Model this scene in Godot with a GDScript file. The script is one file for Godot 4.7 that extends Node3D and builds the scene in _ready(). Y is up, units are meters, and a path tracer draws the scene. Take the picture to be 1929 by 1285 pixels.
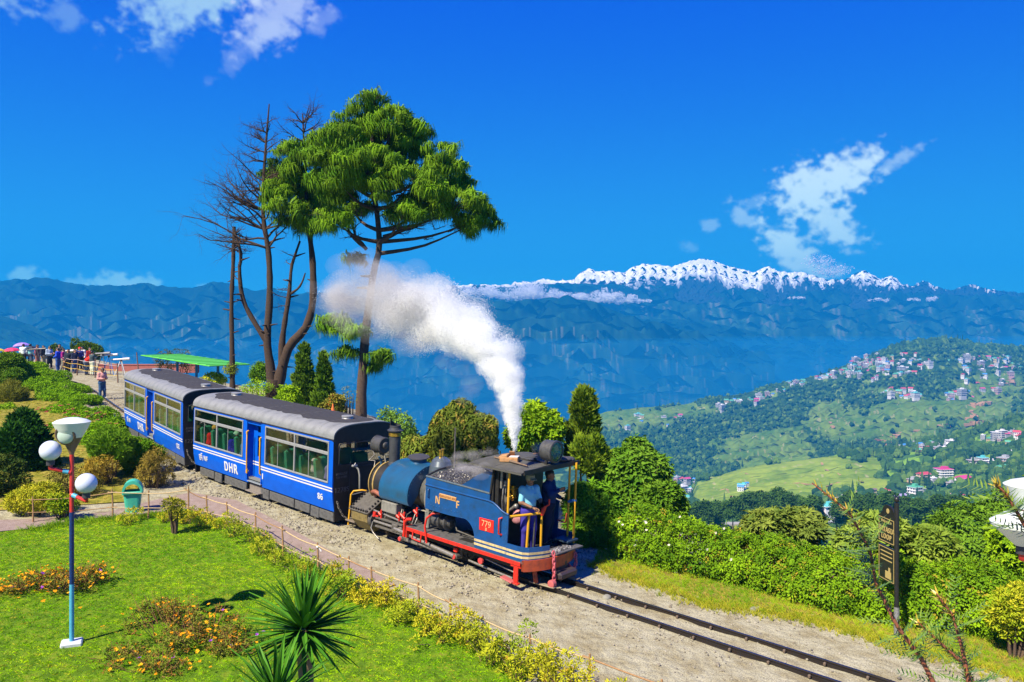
extends Node3D
# A narrow-gauge steam train on a hill loop, above a hazy valley with snow peaks behind.
# y is up, metres; the camera stands 5.6 m above the rails in front of the engine and looks along -z.

const EYE := 5.6
var rng := RandomNumberGenerator.new()
var used_names := {}
var mat_cache := {}

# ---------------------------------------------------------------- mesh helper
class Shape:
	var v := PackedVector3Array()
	var n := PackedVector3Array()
	var c := PackedColorArray()
	var tint := Color.WHITE
	func tri(a: Vector3, b: Vector3, d: Vector3) -> void:   # counter-clockwise seen from outside
		var m := (b - a).cross(d - a).normalized()
		put(a, m); put(d, m); put(b, m)
	func put(p: Vector3, m: Vector3) -> void:
		v.append(p); n.append(m); c.append(tint)
	func tri_n(a: Vector3, b: Vector3, d: Vector3, na: Vector3, nb: Vector3, nd: Vector3) -> void:
		put(a, na); put(d, nd); put(b, nb)
	func quad(a: Vector3, b: Vector3, d: Vector3, e: Vector3) -> void:
		tri(a, b, d); tri(a, d, e)
	func quad_n(a: Vector3, b: Vector3, d: Vector3, e: Vector3, na: Vector3, nb: Vector3, nd: Vector3, ne: Vector3) -> void:
		tri_n(a, b, d, na, nb, nd); tri_n(a, d, e, na, nd, ne)
	func box(at: Vector3, size: Vector3, turn := Basis(), ch := 0.0) -> Shape:
		var h := size * 0.5
		if ch <= 0.0:
			for ax in 3:
				for s in [-1.0, 1.0]:
					var o := Vector3.ZERO; o[ax] = s * h[ax]
					var p := Vector3.ZERO; p[(ax + 1) % 3] = h[(ax + 1) % 3]
					var q := Vector3.ZERO; q[(ax + 2) % 3] = h[(ax + 2) % 3] * s
					quad(at + turn * (o - p - q), at + turn * (o + p - q), at + turn * (o + p + q), at + turn * (o - p + q))
			return self
		ch = minf(ch, minf(h.x, minf(h.y, h.z)) * 0.9)
		var i := h - Vector3(ch, ch, ch)
		for ax in 3:
			var b1 := (ax + 1) % 3
			var b2 := (ax + 2) % 3
			for s in [-1.0, 1.0]:
				var o := Vector3.ZERO; o[ax] = s * h[ax]
				var p := Vector3.ZERO; p[b1] = i[b1]
				var q := Vector3.ZERO; q[b2] = i[b2] * s
				quad(at + turn * (o - p - q), at + turn * (o + p - q), at + turn * (o + p + q), at + turn * (o - p + q))
			for s in [-1.0, 1.0]:
				for t in [-1.0, 1.0]:
					var e := Vector3.ZERO; e[ax] = i[ax]
					var a1 := Vector3.ZERO; a1[b1] = s * h[b1]; a1[b2] = t * i[b2]
					var a2 := Vector3.ZERO; a2[b1] = s * i[b1]; a2[b2] = t * h[b2]
					var k: Array = [a1 - e, a2 - e, a2 + e, a1 + e]
					if s * t < 0.0: k.reverse()
					for j in 4: k[j] = at + turn * (k[j] as Vector3)
					k.reverse()
					var m: Vector3 = (k[1] - k[0]).cross(k[2] - k[0])
					if m.dot(turn * (a1 + a2)) < 0.0: k.reverse()
					quad(k[0], k[1], k[2], k[3])
		for sx in [-1.0, 1.0]:
			for sy in [-1.0, 1.0]:
				for sz in [-1.0, 1.0]:
					var sg := Vector3(sx, sy, sz)
					var p0 := at + turn * (Vector3(h.x, i.y, i.z) * sg)
					var p1 := at + turn * (Vector3(i.x, h.y, i.z) * sg)
					var p2 := at + turn * (Vector3(i.x, i.y, h.z) * sg)
					if sx * sy * sz > 0.0: tri(p0, p1, p2)
					else: tri(p0, p2, p1)
		return self
	func tube(pts: Array, rad: Variant, seg := 8, caps := true) -> Shape:   # rad: a number or one number per point
		var cnt := pts.size()
		var rings := []
		var up := Vector3.UP
		var d0: Vector3 = (pts[1] - pts[0]).normalized()
		if absf(d0.dot(up)) > 0.9: up = Vector3.RIGHT
		var side := d0.cross(up).normalized()
		for k in cnt:
			var d: Vector3
			if k == 0: d = d0
			elif k == cnt - 1: d = (pts[k] - pts[k - 1]).normalized()
			else: d = ((pts[k + 1] - pts[k]).normalized() + (pts[k] - pts[k - 1]).normalized()).normalized()
			side = (side - d * side.dot(d)).normalized()
			var oth := d.cross(side)
			var r: float = rad[k] if rad is Array else rad
			var ring := []
			for j in seg:
				var a := TAU * j / seg
				ring.append([pts[k] + (side * cos(a) + oth * sin(a)) * r, side * cos(a) + oth * sin(a)])
			rings.append(ring)
		for k in cnt - 1:
			for j in seg:
				var j2 := (j + 1) % seg
				var A = rings[k][j]; var B = rings[k][j2]; var C = rings[k + 1][j2]; var D = rings[k + 1][j]
				quad_n(A[0], B[0], C[0], D[0], A[1], B[1], C[1], D[1])
		if caps:
			for j in seg:
				var j2 := (j + 1) % seg
				tri(pts[0], rings[0][j2][0], rings[0][j][0])
				tri(pts[cnt - 1], rings[cnt - 1][j][0], rings[cnt - 1][j2][0])
		return self
	func rod(a: Vector3, b: Vector3, r: float, seg := 8) -> Shape:
		return tube([a, b], r, seg)
	func lathe(prof: Array, xf := Transform3D(), seg := 24) -> Shape:   # prof: Vector2(radius, height) from bottom to top
		for k in prof.size() - 1:
			var p: Vector2 = prof[k]; var q: Vector2 = prof[k + 1]
			var t := q - p
			var nn := Vector2(t.y, -t.x).normalized()
			for j in seg:
				var a := TAU * j / seg; var b := TAU * (j + 1) / seg
				var ca := Vector3(cos(a), 0, -sin(a)); var cb := Vector3(cos(b), 0, -sin(b))
				var na := xf.basis * (ca * nn.x + Vector3(0, nn.y, 0)); var nb := xf.basis * (cb * nn.x + Vector3(0, nn.y, 0))
				var A := xf * (ca * p.x + Vector3(0, p.y, 0)); var B := xf * (cb * p.x + Vector3(0, p.y, 0))
				var C := xf * (cb * q.x + Vector3(0, q.y, 0)); var D := xf * (ca * q.x + Vector3(0, q.y, 0))
				if p.x > 1e-5: tri_n(A, B, C, na, nb, nb)
				if q.x > 1e-5: tri_n(A, C, D, na, nb, na)
		return self
	func ball(at: Vector3, r: Vector3, seg := 16, rings := 10, turn := Basis()) -> Shape:
		for k in rings:
			var t0 := PI * k / rings - PI / 2; var t1 := PI * (k + 1) / rings - PI / 2
			for j in seg:
				var q := []
				for w in [[t0, j], [t0, j + 1], [t1, j + 1], [t1, j]]:
					var a: float = TAU * w[1] / seg
					q.append(Vector3(cos(w[0]) * cos(a), sin(w[0]), -cos(w[0]) * sin(a)))
				var P := q.map(func(e): return at + turn * (e * r))
				var N := q.map(func(e): return (turn * (e / r)).normalized())
				if k > 0: tri_n(P[0], P[1], P[2], N[0], N[1], N[2])
				if k < rings - 1: tri_n(P[0], P[2], P[3], N[0], N[2], N[3])
		return self
	func prism(poly: PackedVector2Array, z0: float, z1: float, xf := Transform3D()) -> Shape:   # poly in x, y; counter-clockwise seen from +z
		if Geometry2D.is_polygon_clockwise(poly): poly.reverse()
		var t := Geometry2D.triangulate_polygon(poly)
		var zf := maxf(z0, z1); var zb := minf(z0, z1)
		for k in range(0, t.size(), 3):
			var a := poly[t[k]]; var b := poly[t[k + 1]]; var d := poly[t[k + 2]]
			if (b - a).cross(d - a) < 0.0:
				var e := b; b = d; d = e
			tri(xf * Vector3(a.x, a.y, zf), xf * Vector3(b.x, b.y, zf), xf * Vector3(d.x, d.y, zf))
			tri(xf * Vector3(a.x, a.y, zb), xf * Vector3(d.x, d.y, zb), xf * Vector3(b.x, b.y, zb))
		for k in poly.size():
			var a := poly[k]; var b := poly[(k + 1) % poly.size()]
			quad(xf * Vector3(a.x, a.y, zb), xf * Vector3(b.x, b.y, zb), xf * Vector3(b.x, b.y, zf), xf * Vector3(a.x, a.y, zf))
		return self
	func add(o: Shape, xf: Transform3D) -> Shape:
		for k in o.v.size():
			v.append(xf * o.v[k]); n.append((xf.basis * o.n[k]).normalized()); c.append(o.c[k])
		return self
	func mesh() -> ArrayMesh:
		var m := ArrayMesh.new()
		if v.is_empty(): return m
		var a := []
		a.resize(Mesh.ARRAY_MAX)
		a[Mesh.ARRAY_VERTEX] = v; a[Mesh.ARRAY_NORMAL] = n; a[Mesh.ARRAY_COLOR] = c
		m.add_surface_from_arrays(Mesh.PRIMITIVE_TRIANGLES, a)
		return m

# ---------------------------------------------------------------- naming and tags
func numbered(called: String) -> String:
	var k: int = used_names.get(called, 0)
	used_names[called] = k + 1
	return called if k == 0 else "%s_%03d" % [called, k]

func tag(o: Node3D, label := "", category := "", group := "", kind := "") -> Node3D:
	if label: o.set_meta("label", label)
	if category: o.set_meta("category", category)
	if group: o.set_meta("group", group)
	if kind: o.set_meta("kind", kind)
	return o

func thing(called: String, label: String, category: String, xf := Transform3D(), group := "") -> Node3D:
	var o := Node3D.new()
	o.name = numbered(called)
	add_child(o)
	o.transform = xf
	return tag(o, label, category, group)

func part(called: String, s: Variant, m: Material, parent: Node3D, xf := Transform3D()) -> MeshInstance3D:
	var o := MeshInstance3D.new()
	o.mesh = s.mesh() if s is Shape else s
	o.material_override = m
	o.transform = xf
	if parent == self:
		o.name = numbered(called)
	else:
		var k := 0
		o.name = called
		while parent.has_node(NodePath(o.name)):
			k += 1
			o.name = "%s_%03d" % [called, k]
	parent.add_child(o)
	return o

func copies(called: String, mesh: Mesh, m: Material, spots: Array, parent: Node3D, tints := []) -> MultiMeshInstance3D:
	var mm := MultiMesh.new()
	mm.transform_format = MultiMesh.TRANSFORM_3D
	mm.use_colors = not tints.is_empty()
	mm.mesh = mesh
	mm.instance_count = spots.size()
	for k in spots.size():
		mm.set_instance_transform(k, spots[k])
		if mm.use_colors: mm.set_instance_color(k, tints[k])
	var o := MultiMeshInstance3D.new()
	o.multimesh = mm
	o.material_override = m
	o.name = numbered(called) if parent == self else called
	parent.add_child(o, true)
	o.set_meta("kind", "stuff")
	return o

# ---------------------------------------------------------------- places
func at(px: float, py: float, depth: float) -> Vector3:      # a point seen at photo pixel px, py, at a known distance
	return Vector3((px - 964.5) / 1550.0 * depth, EYE - (py - 618.0) / 1550.0 * depth, -depth)

func hill(x: float, depth: float) -> float:                  # height of the garden plateau
	var s := -0.69 * x + 0.72 * depth
	var y := 0.0
	if s < 36.0: y = 0.05 * (s - 12.75)
	else: y = 1.1625 + 0.045 * (minf(s, 78.0) - 36.0)
	y = maxf(y, -0.7) - 0.1
	var t := (x - 0.2) * 0.67 + (depth - 17.9) * 0.74
	var e := 6.0
	if s > 12.0: e = 6.0 + (s - 12.0) * 0.3
	e = minf(e, 15.0)
	var over := maxf(t - e, 0.0)
	over = maxf(over, (s - 78.0) * 0.9)
	if over > 0.0: y -= over * over / (over + 1.5) * 0.9
	return y

func ground(x: float, depth: float, up := 0.0) -> Vector3:
	return Vector3(x, hill(x, depth) + up, -depth)

func on_ground(px: float, py: float) -> Vector3:             # where the line of sight through a photo pixel meets the plateau
	var z0 := 6.0
	var prev := 6.0
	for k in 2400:
		z0 = 6.0 + k * 0.05
		var p := at(px, py, z0)
		if p.y <= hill(p.x, z0): break
		prev = z0
	return ground(at(px, py, z0).x, z0)

# ---------------------------------------------------------------- materials
func noise_tex(seed_: int, freq: float, ramp: Array, size := 512, octaves := 4, kind := FastNoiseLite.TYPE_SIMPLEX_SMOOTH, bump := -1.0) -> NoiseTexture2D:
	var f := FastNoiseLite.new()
	f.seed = seed_; f.frequency = freq; f.noise_type = kind
	f.fractal_type = FastNoiseLite.FRACTAL_FBM; f.fractal_octaves = octaves
	var t := NoiseTexture2D.new()
	t.width = size; t.height = size; t.seamless = true; t.noise = f
	if bump > 0.0:
		t.as_normal_map = true; t.bump_strength = bump
	if not ramp.is_empty():
		var g := Gradient.new()
		var offs := PackedFloat32Array(); var cols := PackedColorArray()
		for r in ramp:
			offs.append(r[0]); cols.append(r[1])
		g.offsets = offs; g.colors = cols
		t.color_ramp = g
	return t

func srgb(r: float, g: float, b: float) -> Color:            # from linear base colours
	return Color(r, g, b).linear_to_srgb()

func mat(key: String, c: Color, rough := 0.7, metal := 0.0, spec := 0.5) -> StandardMaterial3D:   # c is linear
	if mat_cache.has(key): return mat_cache[key]
	var m := StandardMaterial3D.new()
	m.resource_name = key
	m.albedo_color = c.linear_to_srgb()
	m.roughness = rough; m.metallic = metal; m.metallic_specular = spec
	mat_cache[key] = m
	return m

func vmat(key: String, rough := 0.8, spec := 0.3) -> StandardMaterial3D:    # takes its colour from the vertices or copies
	var m := mat(key, Color.WHITE, rough, 0.0, spec)
	m.vertex_color_use_as_albedo = true
	return m

func leaf_mat(key: String, back: float, rough := 0.6, spec := 0.16) -> StandardMaterial3D:
	var m := vmat(key, rough, spec)
	m.backlight_enabled = true
	m.backlight = Color(back, back, back * 0.6)
	m.cull_mode = BaseMaterial3D.CULL_DISABLED
	return m

var grain_cache := {}
func worn(key: String, c: Color, dark: Color, scale: float, rough := 0.5, metal := 0.0, spread := 0.5, bump := 0.0) -> StandardMaterial3D:   # paint with stains; both colours linear
	if mat_cache.has(key): return mat_cache[key]
	var m := mat(key, Color.WHITE, rough, metal)
	var k := Vector3(dark.r / c.r, dark.g / c.g, dark.b / c.b)
	var lo := minf(k.x, minf(k.y, k.z)); var hi := maxf(k.x, maxf(k.y, k.z))
	if hi - lo < 0.4 and hi < 1.2:                           # same hue: the stains come from a shared grey grain
		var depth := snappedf(clampf((lo + hi) * 0.5, 0.25, 0.85), 0.2)
		var gk := "%0.2f_%0.1f" % [depth, snappedf(spread, 0.3)]
		if not grain_cache.has(gk): grain_cache[gk] = stain_tex(Color(depth, depth, depth), Color.WHITE, spread, hash(gk) % 1000)
		m.albedo_color = c.linear_to_srgb()
		m.albedo_texture = grain_cache[gk]
	else: m.albedo_texture = stain_tex(dark, c, spread, hash(key) % 1000)
	m.uv1_triplanar = true
	m.uv1_scale = Vector3(scale, scale, scale)
	if bump > 0.0:
		if not grain_cache.has("bump"): grain_cache["bump"] = noise_tex(7, 0.05, [], 256, 4, FastNoiseLite.TYPE_SIMPLEX_SMOOTH, 3.0)
		m.normal_enabled = true
		m.normal_texture = grain_cache["bump"]
		m.normal_scale = bump
	return m

func stain_tex(dark: Color, c: Color, spread: float, seed_: int) -> NoiseTexture2D:
	return noise_tex(seed_, 0.012, [[0.0, dark.linear_to_srgb()], [0.5 - spread * 0.3, dark.lerp(c, 0.6).linear_to_srgb()], [0.5 + spread * 0.2, c.linear_to_srgb()], [1.0, c.linear_to_srgb()]], 256, 5)

# ---------------------------------------------------------------- camera, light, air
func setup_view() -> void:
	var cam := Camera3D.new()
	cam.name = "camera"
	cam.projection = Camera3D.PROJECTION_FRUSTUM
	cam.near = 0.1
	cam.far = 40000.0
	cam.size = 0.1 * 1285.0 / 1550.0
	cam.frustum_offset = Vector2(0, -0.1 * 24.5 / 1550.0)
	cam.position = Vector3(0, EYE, 0)
	add_child(cam)
	cam.current = true
	var sun := DirectionalLight3D.new()
	sun.name = "sun"
	sun.light_color = Color(1.0, 0.94, 0.82)
	sun.light_energy = 1.6
	sun.light_angular_distance = 0.5
	sun.shadow_enabled = true
	add_child(sun)
	var travel := Vector3(0.66 * 0.669, -0.743, -0.75 * 0.669)
	sun.look_at_from_position(Vector3.ZERO, travel, Vector3.UP)
	var e := Environment.new()
	e.background_mode = Environment.BG_SKY
	e.tonemap_mode = Environment.TONE_MAPPER_LINEAR
	e.tonemap_exposure = 2.1
	e.sdfgi_enabled = true; e.ssao_enabled = true; e.ssil_enabled = true
	e.fog_enabled = true
	e.fog_density = 0.00026
	e.fog_light_color = srgb(0.012, 0.37, 0.95)
	e.volumetric_fog_enabled = true
	e.volumetric_fog_density = 0.0
	var sm := ProceduralSkyMaterial.new()
	sm.sky_top_color = srgb(0.001, 0.026, 0.38)
	sm.sky_horizon_color = srgb(0.03, 0.33, 0.46)
	sm.sky_curve = 0.11
	sm.ground_bottom_color = srgb(0.02, 0.08, 0.1)
	sm.ground_horizon_color = srgb(0.03, 0.2, 0.5)
	sm.sun_angle_max = 1.0
	sm.sky_cover = ImageTexture.create_from_image(sky_clouds())
	sm.sky_cover_modulate = Color.WHITE
	var sky := Sky.new()
	sky.sky_material = sm
	e.sky = sky
	e.background_energy_multiplier = 1.0
	var we := WorldEnvironment.new()
	we.name = "world_environment"
	we.environment = e
	add_child(we)

func sky_clouds() -> Image:                                  # clouds by direction; the photo's clouds, and a few more of the same kind round the horizon
	var im := Image.create(4096, 2048, false, Image.FORMAT_RGBA8)
	im.fill(Color(0, 0, 0, 0))
	var f := FastNoiseLite.new()
	f.seed = 5; f.frequency = 0.03; f.fractal_octaves = 6; f.fractal_gain = 0.6
	# azimuth and elevation in degrees (0 = straight ahead), half sizes, tilt, strength, grain
	var puffs := [
		[19.8, 9.0, 2.3, 1.7, 0.15, 1.0, 1.0], [21.8, 9.8, 2.4, 1.4, 0.3, 1.0, 1.0], [21.1, 6.9, 1.8, 1.4, -0.6, 0.9, 1.0], [18.5, 5.2, 1.7, 1.5, -0.6, 1.0, 1.0], [20.0, 3.8, 2.0, 0.9, -0.2, 0.7, 1.0], [24.8, 10.4, 1.5, 0.5, 0.5, 0.45, 1.0],
		[15.6, 7.5, 0.9, 0.8, -0.5, 0.5, 1.0], [13.5, 7.0, 0.5, 0.5, 0.0, 0.35, 1.0], [12.0, 5.6, 0.6, 0.45, 0.0, 0.22, 1.0], [16.4, 8.4, 0.8, 0.5, 0.6, 0.2, 1.0],
		[-20.5, 21.4, 4.6, 2.4, 0.45, 0.72, 0.7], [-15.8, 20.4, 2.6, 2.0, 0.5, 0.55, 0.7], [-30.0, 20.8, 2.2, 1.9, 0.5, 0.55, 0.7], [-17.6, 18.2, 2.4, 0.9, 0.8, 0.16, 0.7], [-28.6, 18.6, 1.0, 0.9, 0.0, 0.25, 0.7], [-13.2, 20.0, 1.1, 0.8, 0.4, 0.22, 0.7], [-23.0, 17.7, 0.8, 1.0, 0.0, 0.1, 0.7], [-24.6, 24.0, 5.0, 2.4, 0.4, 0.75, 0.7],
		[-26.0, 2.9, 1.5, 0.62, 0.0, 0.85, 1.4], [-24.4, 2.9, 1.2, 0.5, 0.0, 0.8, 1.4], [-30.6, 3.3, 0.9, 0.42, 0.0, 0.75, 1.4], [-20.3, 2.6, 0.8, 0.4, 0.0, 0.5, 1.4], [-28.0, 2.8, 0.7, 0.35, 0.0, 0.5, 1.4],
		[-60.0, 12.0, 5.0, 1.6, 0.2, 0.5, 0.7], [64.0, 9.0, 4.0, 1.5, -0.3, 0.6, 0.8], [120.0, 14.0, 6.0, 2.0, 0.2, 0.5, 0.7], [-130.0, 10.0, 5.0, 1.8, 0.0, 0.5, 0.7], [170.0, 16.0, 6.0, 2.0, 0.3, 0.4, 0.7]]
	for p in puffs:
		var reach: float = maxf(p[2], p[3]) * 1.9
		var sc := 4096.0 / 360.0
		for y in range(int((90.0 - p[1] - reach) * sc), int((90.0 - p[1] + reach) * sc)):
			if y < 0 or y > 1023: continue
			for x in range(int((p[0] - reach) * sc), int((p[0] + reach) * sc)):
				var az := x / sc; var el := 90.0 - y / sc
				var dx: float = az - p[0]; var dy: float = el - p[1]
				dy -= dx * p[4]
				var g: float = p[6]
				var d: float = sqrt(pow(dx / p[2], 2.0) + pow(dy / p[3], 2.0))
				if d > 1.9: continue
				var k := f.get_noise_2d(az * 26.0 * g, el * 34.0 * g)
				var a := clampf((1.0 - d + k * 0.95 + 0.28) * 1.15, 0.0, 1.0)
				a = a * a * (3.0 - 2.0 * a) * p[5]
				if a < 0.01: continue
				var xi := posmod(x, 4096)
				var old := im.get_pixel(xi, y).a
				a = 1.0 - (1.0 - a) * (1.0 - old)
				im.set_pixel(xi, y, Color(0.66, 0.66, 0.4, a) if absf(p[0]) < 19.0 or p[0] > 0.0 else Color(0.56, 0.64, 0.3, a))
	return im

# ---------------------------------------------------------------- far land
func lookup(table: Array, x: float) -> float:
	if x <= table[0][0]: return table[0][1]
	for k in table.size() - 1:
		if x <= table[k + 1][0]:
			var t: float = (x - table[k][0]) / (table[k + 1][0] - table[k][0])
			return lerpf(table[k][1], table[k + 1][1], t)
	return table[-1][1]

var land := {}

# a mountain side that faces us: crest line, foot line and how far off each is; the back falls away behind the crest
func land_point(d: Dictionary, px: float, v: float) -> Vector3:
	var rc := lookup(d.crest_far, px); var rb := lookup(d.foot_far, px)
	var cy := lookup(d.crest, px); var fy := lookup(d.foot, px)
	var r := lerpf(rb, rc, v)
	var w := clampf(v, 0.0, 1.0)
	var py := lerpf(fy, cy, pow(w, d.bend))
	var p := at(px, py, r)
	var k: FastNoiseLite = d.noise
	var amp: float = d.rough * r
	var edge := clampf((1.0 - w) * d.get("sharp", 6.0), 0.0, 1.0) * clampf(w * 8.0 + 0.15, 0.0, 1.0)
	var spur := 1.0 - absf(k.get_noise_2d(p.x * d.grain + v * 40.0, r * d.grain * d.stretch)) * 2.0
	p.y += (spur - 0.55) * amp * (edge * 0.92 + 0.03)
	p.y += k.get_noise_2d(p.x * d.grain * 5.0 + 900.0, r * d.grain * 4.0) * amp * (0.05 * edge + 0.02)
	p.y += k.get_noise_2d(p.x * d.grain * 16.0 + 300.0, r * d.grain * 12.0) * amp * (0.012 * edge + 0.012)
	p.y += k.get_noise_2d(p.x * d.grain * 40.0 + 500.0, r * d.grain * 30.0) * amp * 0.008 * edge
	if v > 1.0:
		p.y -= (v - 1.0) * (rc - rb) * d.back
	return p

func build_land(called: String, d: Dictionary, x0: float, x1: float, nx: int, nv: int, paint: Callable, m: Material) -> MeshInstance3D:
	land[called] = d
	var rows := nv + maxi(4, nv / 8)
	var P := PackedVector3Array(); var N := PackedVector3Array(); var C := PackedColorArray(); var I := PackedInt32Array()
	for j in rows + 1:
		for i in nx + 1:
			P.append(land_point(d, lerpf(x0, x1, float(i) / nx), float(j) / nv))
	N.resize(P.size())
	for j in rows + 1:
		for i in nx + 1:
			var a := P[j * (nx + 1) + maxi(i - 1, 0)]; var b := P[j * (nx + 1) + mini(i + 1, nx)]
			var e := P[maxi(j - 1, 0) * (nx + 1) + i]; var f := P[mini(j + 1, rows) * (nx + 1) + i]
			var nn := (b - a).cross(f - e).normalized()
			if nn.y < 0.0: nn = -nn
			N[j * (nx + 1) + i] = nn
			C.append(paint.call(P[j * (nx + 1) + i], nn, lerpf(x0, x1, float(i) / nx), float(j) / nv))
	for j in rows:
		for i in nx:
			var a := j * (nx + 1) + i
			for q in [a, a + nx + 1, a + 1, a + 1, a + nx + 1, a + nx + 2]: I.append(q)
	var arr := []
	arr.resize(Mesh.ARRAY_MAX)
	arr[Mesh.ARRAY_VERTEX] = P; arr[Mesh.ARRAY_NORMAL] = N; arr[Mesh.ARRAY_COLOR] = C; arr[Mesh.ARRAY_INDEX] = I
	var am := ArrayMesh.new()
	am.add_surface_from_arrays(Mesh.PRIMITIVE_TRIANGLES, arr)
	var o := part(called, am, m, self)
	return o

func far_noise(s: int, f := 1.0) -> FastNoiseLite:
	var k := FastNoiseLite.new()
	k.seed = s; k.frequency = f; k.noise_type = FastNoiseLite.TYPE_SIMPLEX_SMOOTH
	k.fractal_type = FastNoiseLite.FRACTAL_FBM; k.fractal_octaves = 3; k.fractal_gain = 0.38
	return k

func build_far_land() -> void:
	var lm := vmat("far_land", 0.95, 0.1)
	var spot := far_noise(77, 1.0)

	var snow_line := [[900, 541], [955, 538], [985, 533], [1005, 535], [1022, 527], [1040, 531], [1080, 529], [1090, 518], [1110, 507], [1125, 513], [1150, 512], [1175, 516], [1190, 506], [1210, 499], [1240, 500], [1265, 505], [1285, 498], [1305, 491], [1325, 488], [1345, 492], [1370, 502], [1395, 508], [1420, 515]]
	snow_line += [[1430, 510], [1447, 502], [1465, 512], [1490, 515], [1510, 513], [1535, 522], [1560, 530], [1590, 530], [1610, 517], [1630, 510], [1645, 520], [1660, 528], [1680, 520], [1700, 537], [1720, 541], [1740, 530], [1760, 541], [1790, 550], [1830, 538], [1860, 548], [1900, 552], [1940, 556], [2300, 566]]
	var heavy := [[900, 0.2], [1020, 0.45], [1085, 0.95], [1425, 1.0], [1450, 0.75], [1500, 0.6], [1545, 0.5], [1570, 0.1], [1600, 0.3], [1630, 0.75], [1650, 0.4], [1682, 0.75], [1705, 0.1], [1740, 0.12], [1780, 0.0], [1830, 0.06], [1900, 0.0]]
	build_land("snow_mountains", {"crest": snow_line, "foot": [[800, 660], [2300, 680]], "crest_far": [[800, 4250], [2300, 4250]], "foot_far": [[800, 3900], [2300, 3900]], "bend": 0.7, "rough": 0.017, "grain": 0.006, "stretch": 0.5, "back": 0.8, "sharp": 14.0, "noise": far_noise(3)}, 840, 2150, 620, 130,
		func(p, nn, px, v):
			var h: float = (lookup(snow_line, px) - (618.0 - (p.y - EYE) * 1550.0 / -p.z)) * -1.0
			var cover: float = lookup(heavy, px)
			var k: float = spot.get_noise_2d(p.x * 0.012, p.y * 0.02 + p.z * 0.008) * 16.0 + spot.get_noise_2d(p.x * 0.04, p.z * 0.04) * 9.0
			var depth: float = cover * 46.0 - 4.0 + k - (1.0 - nn.y) * 8.0
			if h < depth * 0.72: return Color(0.95, 0.95, 0.96)
			if h < depth: return Color(0.55, 0.58, 0.62)
			return Color(0.03, 0.045, 0.06), lm).set_meta("kind", "structure")

	var dark_forest := func(p, nn, px, v):
		var k: float = spot.get_noise_2d(p.x * 0.005, p.z * 0.005 + p.y * 0.004)
		var k2: float = spot.get_noise_2d(p.x * 0.018 + 70.0, p.z * 0.018 + p.y * 0.012)
		var k3: float = spot.get_noise_2d(p.x * 0.06 + 30.0, p.z * 0.05 + p.y * 0.05)
		var c := Color(0.006, 0.026, 0.02).lerp(Color(0.018, 0.055, 0.03), clampf(k2 + 0.5, 0.0, 1.0))
		var low: float = clampf((0.78 - v) * 2.4, 0.0, 1.0)  # lower slopes paler: fields and terraces, with valley haze painted into the colour
		c = c.lerp(Color(0.06, 0.14, 0.06), 0.7 * low * clampf((k + k2 * 0.7 + k3 * 0.4) * 1.6 + 0.3, 0.0, 1.0))
		if k3 + k * 0.6 > 0.46 and low > 0.4: c = c.lerp(Color(0.22, 0.22, 0.16), clampf((k3 + k * 0.6 - 0.46) * 5.0, 0.0, 0.7))
		return c
	build_land("mountain_ridge_behind", {"crest": [[-300, 545], [820, 552], [870, 543], [900, 540], [940, 545], [1000, 536], [1080, 534], [1200, 538], [1350, 545], [1600, 552], [1929, 560], [2300, 566]], "foot": [[-300, 640], [2300, 660]], "crest_far": [[-300, 4150], [2300, 4150]], "foot_far": [[-300, 3850], [2300, 3850]], "bend": 0.8, "rough": 0.03, "grain": 0.0016, "stretch": 0.5, "back": 0.7, "noise": far_noise(9)}, 760, 2150, 300, 60, dark_forest, lm).set_meta("kind", "structure")
	build_land("mountain_ridge_left", {"crest": [[-400, 548], [-100, 540], [0, 533], [65, 527], [110, 532], [150, 540], [200, 542], [260, 537], [300, 543], [345, 549], [400, 537], [440, 543], [480, 552], [520, 556], [600, 562], [700, 570], [800, 585], [900, 640]], "foot": [[-400, 800], [900, 800]], "crest_far": [[-400, 3500], [900, 3400]], "foot_far": [[-400, 2700], [900, 2700]], "bend": 0.75, "rough": 0.06, "grain": 0.0009, "stretch": 0.5, "back": 0.6, "noise": far_noise(11)}, -260, 900, 460, 170, dark_forest, lm).set_meta("kind", "structure")
	build_land("mountain_ridge_middle", {"crest": [[560, 640], [640, 625], [700, 610], [780, 585], [830, 570], [862, 561], [890, 563], [950, 570], [985, 567], [1035, 563], [1080, 564], [1120, 572], [1160, 588], [1190, 602], [1240, 615], [1330, 640], [1500, 700]], "foot": [[500, 830], [1500, 850]], "crest_far": [[560, 3250], [1500, 3250]], "foot_far": [[500, 2600], [1500, 2600]], "bend": 0.72, "rough": 0.06, "grain": 0.001, "stretch": 0.45, "back": 0.6, "noise": far_noise(15)}, 560, 1460, 380, 160, dark_forest, lm).set_meta("kind", "structure")
	build_land("mountain_ridge_right", {"crest": [[1040, 640], [1150, 604], [1190, 601], [1230, 600], [1290, 603], [1340, 608], [1400, 620], [1440, 632], [1470, 640], [1502, 633], [1530, 640], [1560, 633], [1600, 645], [1640, 636], [1670, 633], [1710, 643], [1800, 660], [2300, 690]], "foot": [[1000, 760], [2300, 760]], "crest_far": [[1000, 3800], [2300, 3800]], "foot_far": [[1000, 3300], [2300, 3300]], "bend": 0.8, "rough": 0.03, "grain": 0.0014, "stretch": 0.5, "back": 0.6, "noise": far_noise(19)}, 1040, 2150, 320, 90, dark_forest, lm).set_meta("kind", "structure")
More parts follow.
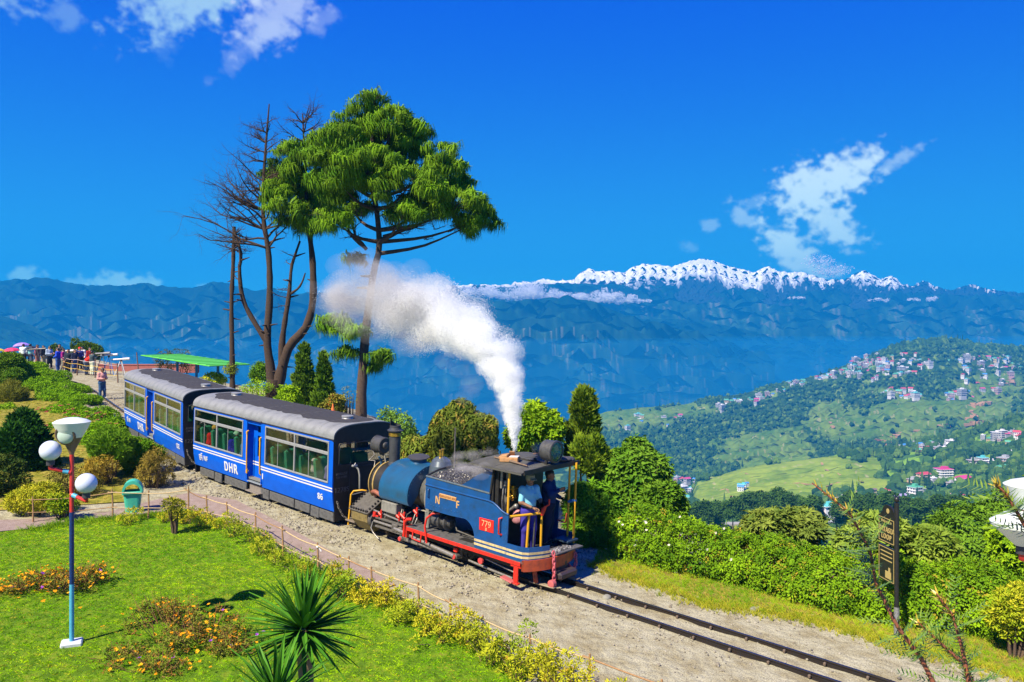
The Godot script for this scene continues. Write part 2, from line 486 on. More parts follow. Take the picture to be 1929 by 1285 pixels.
	build_land("mountain_spur_left", {"crest": [[-400, 560], [-100, 580], [0, 593], [60, 612], [130, 652], [200, 682], [300, 740], [420, 800]], "foot": [[-400, 860], [420, 860]], "crest_far": [[-400, 2600], [420, 2500]], "foot_far": [[-400, 2200], [420, 2200]], "bend": 0.8, "rough": 0.02, "grain": 0.003, "stretch": 0.5, "back": 0.6, "noise": far_noise(21)}, -260, 410, 200, 90, dark_forest, lm).set_meta("kind", "structure")

	var air := FogMaterial.new()
	air.albedo = srgb(0.03, 0.42, 0.95)
	air.density = 0.00042
	for k in 4:
		var o := FogVolume.new()
		o.shape = RenderingServer.FOG_VOLUME_SHAPE_BOX
		o.material = air
		o.size = Vector3(9000, 900, 2000)
		o.position = Vector3(-200, -480.0 - k * 70.0, -3050.0 - k * 3.0)
		o.name = numbered("valley_haze")
		add_child(o)
		tag(o, "blue haze lying in the deep valley below the ridges", "haze", "layers of valley haze", "stuff")

# ---------------------------------------------------------------- the hillside town on the right
func land_at(d: Dictionary, px: float, py: float) -> Vector3:
	var best := land_point(d, px, 0.5); var err := 1e9
	for k in 81:
		var p := land_point(d, px, k / 80.0)
		var e := absf(618.0 - (p.y - EYE) * 1550.0 / -p.z - py)
		if e < err:
			err = e; best = p
	return best

func blobs(list: Array, px: float, py: float) -> float:
	var m := -1.0
	for q in list:
		m = maxf(m, 1.0 - sqrt(pow((px - q[0]) / q[2], 2.0) + pow((py - q[1]) / q[3], 2.0)))
	return m

var tea_far := [[1190, 785, 90, 26], [1290, 772, 60, 16], [1450, 850, 110, 42], [1590, 800, 70, 40], [1700, 790, 120, 46], [1840, 770, 70, 60], [1560, 770, 40, 16], [1420, 905, 60, 20], [1890, 730, 50, 26], [1650, 735, 40, 10]]
var tea_near := [[1440, 925, 130, 56], [1560, 900, 120, 46], [1640, 880, 30, 24], [1360, 935, 60, 40]]
var built := [[1675, 692, 66, 24], [1830, 690, 120, 15], [1545, 712, 76, 15], [1420, 748, 80, 16], [1700, 743, 44, 15], [1283, 930, 34, 36], [1230, 794, 70, 20], [1802, 749, 36, 10], [1745, 848, 62, 11], [1875, 833, 62, 20], [1690, 932, 90, 26], [1780, 905, 60, 22], [1860, 874, 60, 18], [1540, 955, 60, 14]]
var open_near := [[1720, 870, 60, 16], [1690, 895, 30, 10], [1840, 905, 40, 12], [1760, 930, 60, 14], [1650, 955, 40, 10], [1880, 830, 60, 20]]

func build_hillside() -> void:
	var lm := vmat("far_land", 0.95, 0.1)
	var k := far_noise(55, 1.0)
	var py_of := func(p: Vector3) -> float: return 618.0 - (p.y - EYE) * 1550.0 / -p.z
	var tea := func(p: Vector3, a: Color, b: Color) -> Color:
		var t := clampf(k.get_noise_2d(p.x * 0.012, p.z * 0.012) * 0.8 + k.get_noise_2d(p.x * 0.08, p.z * 0.08) * 0.6 + 0.5, 0.0, 1.0)
		var c := a.lerp(b, t)
		if absf(k.get_noise_2d(p.x * 0.011 + 7.0, p.z * 0.011 + p.y * 0.012)) < 0.012: c = c.lerp(Color(0.4, 0.34, 0.2), 0.55)
		return c
	var h1 := {"crest": [[900, 900], [1000, 850], [1100, 792], [1140, 776], [1200, 768], [1240, 765], [1290, 762], [1340, 750], [1400, 742], [1450, 728], [1500, 718], [1560, 700], [1600, 688], [1640, 674], [1680, 655], [1720, 646], [1760, 640], [1800, 641], [1850, 652], [1929, 657], [2200, 670]], "foot": [[900, 1000], [1300, 990], [1400, 965], [1929, 900], [2200, 890]], "crest_far": [[900, 1600], [1300, 1750], [2200, 1900]], "foot_far": [[900, 1000], [2200, 1060]], "bend": 0.9, "rough": 0.016, "grain": 0.006, "stretch": 0.45, "back": 0.6, "noise": far_noise(31)}
	var forest1 := func(p: Vector3, px: float) -> float:
		var py: float = py_of.call(p)
		return blobs(tea_far, px, py) + k.get_noise_2d(p.x * 0.007, p.z * 0.007) * 0.4 + k.get_noise_2d(p.x * 0.03, p.z * 0.03) * 0.28
	build_land("town_hillside", h1, 960, 2150, 480, 240, func(p, nn, px, v):
		if forest1.call(p, px) > 0.05: return tea.call(p, Color(0.07, 0.15, 0.02), Color(0.15, 0.23, 0.035))
		var q: float = k.get_noise_2d(p.x * 0.03, p.z * 0.03)
		if q > 0.3: return Color(0.16, 0.24, 0.04)
		return Color(0.02, 0.055, 0.018).lerp(Color(0.05, 0.1, 0.02), q + 0.5), lm).set_meta("kind", "structure")
	var h2 := {"crest": [[1100, 1040], [1180, 1012], [1240, 990], [1285, 962], [1300, 935], [1313, 904], [1353, 895], [1401, 882], [1454, 873], [1520, 866], [1599, 853], [1652, 856], [1700, 845], [1760, 832], [1830, 815], [1880, 800], [1929, 785], [2200, 740]], "foot": [[1100, 1060], [2200, 1030]], "crest_far": [[1100, 900], [1300, 1000], [2200, 950]], "foot_far": [[1100, 420], [2200, 400]], "bend": 0.95, "rough": 0.007, "grain": 0.008, "stretch": 0.5, "back": 0.6, "noise": far_noise(37)}
	var forest2 := func(p: Vector3, px: float) -> float:
		var py: float = py_of.call(p)
		return maxf(blobs(tea_near, px, py), blobs(open_near, px, py) - 0.1) + k.get_noise_2d(p.x * 0.012, p.z * 0.012) * 0.25 + k.get_noise_2d(p.x * 0.05, p.z * 0.05) * 0.15
	build_land("tea_hillside", h2, 1100, 2150, 420, 200, func(p, nn, px, v):
		if forest2.call(p, px) > 0.1 and px < 1672: return tea.call(p, Color(0.12, 0.2, 0.018), Color(0.24, 0.32, 0.035))
		var q: float = k.get_noise_2d(p.x * 0.05, p.z * 0.05)
		if q > 0.12: return Color(0.16, 0.3, 0.025)
		return Color(0.04, 0.1, 0.02).lerp(Color(0.07, 0.15, 0.02), q + 0.5), lm).set_meta("kind", "structure")
	var h3 := {"crest": [[900, 1080], [1180, 1010], [1285, 988], [1340, 984], [1400, 984], [1450, 986], [1500, 990], [1560, 996], [1620, 1000], [1680, 1004], [1740, 1010], [1929, 1030], [2300, 1040]], "foot": [[900, 1500], [2300, 1500]], "crest_far": [[900, 330], [2300, 330]], "foot_far": [[900, 40], [2300, 40]], "bend": 0.6, "rough": 0.006, "grain": 0.02, "stretch": 0.5, "back": 0.6, "noise": far_noise(41)}
	build_land("near_slope", h3, 760, 2300, 160, 80, func(p, nn, px, v):
		var q: float = k.get_noise_2d(p.x * 0.05, p.z * 0.05) + k.get_noise_2d(p.x * 0.3, p.z * 0.3) * 0.4
		return Color(0.06, 0.14, 0.015).lerp(Color(0.2, 0.27, 0.03), clampf(q + 0.5, 0.0, 1.0)), lm).set_meta("kind", "structure")

	var blob := Shape.new()
	for q in [[0.0, 0.55, 0.0, 0.42], [0.28, 0.42, 0.1, 0.3], [-0.2, 0.4, 0.22, 0.32], [0.02, 0.36, -0.28, 0.3], [-0.24, 0.6, -0.12, 0.26], [0.12, 0.78, 0.05, 0.24]]:
		blob.ball(Vector3(q[0], q[1], q[2]), Vector3(q[3], q[3] * 0.92, q[3]), 6, 4)
	var bm := flat_shaded(blob.mesh())
	var fir := Shape.new()
	for t in 4: fir.lathe([Vector2(0.3 - t * 0.06, 0.1 + t * 0.2), Vector2(0.0, 0.5 + t * 0.2)], Transform3D(Basis(Vector3.UP, t), Vector3.ZERO), 7)
	var fm := flat_shaded(fir.mesh())
	var jobs := [["town_hillside", forest1, 34000, 0.05, [1100, 1990], 6.6, "dark woods covering the far hillside below the ridge town"], ["tea_hillside", forest2, 9000, 0.08, [1290, 1990], 9.0, "woods on the nearer hillside between the houses and tea fields"]]
	for job in jobs:
		var sp := []; var tn := []; var sp2 := []; var tn2 := []
		for i in job[2]:
			var px := rng.randf_range(job[4][0], job[4][1]); var v := rng.randf_range(0.02, 1.0)
			var p := land_point(land[job[0]], px, v)
			var f: float = job[1].call(p, px)
			if f > job[3] and rng.randf() > (0.02 if job[0] == "town_hillside" else 0.004): continue
			if blobs(built, px, py_of.call(p)) > 0.25 and rng.randf() > 0.12: continue
			if job[0] == "tea_hillside" and px < 1700.0 and k.get_noise_2d(p.x * 0.05, p.z * 0.05) > 0.16 and rng.randf() > 0.15: continue
			var h: float = job[5] * rng.randf_range(0.6, 1.35)
			if job[0] == "town_hillside" and px > 1640 and v > 0.93: h *= 1.5
			var xf := Transform3D(Basis(Vector3.UP, rng.randf() * TAU).scaled(Vector3(h * 1.0, h, h * 1.0)), p - Vector3(0, h * 0.15, 0))
			var c := Color(0.018, 0.055, 0.012).lerp(Color(0.06, 0.13, 0.02), rng.randf())
			if rng.randf() < 0.14: c = Color(0.1, 0.18, 0.025)
			if rng.randf() < 0.16:
				sp2.append(xf.scaled_local(Vector3(0.8, 1.4, 0.8))); tn2.append(c * 0.8)
			else:
				sp.append(xf); tn.append(c)
		tag(copies("hillside_forest", bm, vmat("tree_far", 0.9, 0.15), sp, self, tn), job[6], "forest", "", "stuff")
		tag(copies("hillside_firs", fm, vmat("tree_far", 0.9, 0.15), sp2, self, tn2), "scattered firs among the " + job[6].substr(5), "forest", "", "stuff")

	var row := 0
	for q in [[1300, 985, 300, 11], [1325, 975, 300, 10], [1352, 978, 310, 12], [1380, 968, 300, 11], [1408, 966, 310, 12], [1432, 962, 310, 10], [1455, 958, 320, 12], [1480, 964, 300, 12], [1505, 968, 300, 11], [1540, 978, 290, 12], [1575, 980, 290, 13], [1605, 972, 300, 14], [1632, 968, 290, 14], [1660, 975, 280, 14], [1700, 985, 280, 13], [1735, 988, 270, 14], [1770, 975, 280, 13], [1800, 965, 290, 13]]:
		var c := at(q[0], q[1], q[2])
		var root := thing("slope_tree", "tree on the slope under the lower town, number %s from the left in its row" % ["one", "two", "three", "four", "five", "six", "seven", "eight", "nine", "ten", "eleven", "twelve", "thirteen", "fourteen", "fifteen", "sixteen", "seventeen", "eighteen"][row], "tree", Transform3D(Basis(), c - Vector3(0, q[3] * 0.45, 0)), "trees under the lower town")
		var l := []
		for i in 7: l.append([Vector3(rng.randfn() * 1.7, q[3] * rng.randf_range(0.4, 0.95), rng.randfn() * 1.7), Vector3(2.0, 1.8, 2.0) * rng.randf_range(0.7, 1.3)])
		crown("crown", root, l, 420, "tree", 2.6, 0.4, Color(0.02, 0.065, 0.012), Color(0.07, 0.15, 0.02))
		part("trunk", Shape.new().tube([Vector3(0, -6, 0), Vector3(0.2, q[3] * 0.7, 0)], [0.35, 0.12], 6), bark("twig_bark", Color(0.12, 0.08, 0.05)), root)
		row += 1

	var earth := worn("track_earth", Color(0.42, 0.24, 0.11), Color(0.33, 0.18, 0.08), 0.01, 0.95)
	var tarm := worn("road_grey", Color(0.3, 0.3, 0.29), Color(0.24, 0.23, 0.22), 0.05, 0.9)
	hill_road("zigzag_track", "town_hillside", [[1862, 757], [1840, 760], [1826, 762], [1834, 768], [1822, 771], [1812, 776], [1834, 780], [1836, 788], [1815, 788], [1808, 791], [1838, 793], [1836, 798], [1800, 799], [1778, 802], [1754, 804], [1748, 807], [1734, 812], [1740, 806], [1704, 818], [1668, 822], [1656, 826]], 13.0, earth)
	hill_road("earth_track", "town_hillside", [[1848, 791], [1852, 802]], 9.0, earth)
	hill_road("earth_track", "town_hillside", [[1655, 826], [1664, 836], [1678, 836], [1686, 838], [1674, 832]], 18.0, earth)
	hill_road("earth_track", "town_hillside", [[1883, 724], [1910, 722], [1900, 716], [1915, 722]], 10.0, earth)
	hill_road("earth_track", "town_hillside", [[1648, 842], [1625, 846], [1600, 850]], 16.0, earth)
	hill_road("earth_track", "town_hillside", [[1417, 838], [1420, 848], [1438, 858]], 5.0, earth)
	hill_road("earth_track", "town_hillside", [[1562, 788], [1565, 800], [1572, 806]], 5.0, earth)
	hill_road("tea_path", "tea_hillside", [[1396, 890], [1440, 905], [1500, 910], [1560, 915], [1600, 905]], 2.2, earth)
	hill_road("tea_path", "tea_hillside", [[1340, 935], [1368, 920], [1380, 938]], 2.5, earth)
	hill_road("tea_path", "tea_hillside", [[1548, 872], [1556, 885], [1590, 898], [1640, 912]], 2.2, earth)
	hill_road("town_road", "tea_hillside", [[1752, 898], [1746, 910], [1738, 924], [1736, 934]], 6.0, tarm)
	hill_road("valley_road", "near_slope", [[1270, 990], [1330, 988], [1400, 989]], 4.0, tarm)
	build_houses()

func hill_road(called: String, on: String, way: Array, width: float, m: Material) -> void:
	var s := Shape.new()
	var pts := []
	for k in way.size() - 1:
		for i in 6:
			var t := i / 6.0
			pts.append(land_at(land[on], lerpf(way[k][0], way[k + 1][0], t), lerpf(way[k][1], way[k + 1][1], t)))
	pts.append(land_at(land[on], way[-1][0], way[-1][1]))
	var last := []
	for k in pts.size():
		var d: Vector3 = (pts[mini(k + 1, pts.size() - 1)] - pts[maxi(k - 1, 0)]).normalized()
		var side := d.cross(Vector3.UP).normalized() * width * 0.5 * rng.randf_range(0.7, 1.3)
		var up := Vector3(0, width * 0.12, 0)
		var cur := [pts[k] - side + up, pts[k] + side + up]
		if k > 0:
			s.quad(last[0], last[1], cur[1], cur[0])
			s.quad(last[0] - up * 3.0, last[0], cur[0], cur[0] - up * 3.0); s.quad(last[1], last[1] - up * 3.0, cur[1] - up * 3.0, cur[1])
		last = cur
	part(called, s, m, self).set_meta("kind", "structure")

# a house: walls, floors marked by slabs, window openings, a gabled or flat roof
func make_house(called: String, w: float, d: float, floors: int, wall: Color, roof: Color, flat: bool, trim: Color) -> Node3D:
	var o := Node3D.new()
	o.name = called
	var h := floors * 3.0
	var s := Shape.new().box(Vector3(0, h * 0.5 - 3.0, 0), Vector3(w, h + 6.0, d))
	part("wall", s, mat("house_wall_%0.2f_%0.2f_%0.2f" % [wall.r, wall.g, wall.b], wall, 0.9), o)
	var gl := mat("house_glass", Color(0.03, 0.04, 0.06), 0.3)
	for f in floors:
		for sd in [0, 1]:
			var n := int((w if sd == 0 else d) / 2.6)
			var ws := Shape.new()
			for i in n:
				var x: float = (i + 0.5 - n * 0.5) * 2.5
				if sd == 0: ws.box(Vector3(x, f * 3.0 + 1.6, d * 0.5), Vector3(1.2, 1.4, 0.16))
				else: ws.box(Vector3(-w * 0.5, f * 3.0 + 1.6, x), Vector3(0.16, 1.4, 1.2))
			if n > 0: part("window", ws, gl, o).set_meta("kind", "stuff")
		if f > 0 or floors > 2: part("slab", Shape.new().box(Vector3(-0.2, f * 3.0 + 2.95, 0.3), Vector3(w + 0.9, 0.32, d + 1.0)), mat("house_trim_%0.2f_%0.2f" % [trim.r, trim.b], trim, 0.8), o)
	var rm := mat("house_roof_%0.2f_%0.2f_%0.2f" % [roof.r, roof.g, roof.b], roof, 0.6)
	if flat: part("roof", Shape.new().box(Vector3(0, h + 0.3, 0), Vector3(w + 0.8, 0.5, d + 0.8)).box(Vector3(w * 0.2, h + 1.4, -d * 0.2), Vector3(w * 0.4, 2.2, d * 0.4)), rm, o)
	else: part("roof", Shape.new().prism(PackedVector2Array([Vector2(-d * 0.5 - 0.8, h), Vector2(d * 0.5 + 0.8, h), Vector2(0, h + d * 0.34)]), -w * 0.5 - 0.7, w * 0.5 + 0.7, Transform3D(Basis(Vector3(0, 0, 1), Vector3(0, 1, 0), Vector3(-1, 0, 0)), Vector3.ZERO)), rm, o)
	return o

func build_houses() -> void:
	var W := Color(0.66, 0.66, 0.68); var CR := Color(0.5, 0.4, 0.22); var PK := Color(0.46, 0.28, 0.3); var LI := Color(0.32, 0.28, 0.48); var RD := Color(0.5, 0.06, 0.08); var GN := Color(0.1, 0.4, 0.24); var GY := Color(0.36, 0.37, 0.38); var BL := Color(0.06, 0.25, 0.6); var MG := Color(0.55, 0.05, 0.2); var TE := Color(0.12, 0.5, 0.5); var DB := Color(0.06, 0.08, 0.16); var YE := Color(0.7, 0.48, 0.04); var BR := Color(0.2, 0.14, 0.1)

	var near := [[1710, 1732, 901, 918, 3, CR, GY, true, "cream three storey block with grey bands left of the red roofed block"], [1728, 1751, 891, 916, 5, CR, RD, false, "cream five storey block with a red roof above the bend in the town road"], [1711, 1737, 919, 937, 3, W, GN, true, "white house with a green roof edge and magenta balcony below the cream blocks"], [1762, 1793, 884, 899, 3, W, MG, true, "wide white house with a pink roof terrace right of the red roofed block"], [1766, 1783, 905, 916, 2, PK, GY, true, "pinkish two storey house below the wide white house"], [1784, 1800, 906, 918, 2, GY, GY, true, "grey two storey house left of the magenta roofed house"], [1801, 1829, 896, 921, 4, W, MG, false, "white four storey house with a magenta roof"], [1752, 1764, 899, 914, 4, W, W, true, "narrow white house right of the town road"], [1823, 1842, 866, 884, 3, W, GY, true, "left block of the white terrace above the magenta roofed house"], [1842, 1860, 863, 884, 4, W, TE, true, "middle block of the white terrace with a pale teal roof"], [1859, 1876, 867, 886, 4, W, W, true, "right block of the white terrace"], [1880, 1911, 860, 877, 3, GY, GY, true, "large grey unfinished building behind the hanging lamp shade"], [1878, 1899, 873, 891, 3, CR, GN, false, "cream house with a green roof below the grey building"], [1891, 1913, 846, 861, 2, CR, W, false, "cream hall with a pale gabled roof above the grey building"], [1611, 1632, 924, 938, 3, RD, PK, true, "red and pink house at the left of the lower town"], [1604, 1622, 938, 950, 2, W, TE, false, "white house with a teal roof at the left of the lower town"], [1625, 1646, 936, 949, 2, W, GN, false, "white house with a long green roof left of the black sign"], [1640, 1651, 921, 929, 1, CR, BR, false, "small house with a brown hipped roof behind the red and pink house"], [1649, 1658, 931, 939, 2, YE, YE, true, "bright yellow house beside the green roofed house"], [1662, 1684, 922, 932, 2, W, RD, false, "white house with a red roof above the pink house"], [1663, 1686, 931, 945, 3, PK, LI, true, "pink and lilac house behind the top of the black sign"], [1688, 1708, 929, 940, 2, LI, LI, false, "lilac roofed house right of the black sign"], [1687, 1710, 940, 958, 4, W, W, true, "white four storey house right of the black sign"], [1703, 1723, 937, 957, 3, LI, GN, false, "purple house with a teal green roof"], [1692, 1720, 958, 970, 2, DB, DB, true, "dark blue grey house below the white four storey house"], [1794, 1815, 929, 945, 3, W, RD, true, "white, red and blue house among the trees below the magenta roof"], [1490, 1517, 941, 953, 3, BL, BL, true, "blue house at the left end of the lower town"], [1515, 1546, 950, 967, 2, MG, GN, false, "maroon house with a green roof next to the blue house"], [1547, 1573, 951, 968, 2, W, TE, true, "white house with a turquoise flat roof"], [1577, 1604, 938, 955, 2, CR, GY, true, "pale stepped house left of the red and pink house"]]
	for q in near:
		var p := land_at(land["tea_hillside"], (q[0] + q[1]) * 0.5, q[3])
		if q[2] > 935 and q[1] < 1580: p = at((q[0] + q[1]) * 0.5, q[3], 420.0)
		var depth := -p.z
		var w: float = (q[1] - q[0]) / 1550.0 * depth * 0.84
		var h: float = (q[3] - q[2]) / 1550.0 * depth
		var o := make_house("town_house", w / 1.0, w * 0.8, q[4], q[5], q[6], q[7], (q[5] as Color).lerp(W, 0.5) if q[6] != GY else Color(0.4, 0.25, 0.15))
		o.name = numbered("town_house")
		add_child(o)
		o.position = p
		o.rotation.y = rng.randf_range(0.1, 0.5)
		o.scale = Vector3(1, h / (q[4] * 3.0 + (w * 0.26 if not q[7] else 0.6)), 1)
		tag(o, q[8], "house", "houses of the lower town")

	var kinds := [make_house("a", 11, 9, 3, W, GY, true, W), make_house("b", 9, 8, 2, W, RD, false, W), make_house("c", 12, 9, 4, Color(0.46, 0.46, 0.5), W, true, GY), make_house("d", 9, 8, 2, CR, GN, false, W), make_house("e", 10, 8, 3, PK, GY, true, W), make_house("f", 8, 7, 2, W, BL, false, W), make_house("g", 13, 9, 3, W, TE, true, W), make_house("h", 9, 7, 2, Color(0.42, 0.44, 0.48), MG, false, W)]
	var look := ["white grey roofed house", "white red gabled house", "tall pale block", "cream green gabled house", "pink house", "white blue gabled house", "wide teal roofed house", "pale magenta gabled house"]
	var zones := [["town_hillside", 1600, 1730, 672, 712, 96, "in the dense ridge town"], ["town_hillside", 1730, 1929, 676, 702, 72, "in the summit town"], ["town_hillside", 1480, 1610, 694, 726, 36, "on the ridge left of town"], ["town_hillside", 1350, 1490, 730, 766, 24, "on the low left ridge"], ["town_hillside", 1660, 1735, 730, 756, 26, "in the mid slope village"], ["town_hillside", 1770, 1835, 742, 756, 12, "above the zigzag track"], ["town_hillside", 1800, 1929, 704, 742, 20, "scattered under the ridge town"], ["town_hillside", 1170, 1295, 776, 812, 14, "on the far left spur"], ["town_hillside", 1254, 1312, 900, 962, 34, "in the valley bottom village"], ["tea_hillside", 1692, 1800, 838, 856, 24, "above the terraced fields"], ["tea_hillside", 1820, 1929, 818, 850, 22, "on the right edge slope"], ["tea_hillside", 1385, 1410, 912, 940, 3, "on the tea hill"]]
	for z in zones:
		for i in z[5]:
			var px := rng.randf_range(z[1], z[2]); var py := rng.randf_range(z[3], z[4])
			if z[1] == 1350: py = remap(px, 1350, 1490, 762, 728) + rng.randf_range(2, 16)
			if z[1] == 1480: py = remap(px, 1480, 1610, 722, 692) + rng.randf_range(2, 16)
			if z[1] == 1820: py = remap(px, 1820, 1929, 845, 815) + rng.randf_range(-8, 10)
			var p := land_at(land[z[0]], px, py)
			var n := rng.randi_range(0, 7)
			var o: Node3D = kinds[n].duplicate()
			o.name = numbered("hill_house")
			add_child(o)
			var s := rng.randf_range(0.75, 1.25)
			s *= 0.6 if z[0] == "tea_hillside" else 0.86
			o.transform = Transform3D(Basis(Vector3.UP, rng.randf_range(-0.7, 0.9)).scaled(Vector3(s, s, s)), p)
			var where = ["left end", "left half", "middle", "right half", "right end"][clampi(int((px - z[1]) / (z[2] - z[1]) * 5.0), 0, 4)] + (", upper rows" if py < (z[3] + z[4]) * 0.5 else ", lower rows")
			tag(o, ("small " if s < 0.52 or s > 0.6 and s < 0.66 else ("large " if s > 0.82 else "")) + look[n] + " " + z[6] + ", " + where, "house", "houses " + z[6])
	for o in kinds: o.free()

# ---------------------------------------------------------------- track and near ground
var track_curve := Curve3D.new()

func rail_top(x: float, depth: float) -> Vector3:
	return ground(x, depth, 0.1)

func build_track() -> void:
	var way := [[14.9, 5.8], [12.2, 8.2], [8.0, 12.0], [5.68, 14.1], [3.43, 16.08], [0.825, 18.354], [-4.08, 22.77], [-9.88, 28.17], [-12.9, 31.75], [-15.35, 34.9], [-19.9, 41.2], [-23.1, 45.8], [-26.2, 50.2], [-29.2, 53.6], [-33.2, 56.6], [-38.5, 58.8], [-46.0, 60.0]]
	for k in way.size():
		var p := rail_top(way[k][0], way[k][1])
		var a: Array = way[maxi(k - 1, 0)]; var b: Array = way[mini(k + 1, way.size() - 1)]
		var t := (rail_top(b[0], b[1]) - rail_top(a[0], a[1])).normalized()
		var lin := p.distance_to(rail_top(a[0], a[1])) * 0.33; var lout := p.distance_to(rail_top(b[0], b[1])) * 0.33
		track_curve.add_point(p, -t * lin, t * lout)
	var root := thing("railway_track", "narrow gauge track curving from the lower right corner under the train", "railway track")
	var steel := worn("rail_steel", Color(0.02, 0.017, 0.016), Color(0.026, 0.014, 0.008), 3.0, 0.5, 0.2, 0.8)
	var bright := mat("rail_crown", Color(0.16, 0.17, 0.2), 0.2, 1.0)
	var wood := worn("sleeper_wood", Color(0.3, 0.22, 0.14), Color(0.12, 0.085, 0.055), 2.0, 0.9, 0.0, 0.7, 0.6)
	var total := track_curve.get_baked_length()
	var prof := [Vector2(-0.05, -0.12), Vector2(0.05, -0.12), Vector2(0.05, -0.108), Vector2(0.01, -0.095), Vector2(0.01, -0.035), Vector2(0.026, -0.026), Vector2(0.026, -0.004), Vector2(0.02, 0.0), Vector2(-0.02, 0.0), Vector2(-0.026, -0.004), Vector2(-0.026, -0.026), Vector2(-0.01, -0.035), Vector2(-0.01, -0.095), Vector2(-0.05, -0.108)]
	for s in [1.0, -1.0]:
		var sh := Shape.new(); var crown := Shape.new()
		var last := []
		var n := int(total / 0.5)
		for k in n + 1:
			var o := total * k / n
			var f := track_curve.sample_baked(o)
			var g := (track_curve.sample_baked(minf(o + 0.1, total)) - track_curve.sample_baked(maxf(o - 0.1, 0.0))).normalized()
			var side := g.cross(Vector3.UP).normalized()
			var ring := []
			for q in prof: ring.append(f + side * (s * 0.345 + q.x) + Vector3.UP * q.y)
			if k > 0:
				for j in prof.size():
					var j2 := (j + 1) % prof.size()
					if j == 7: crown.quad(last[j], last[j2], ring[j2], ring[j])
					else: sh.quad(last[j], ring[j], ring[j2], last[j2])
			last = ring
		var r := part("rail", sh, steel, root)
		part("rail_crown", crown, bright, r)

	var sl := Shape.new().box(Vector3.ZERO, Vector3(1.45, 0.11, 0.2), Basis(), 0.012).mesh()
	var spike := Shape.new().box(Vector3(0.28, 0.085, 0), Vector3(0.05, 0.06, 0.045), Basis(), 0.01).box(Vector3(0.41, 0.085, 0), Vector3(0.05, 0.06, 0.045), Basis(), 0.01).box(Vector3(-0.28, 0.085, 0), Vector3(0.05, 0.06, 0.045), Basis(), 0.01).box(Vector3(-0.41, 0.085, 0), Vector3(0.05, 0.06, 0.045), Basis(), 0.01).mesh()
	var rust := worn("chair_rust", Color(0.16, 0.12, 0.085), Color(0.06, 0.05, 0.045), 6.0, 0.8, 0.1)
	var o := 1.0
	while o < total - 1.0:
		var f := track_curve.sample_baked(o)
		var g := (track_curve.sample_baked(o + 0.1) - track_curve.sample_baked(o - 0.1)).normalized()
		var side := g.cross(Vector3.UP).normalized()
		var xf := Transform3D(Basis(side, side.cross(g).normalized() * 1.0, -g).orthonormalized(), f)
		if o > 42.0 and o < 78.0:
			part("sleeper", sl, wood, root, xf.translated_local(Vector3(rng.randf_range(-0.04, 0.04), -0.155 + rng.randf_range(-0.01, 0.008), 0)).rotated_local(Vector3.UP, rng.randf_range(-0.03, 0.03)))
			part("rail_chair", spike, rust, root, xf.translated_local(Vector3(0, -0.13, 0)))
		elif o < 19.0:
			part("rail_chair", spike, rust, root, xf.translated_local(Vector3(0, -0.14, 0)))
		o += 0.62 if o > 40.0 else 0.74

# a sheet over an outline on the plateau, up a few millimetres, following the ground
func sheet(called: String, poly: PackedVector2Array, up: float, cell: float, m: Material, wobble := 0.0) -> MeshInstance3D:
	var lo := poly[0]; var hi := poly[0]
	for q in poly:
		lo = lo.min(q); hi = hi.max(q)
	var s := Shape.new()
	var nx := int((hi.x - lo.x) / cell) + 1; var nz := int((hi.y - lo.y) / cell) + 1
	for i in nx:
		for j in nz:
			var cellpoly := PackedVector2Array([lo + Vector2(i, j) * cell, lo + Vector2(i + 1, j) * cell, lo + Vector2(i + 1, j + 1) * cell, lo + Vector2(i, j + 1) * cell])
			var ins := 0
			for q in cellpoly: if Geometry2D.is_point_in_polygon(q, poly): ins += 1
			if ins == 0: continue
			var bits: Array = [cellpoly] if ins == 4 else Geometry2D.intersect_polygons(cellpoly, poly)
			for b in bits:
				if Geometry2D.is_polygon_clockwise(b): b.reverse()
				for k in range(1, b.size() - 1):
					var P := []
					for q in [b[0], b[k], b[k + 1]]:
						P.append(ground(q.x, q.y, up + wobble * sin(q.x * 1.7 + q.y) * cos(q.y * 1.3)))
					s.tri_n(P[0], P[1], P[2], Vector3.UP, Vector3.UP, Vector3.UP)
	var o := part(called, s, m, self)
	o.set_meta("kind", "structure")
	return o

func dirt_mat(key: String, tone: Array, scale: float, bump: float, seed_: int) -> StandardMaterial3D:
	var m := mat(key, Color.WHITE, 0.95, 0.0, 0.2)
	var ramp := []
	for t in tone: ramp.append([t[0], (t[1] as Color).linear_to_srgb()])
	m.albedo_texture = noise_tex(seed_, 0.009, ramp, 1024, 8)
	m.uv1_triplanar = true; m.uv1_world_triplanar = true
	m.uv1_scale = Vector3(scale, scale, scale)
	m.heightmap_enabled = false
	m.normal_enabled = true
	m.normal_texture = noise_tex(seed_ + 1, 0.06, [], 512, 5, FastNoiseLite.TYPE_SIMPLEX_SMOOTH, 5.0)
	m.normal_scale = bump
	m.detail_enabled = true
	m.detail_blend_mode = BaseMaterial3D.BLEND_MODE_MUL
	m.detail_albedo = noise_tex(seed_ + 2, 0.11, [[0.0, Color(0.62, 0.6, 0.58)], [0.38, Color(0.86, 0.85, 0.84)], [0.6, Color(1, 1, 1)], [1.0, Color(1, 1, 1)]], 512, 3)
	m.detail_uv_layer = BaseMaterial3D.DETAIL_UV_2
	m.uv2_triplanar = true; m.uv2_world_triplanar = true
	m.uv2_scale = Vector3(scale * 3.1, scale * 3.1, scale * 3.1)
	return m

func outline(list: Array) -> PackedVector2Array:
	var p := PackedVector2Array()
	for q in list: p.append(Vector2(q[0], q[1]))
	return p

func px_outline(list: Array) -> PackedVector2Array:
	var p := PackedVector2Array()
	for q in list:
		var g := on_ground(q[0], q[1])
		p.append(Vector2(g.x, -g.z))
	return p

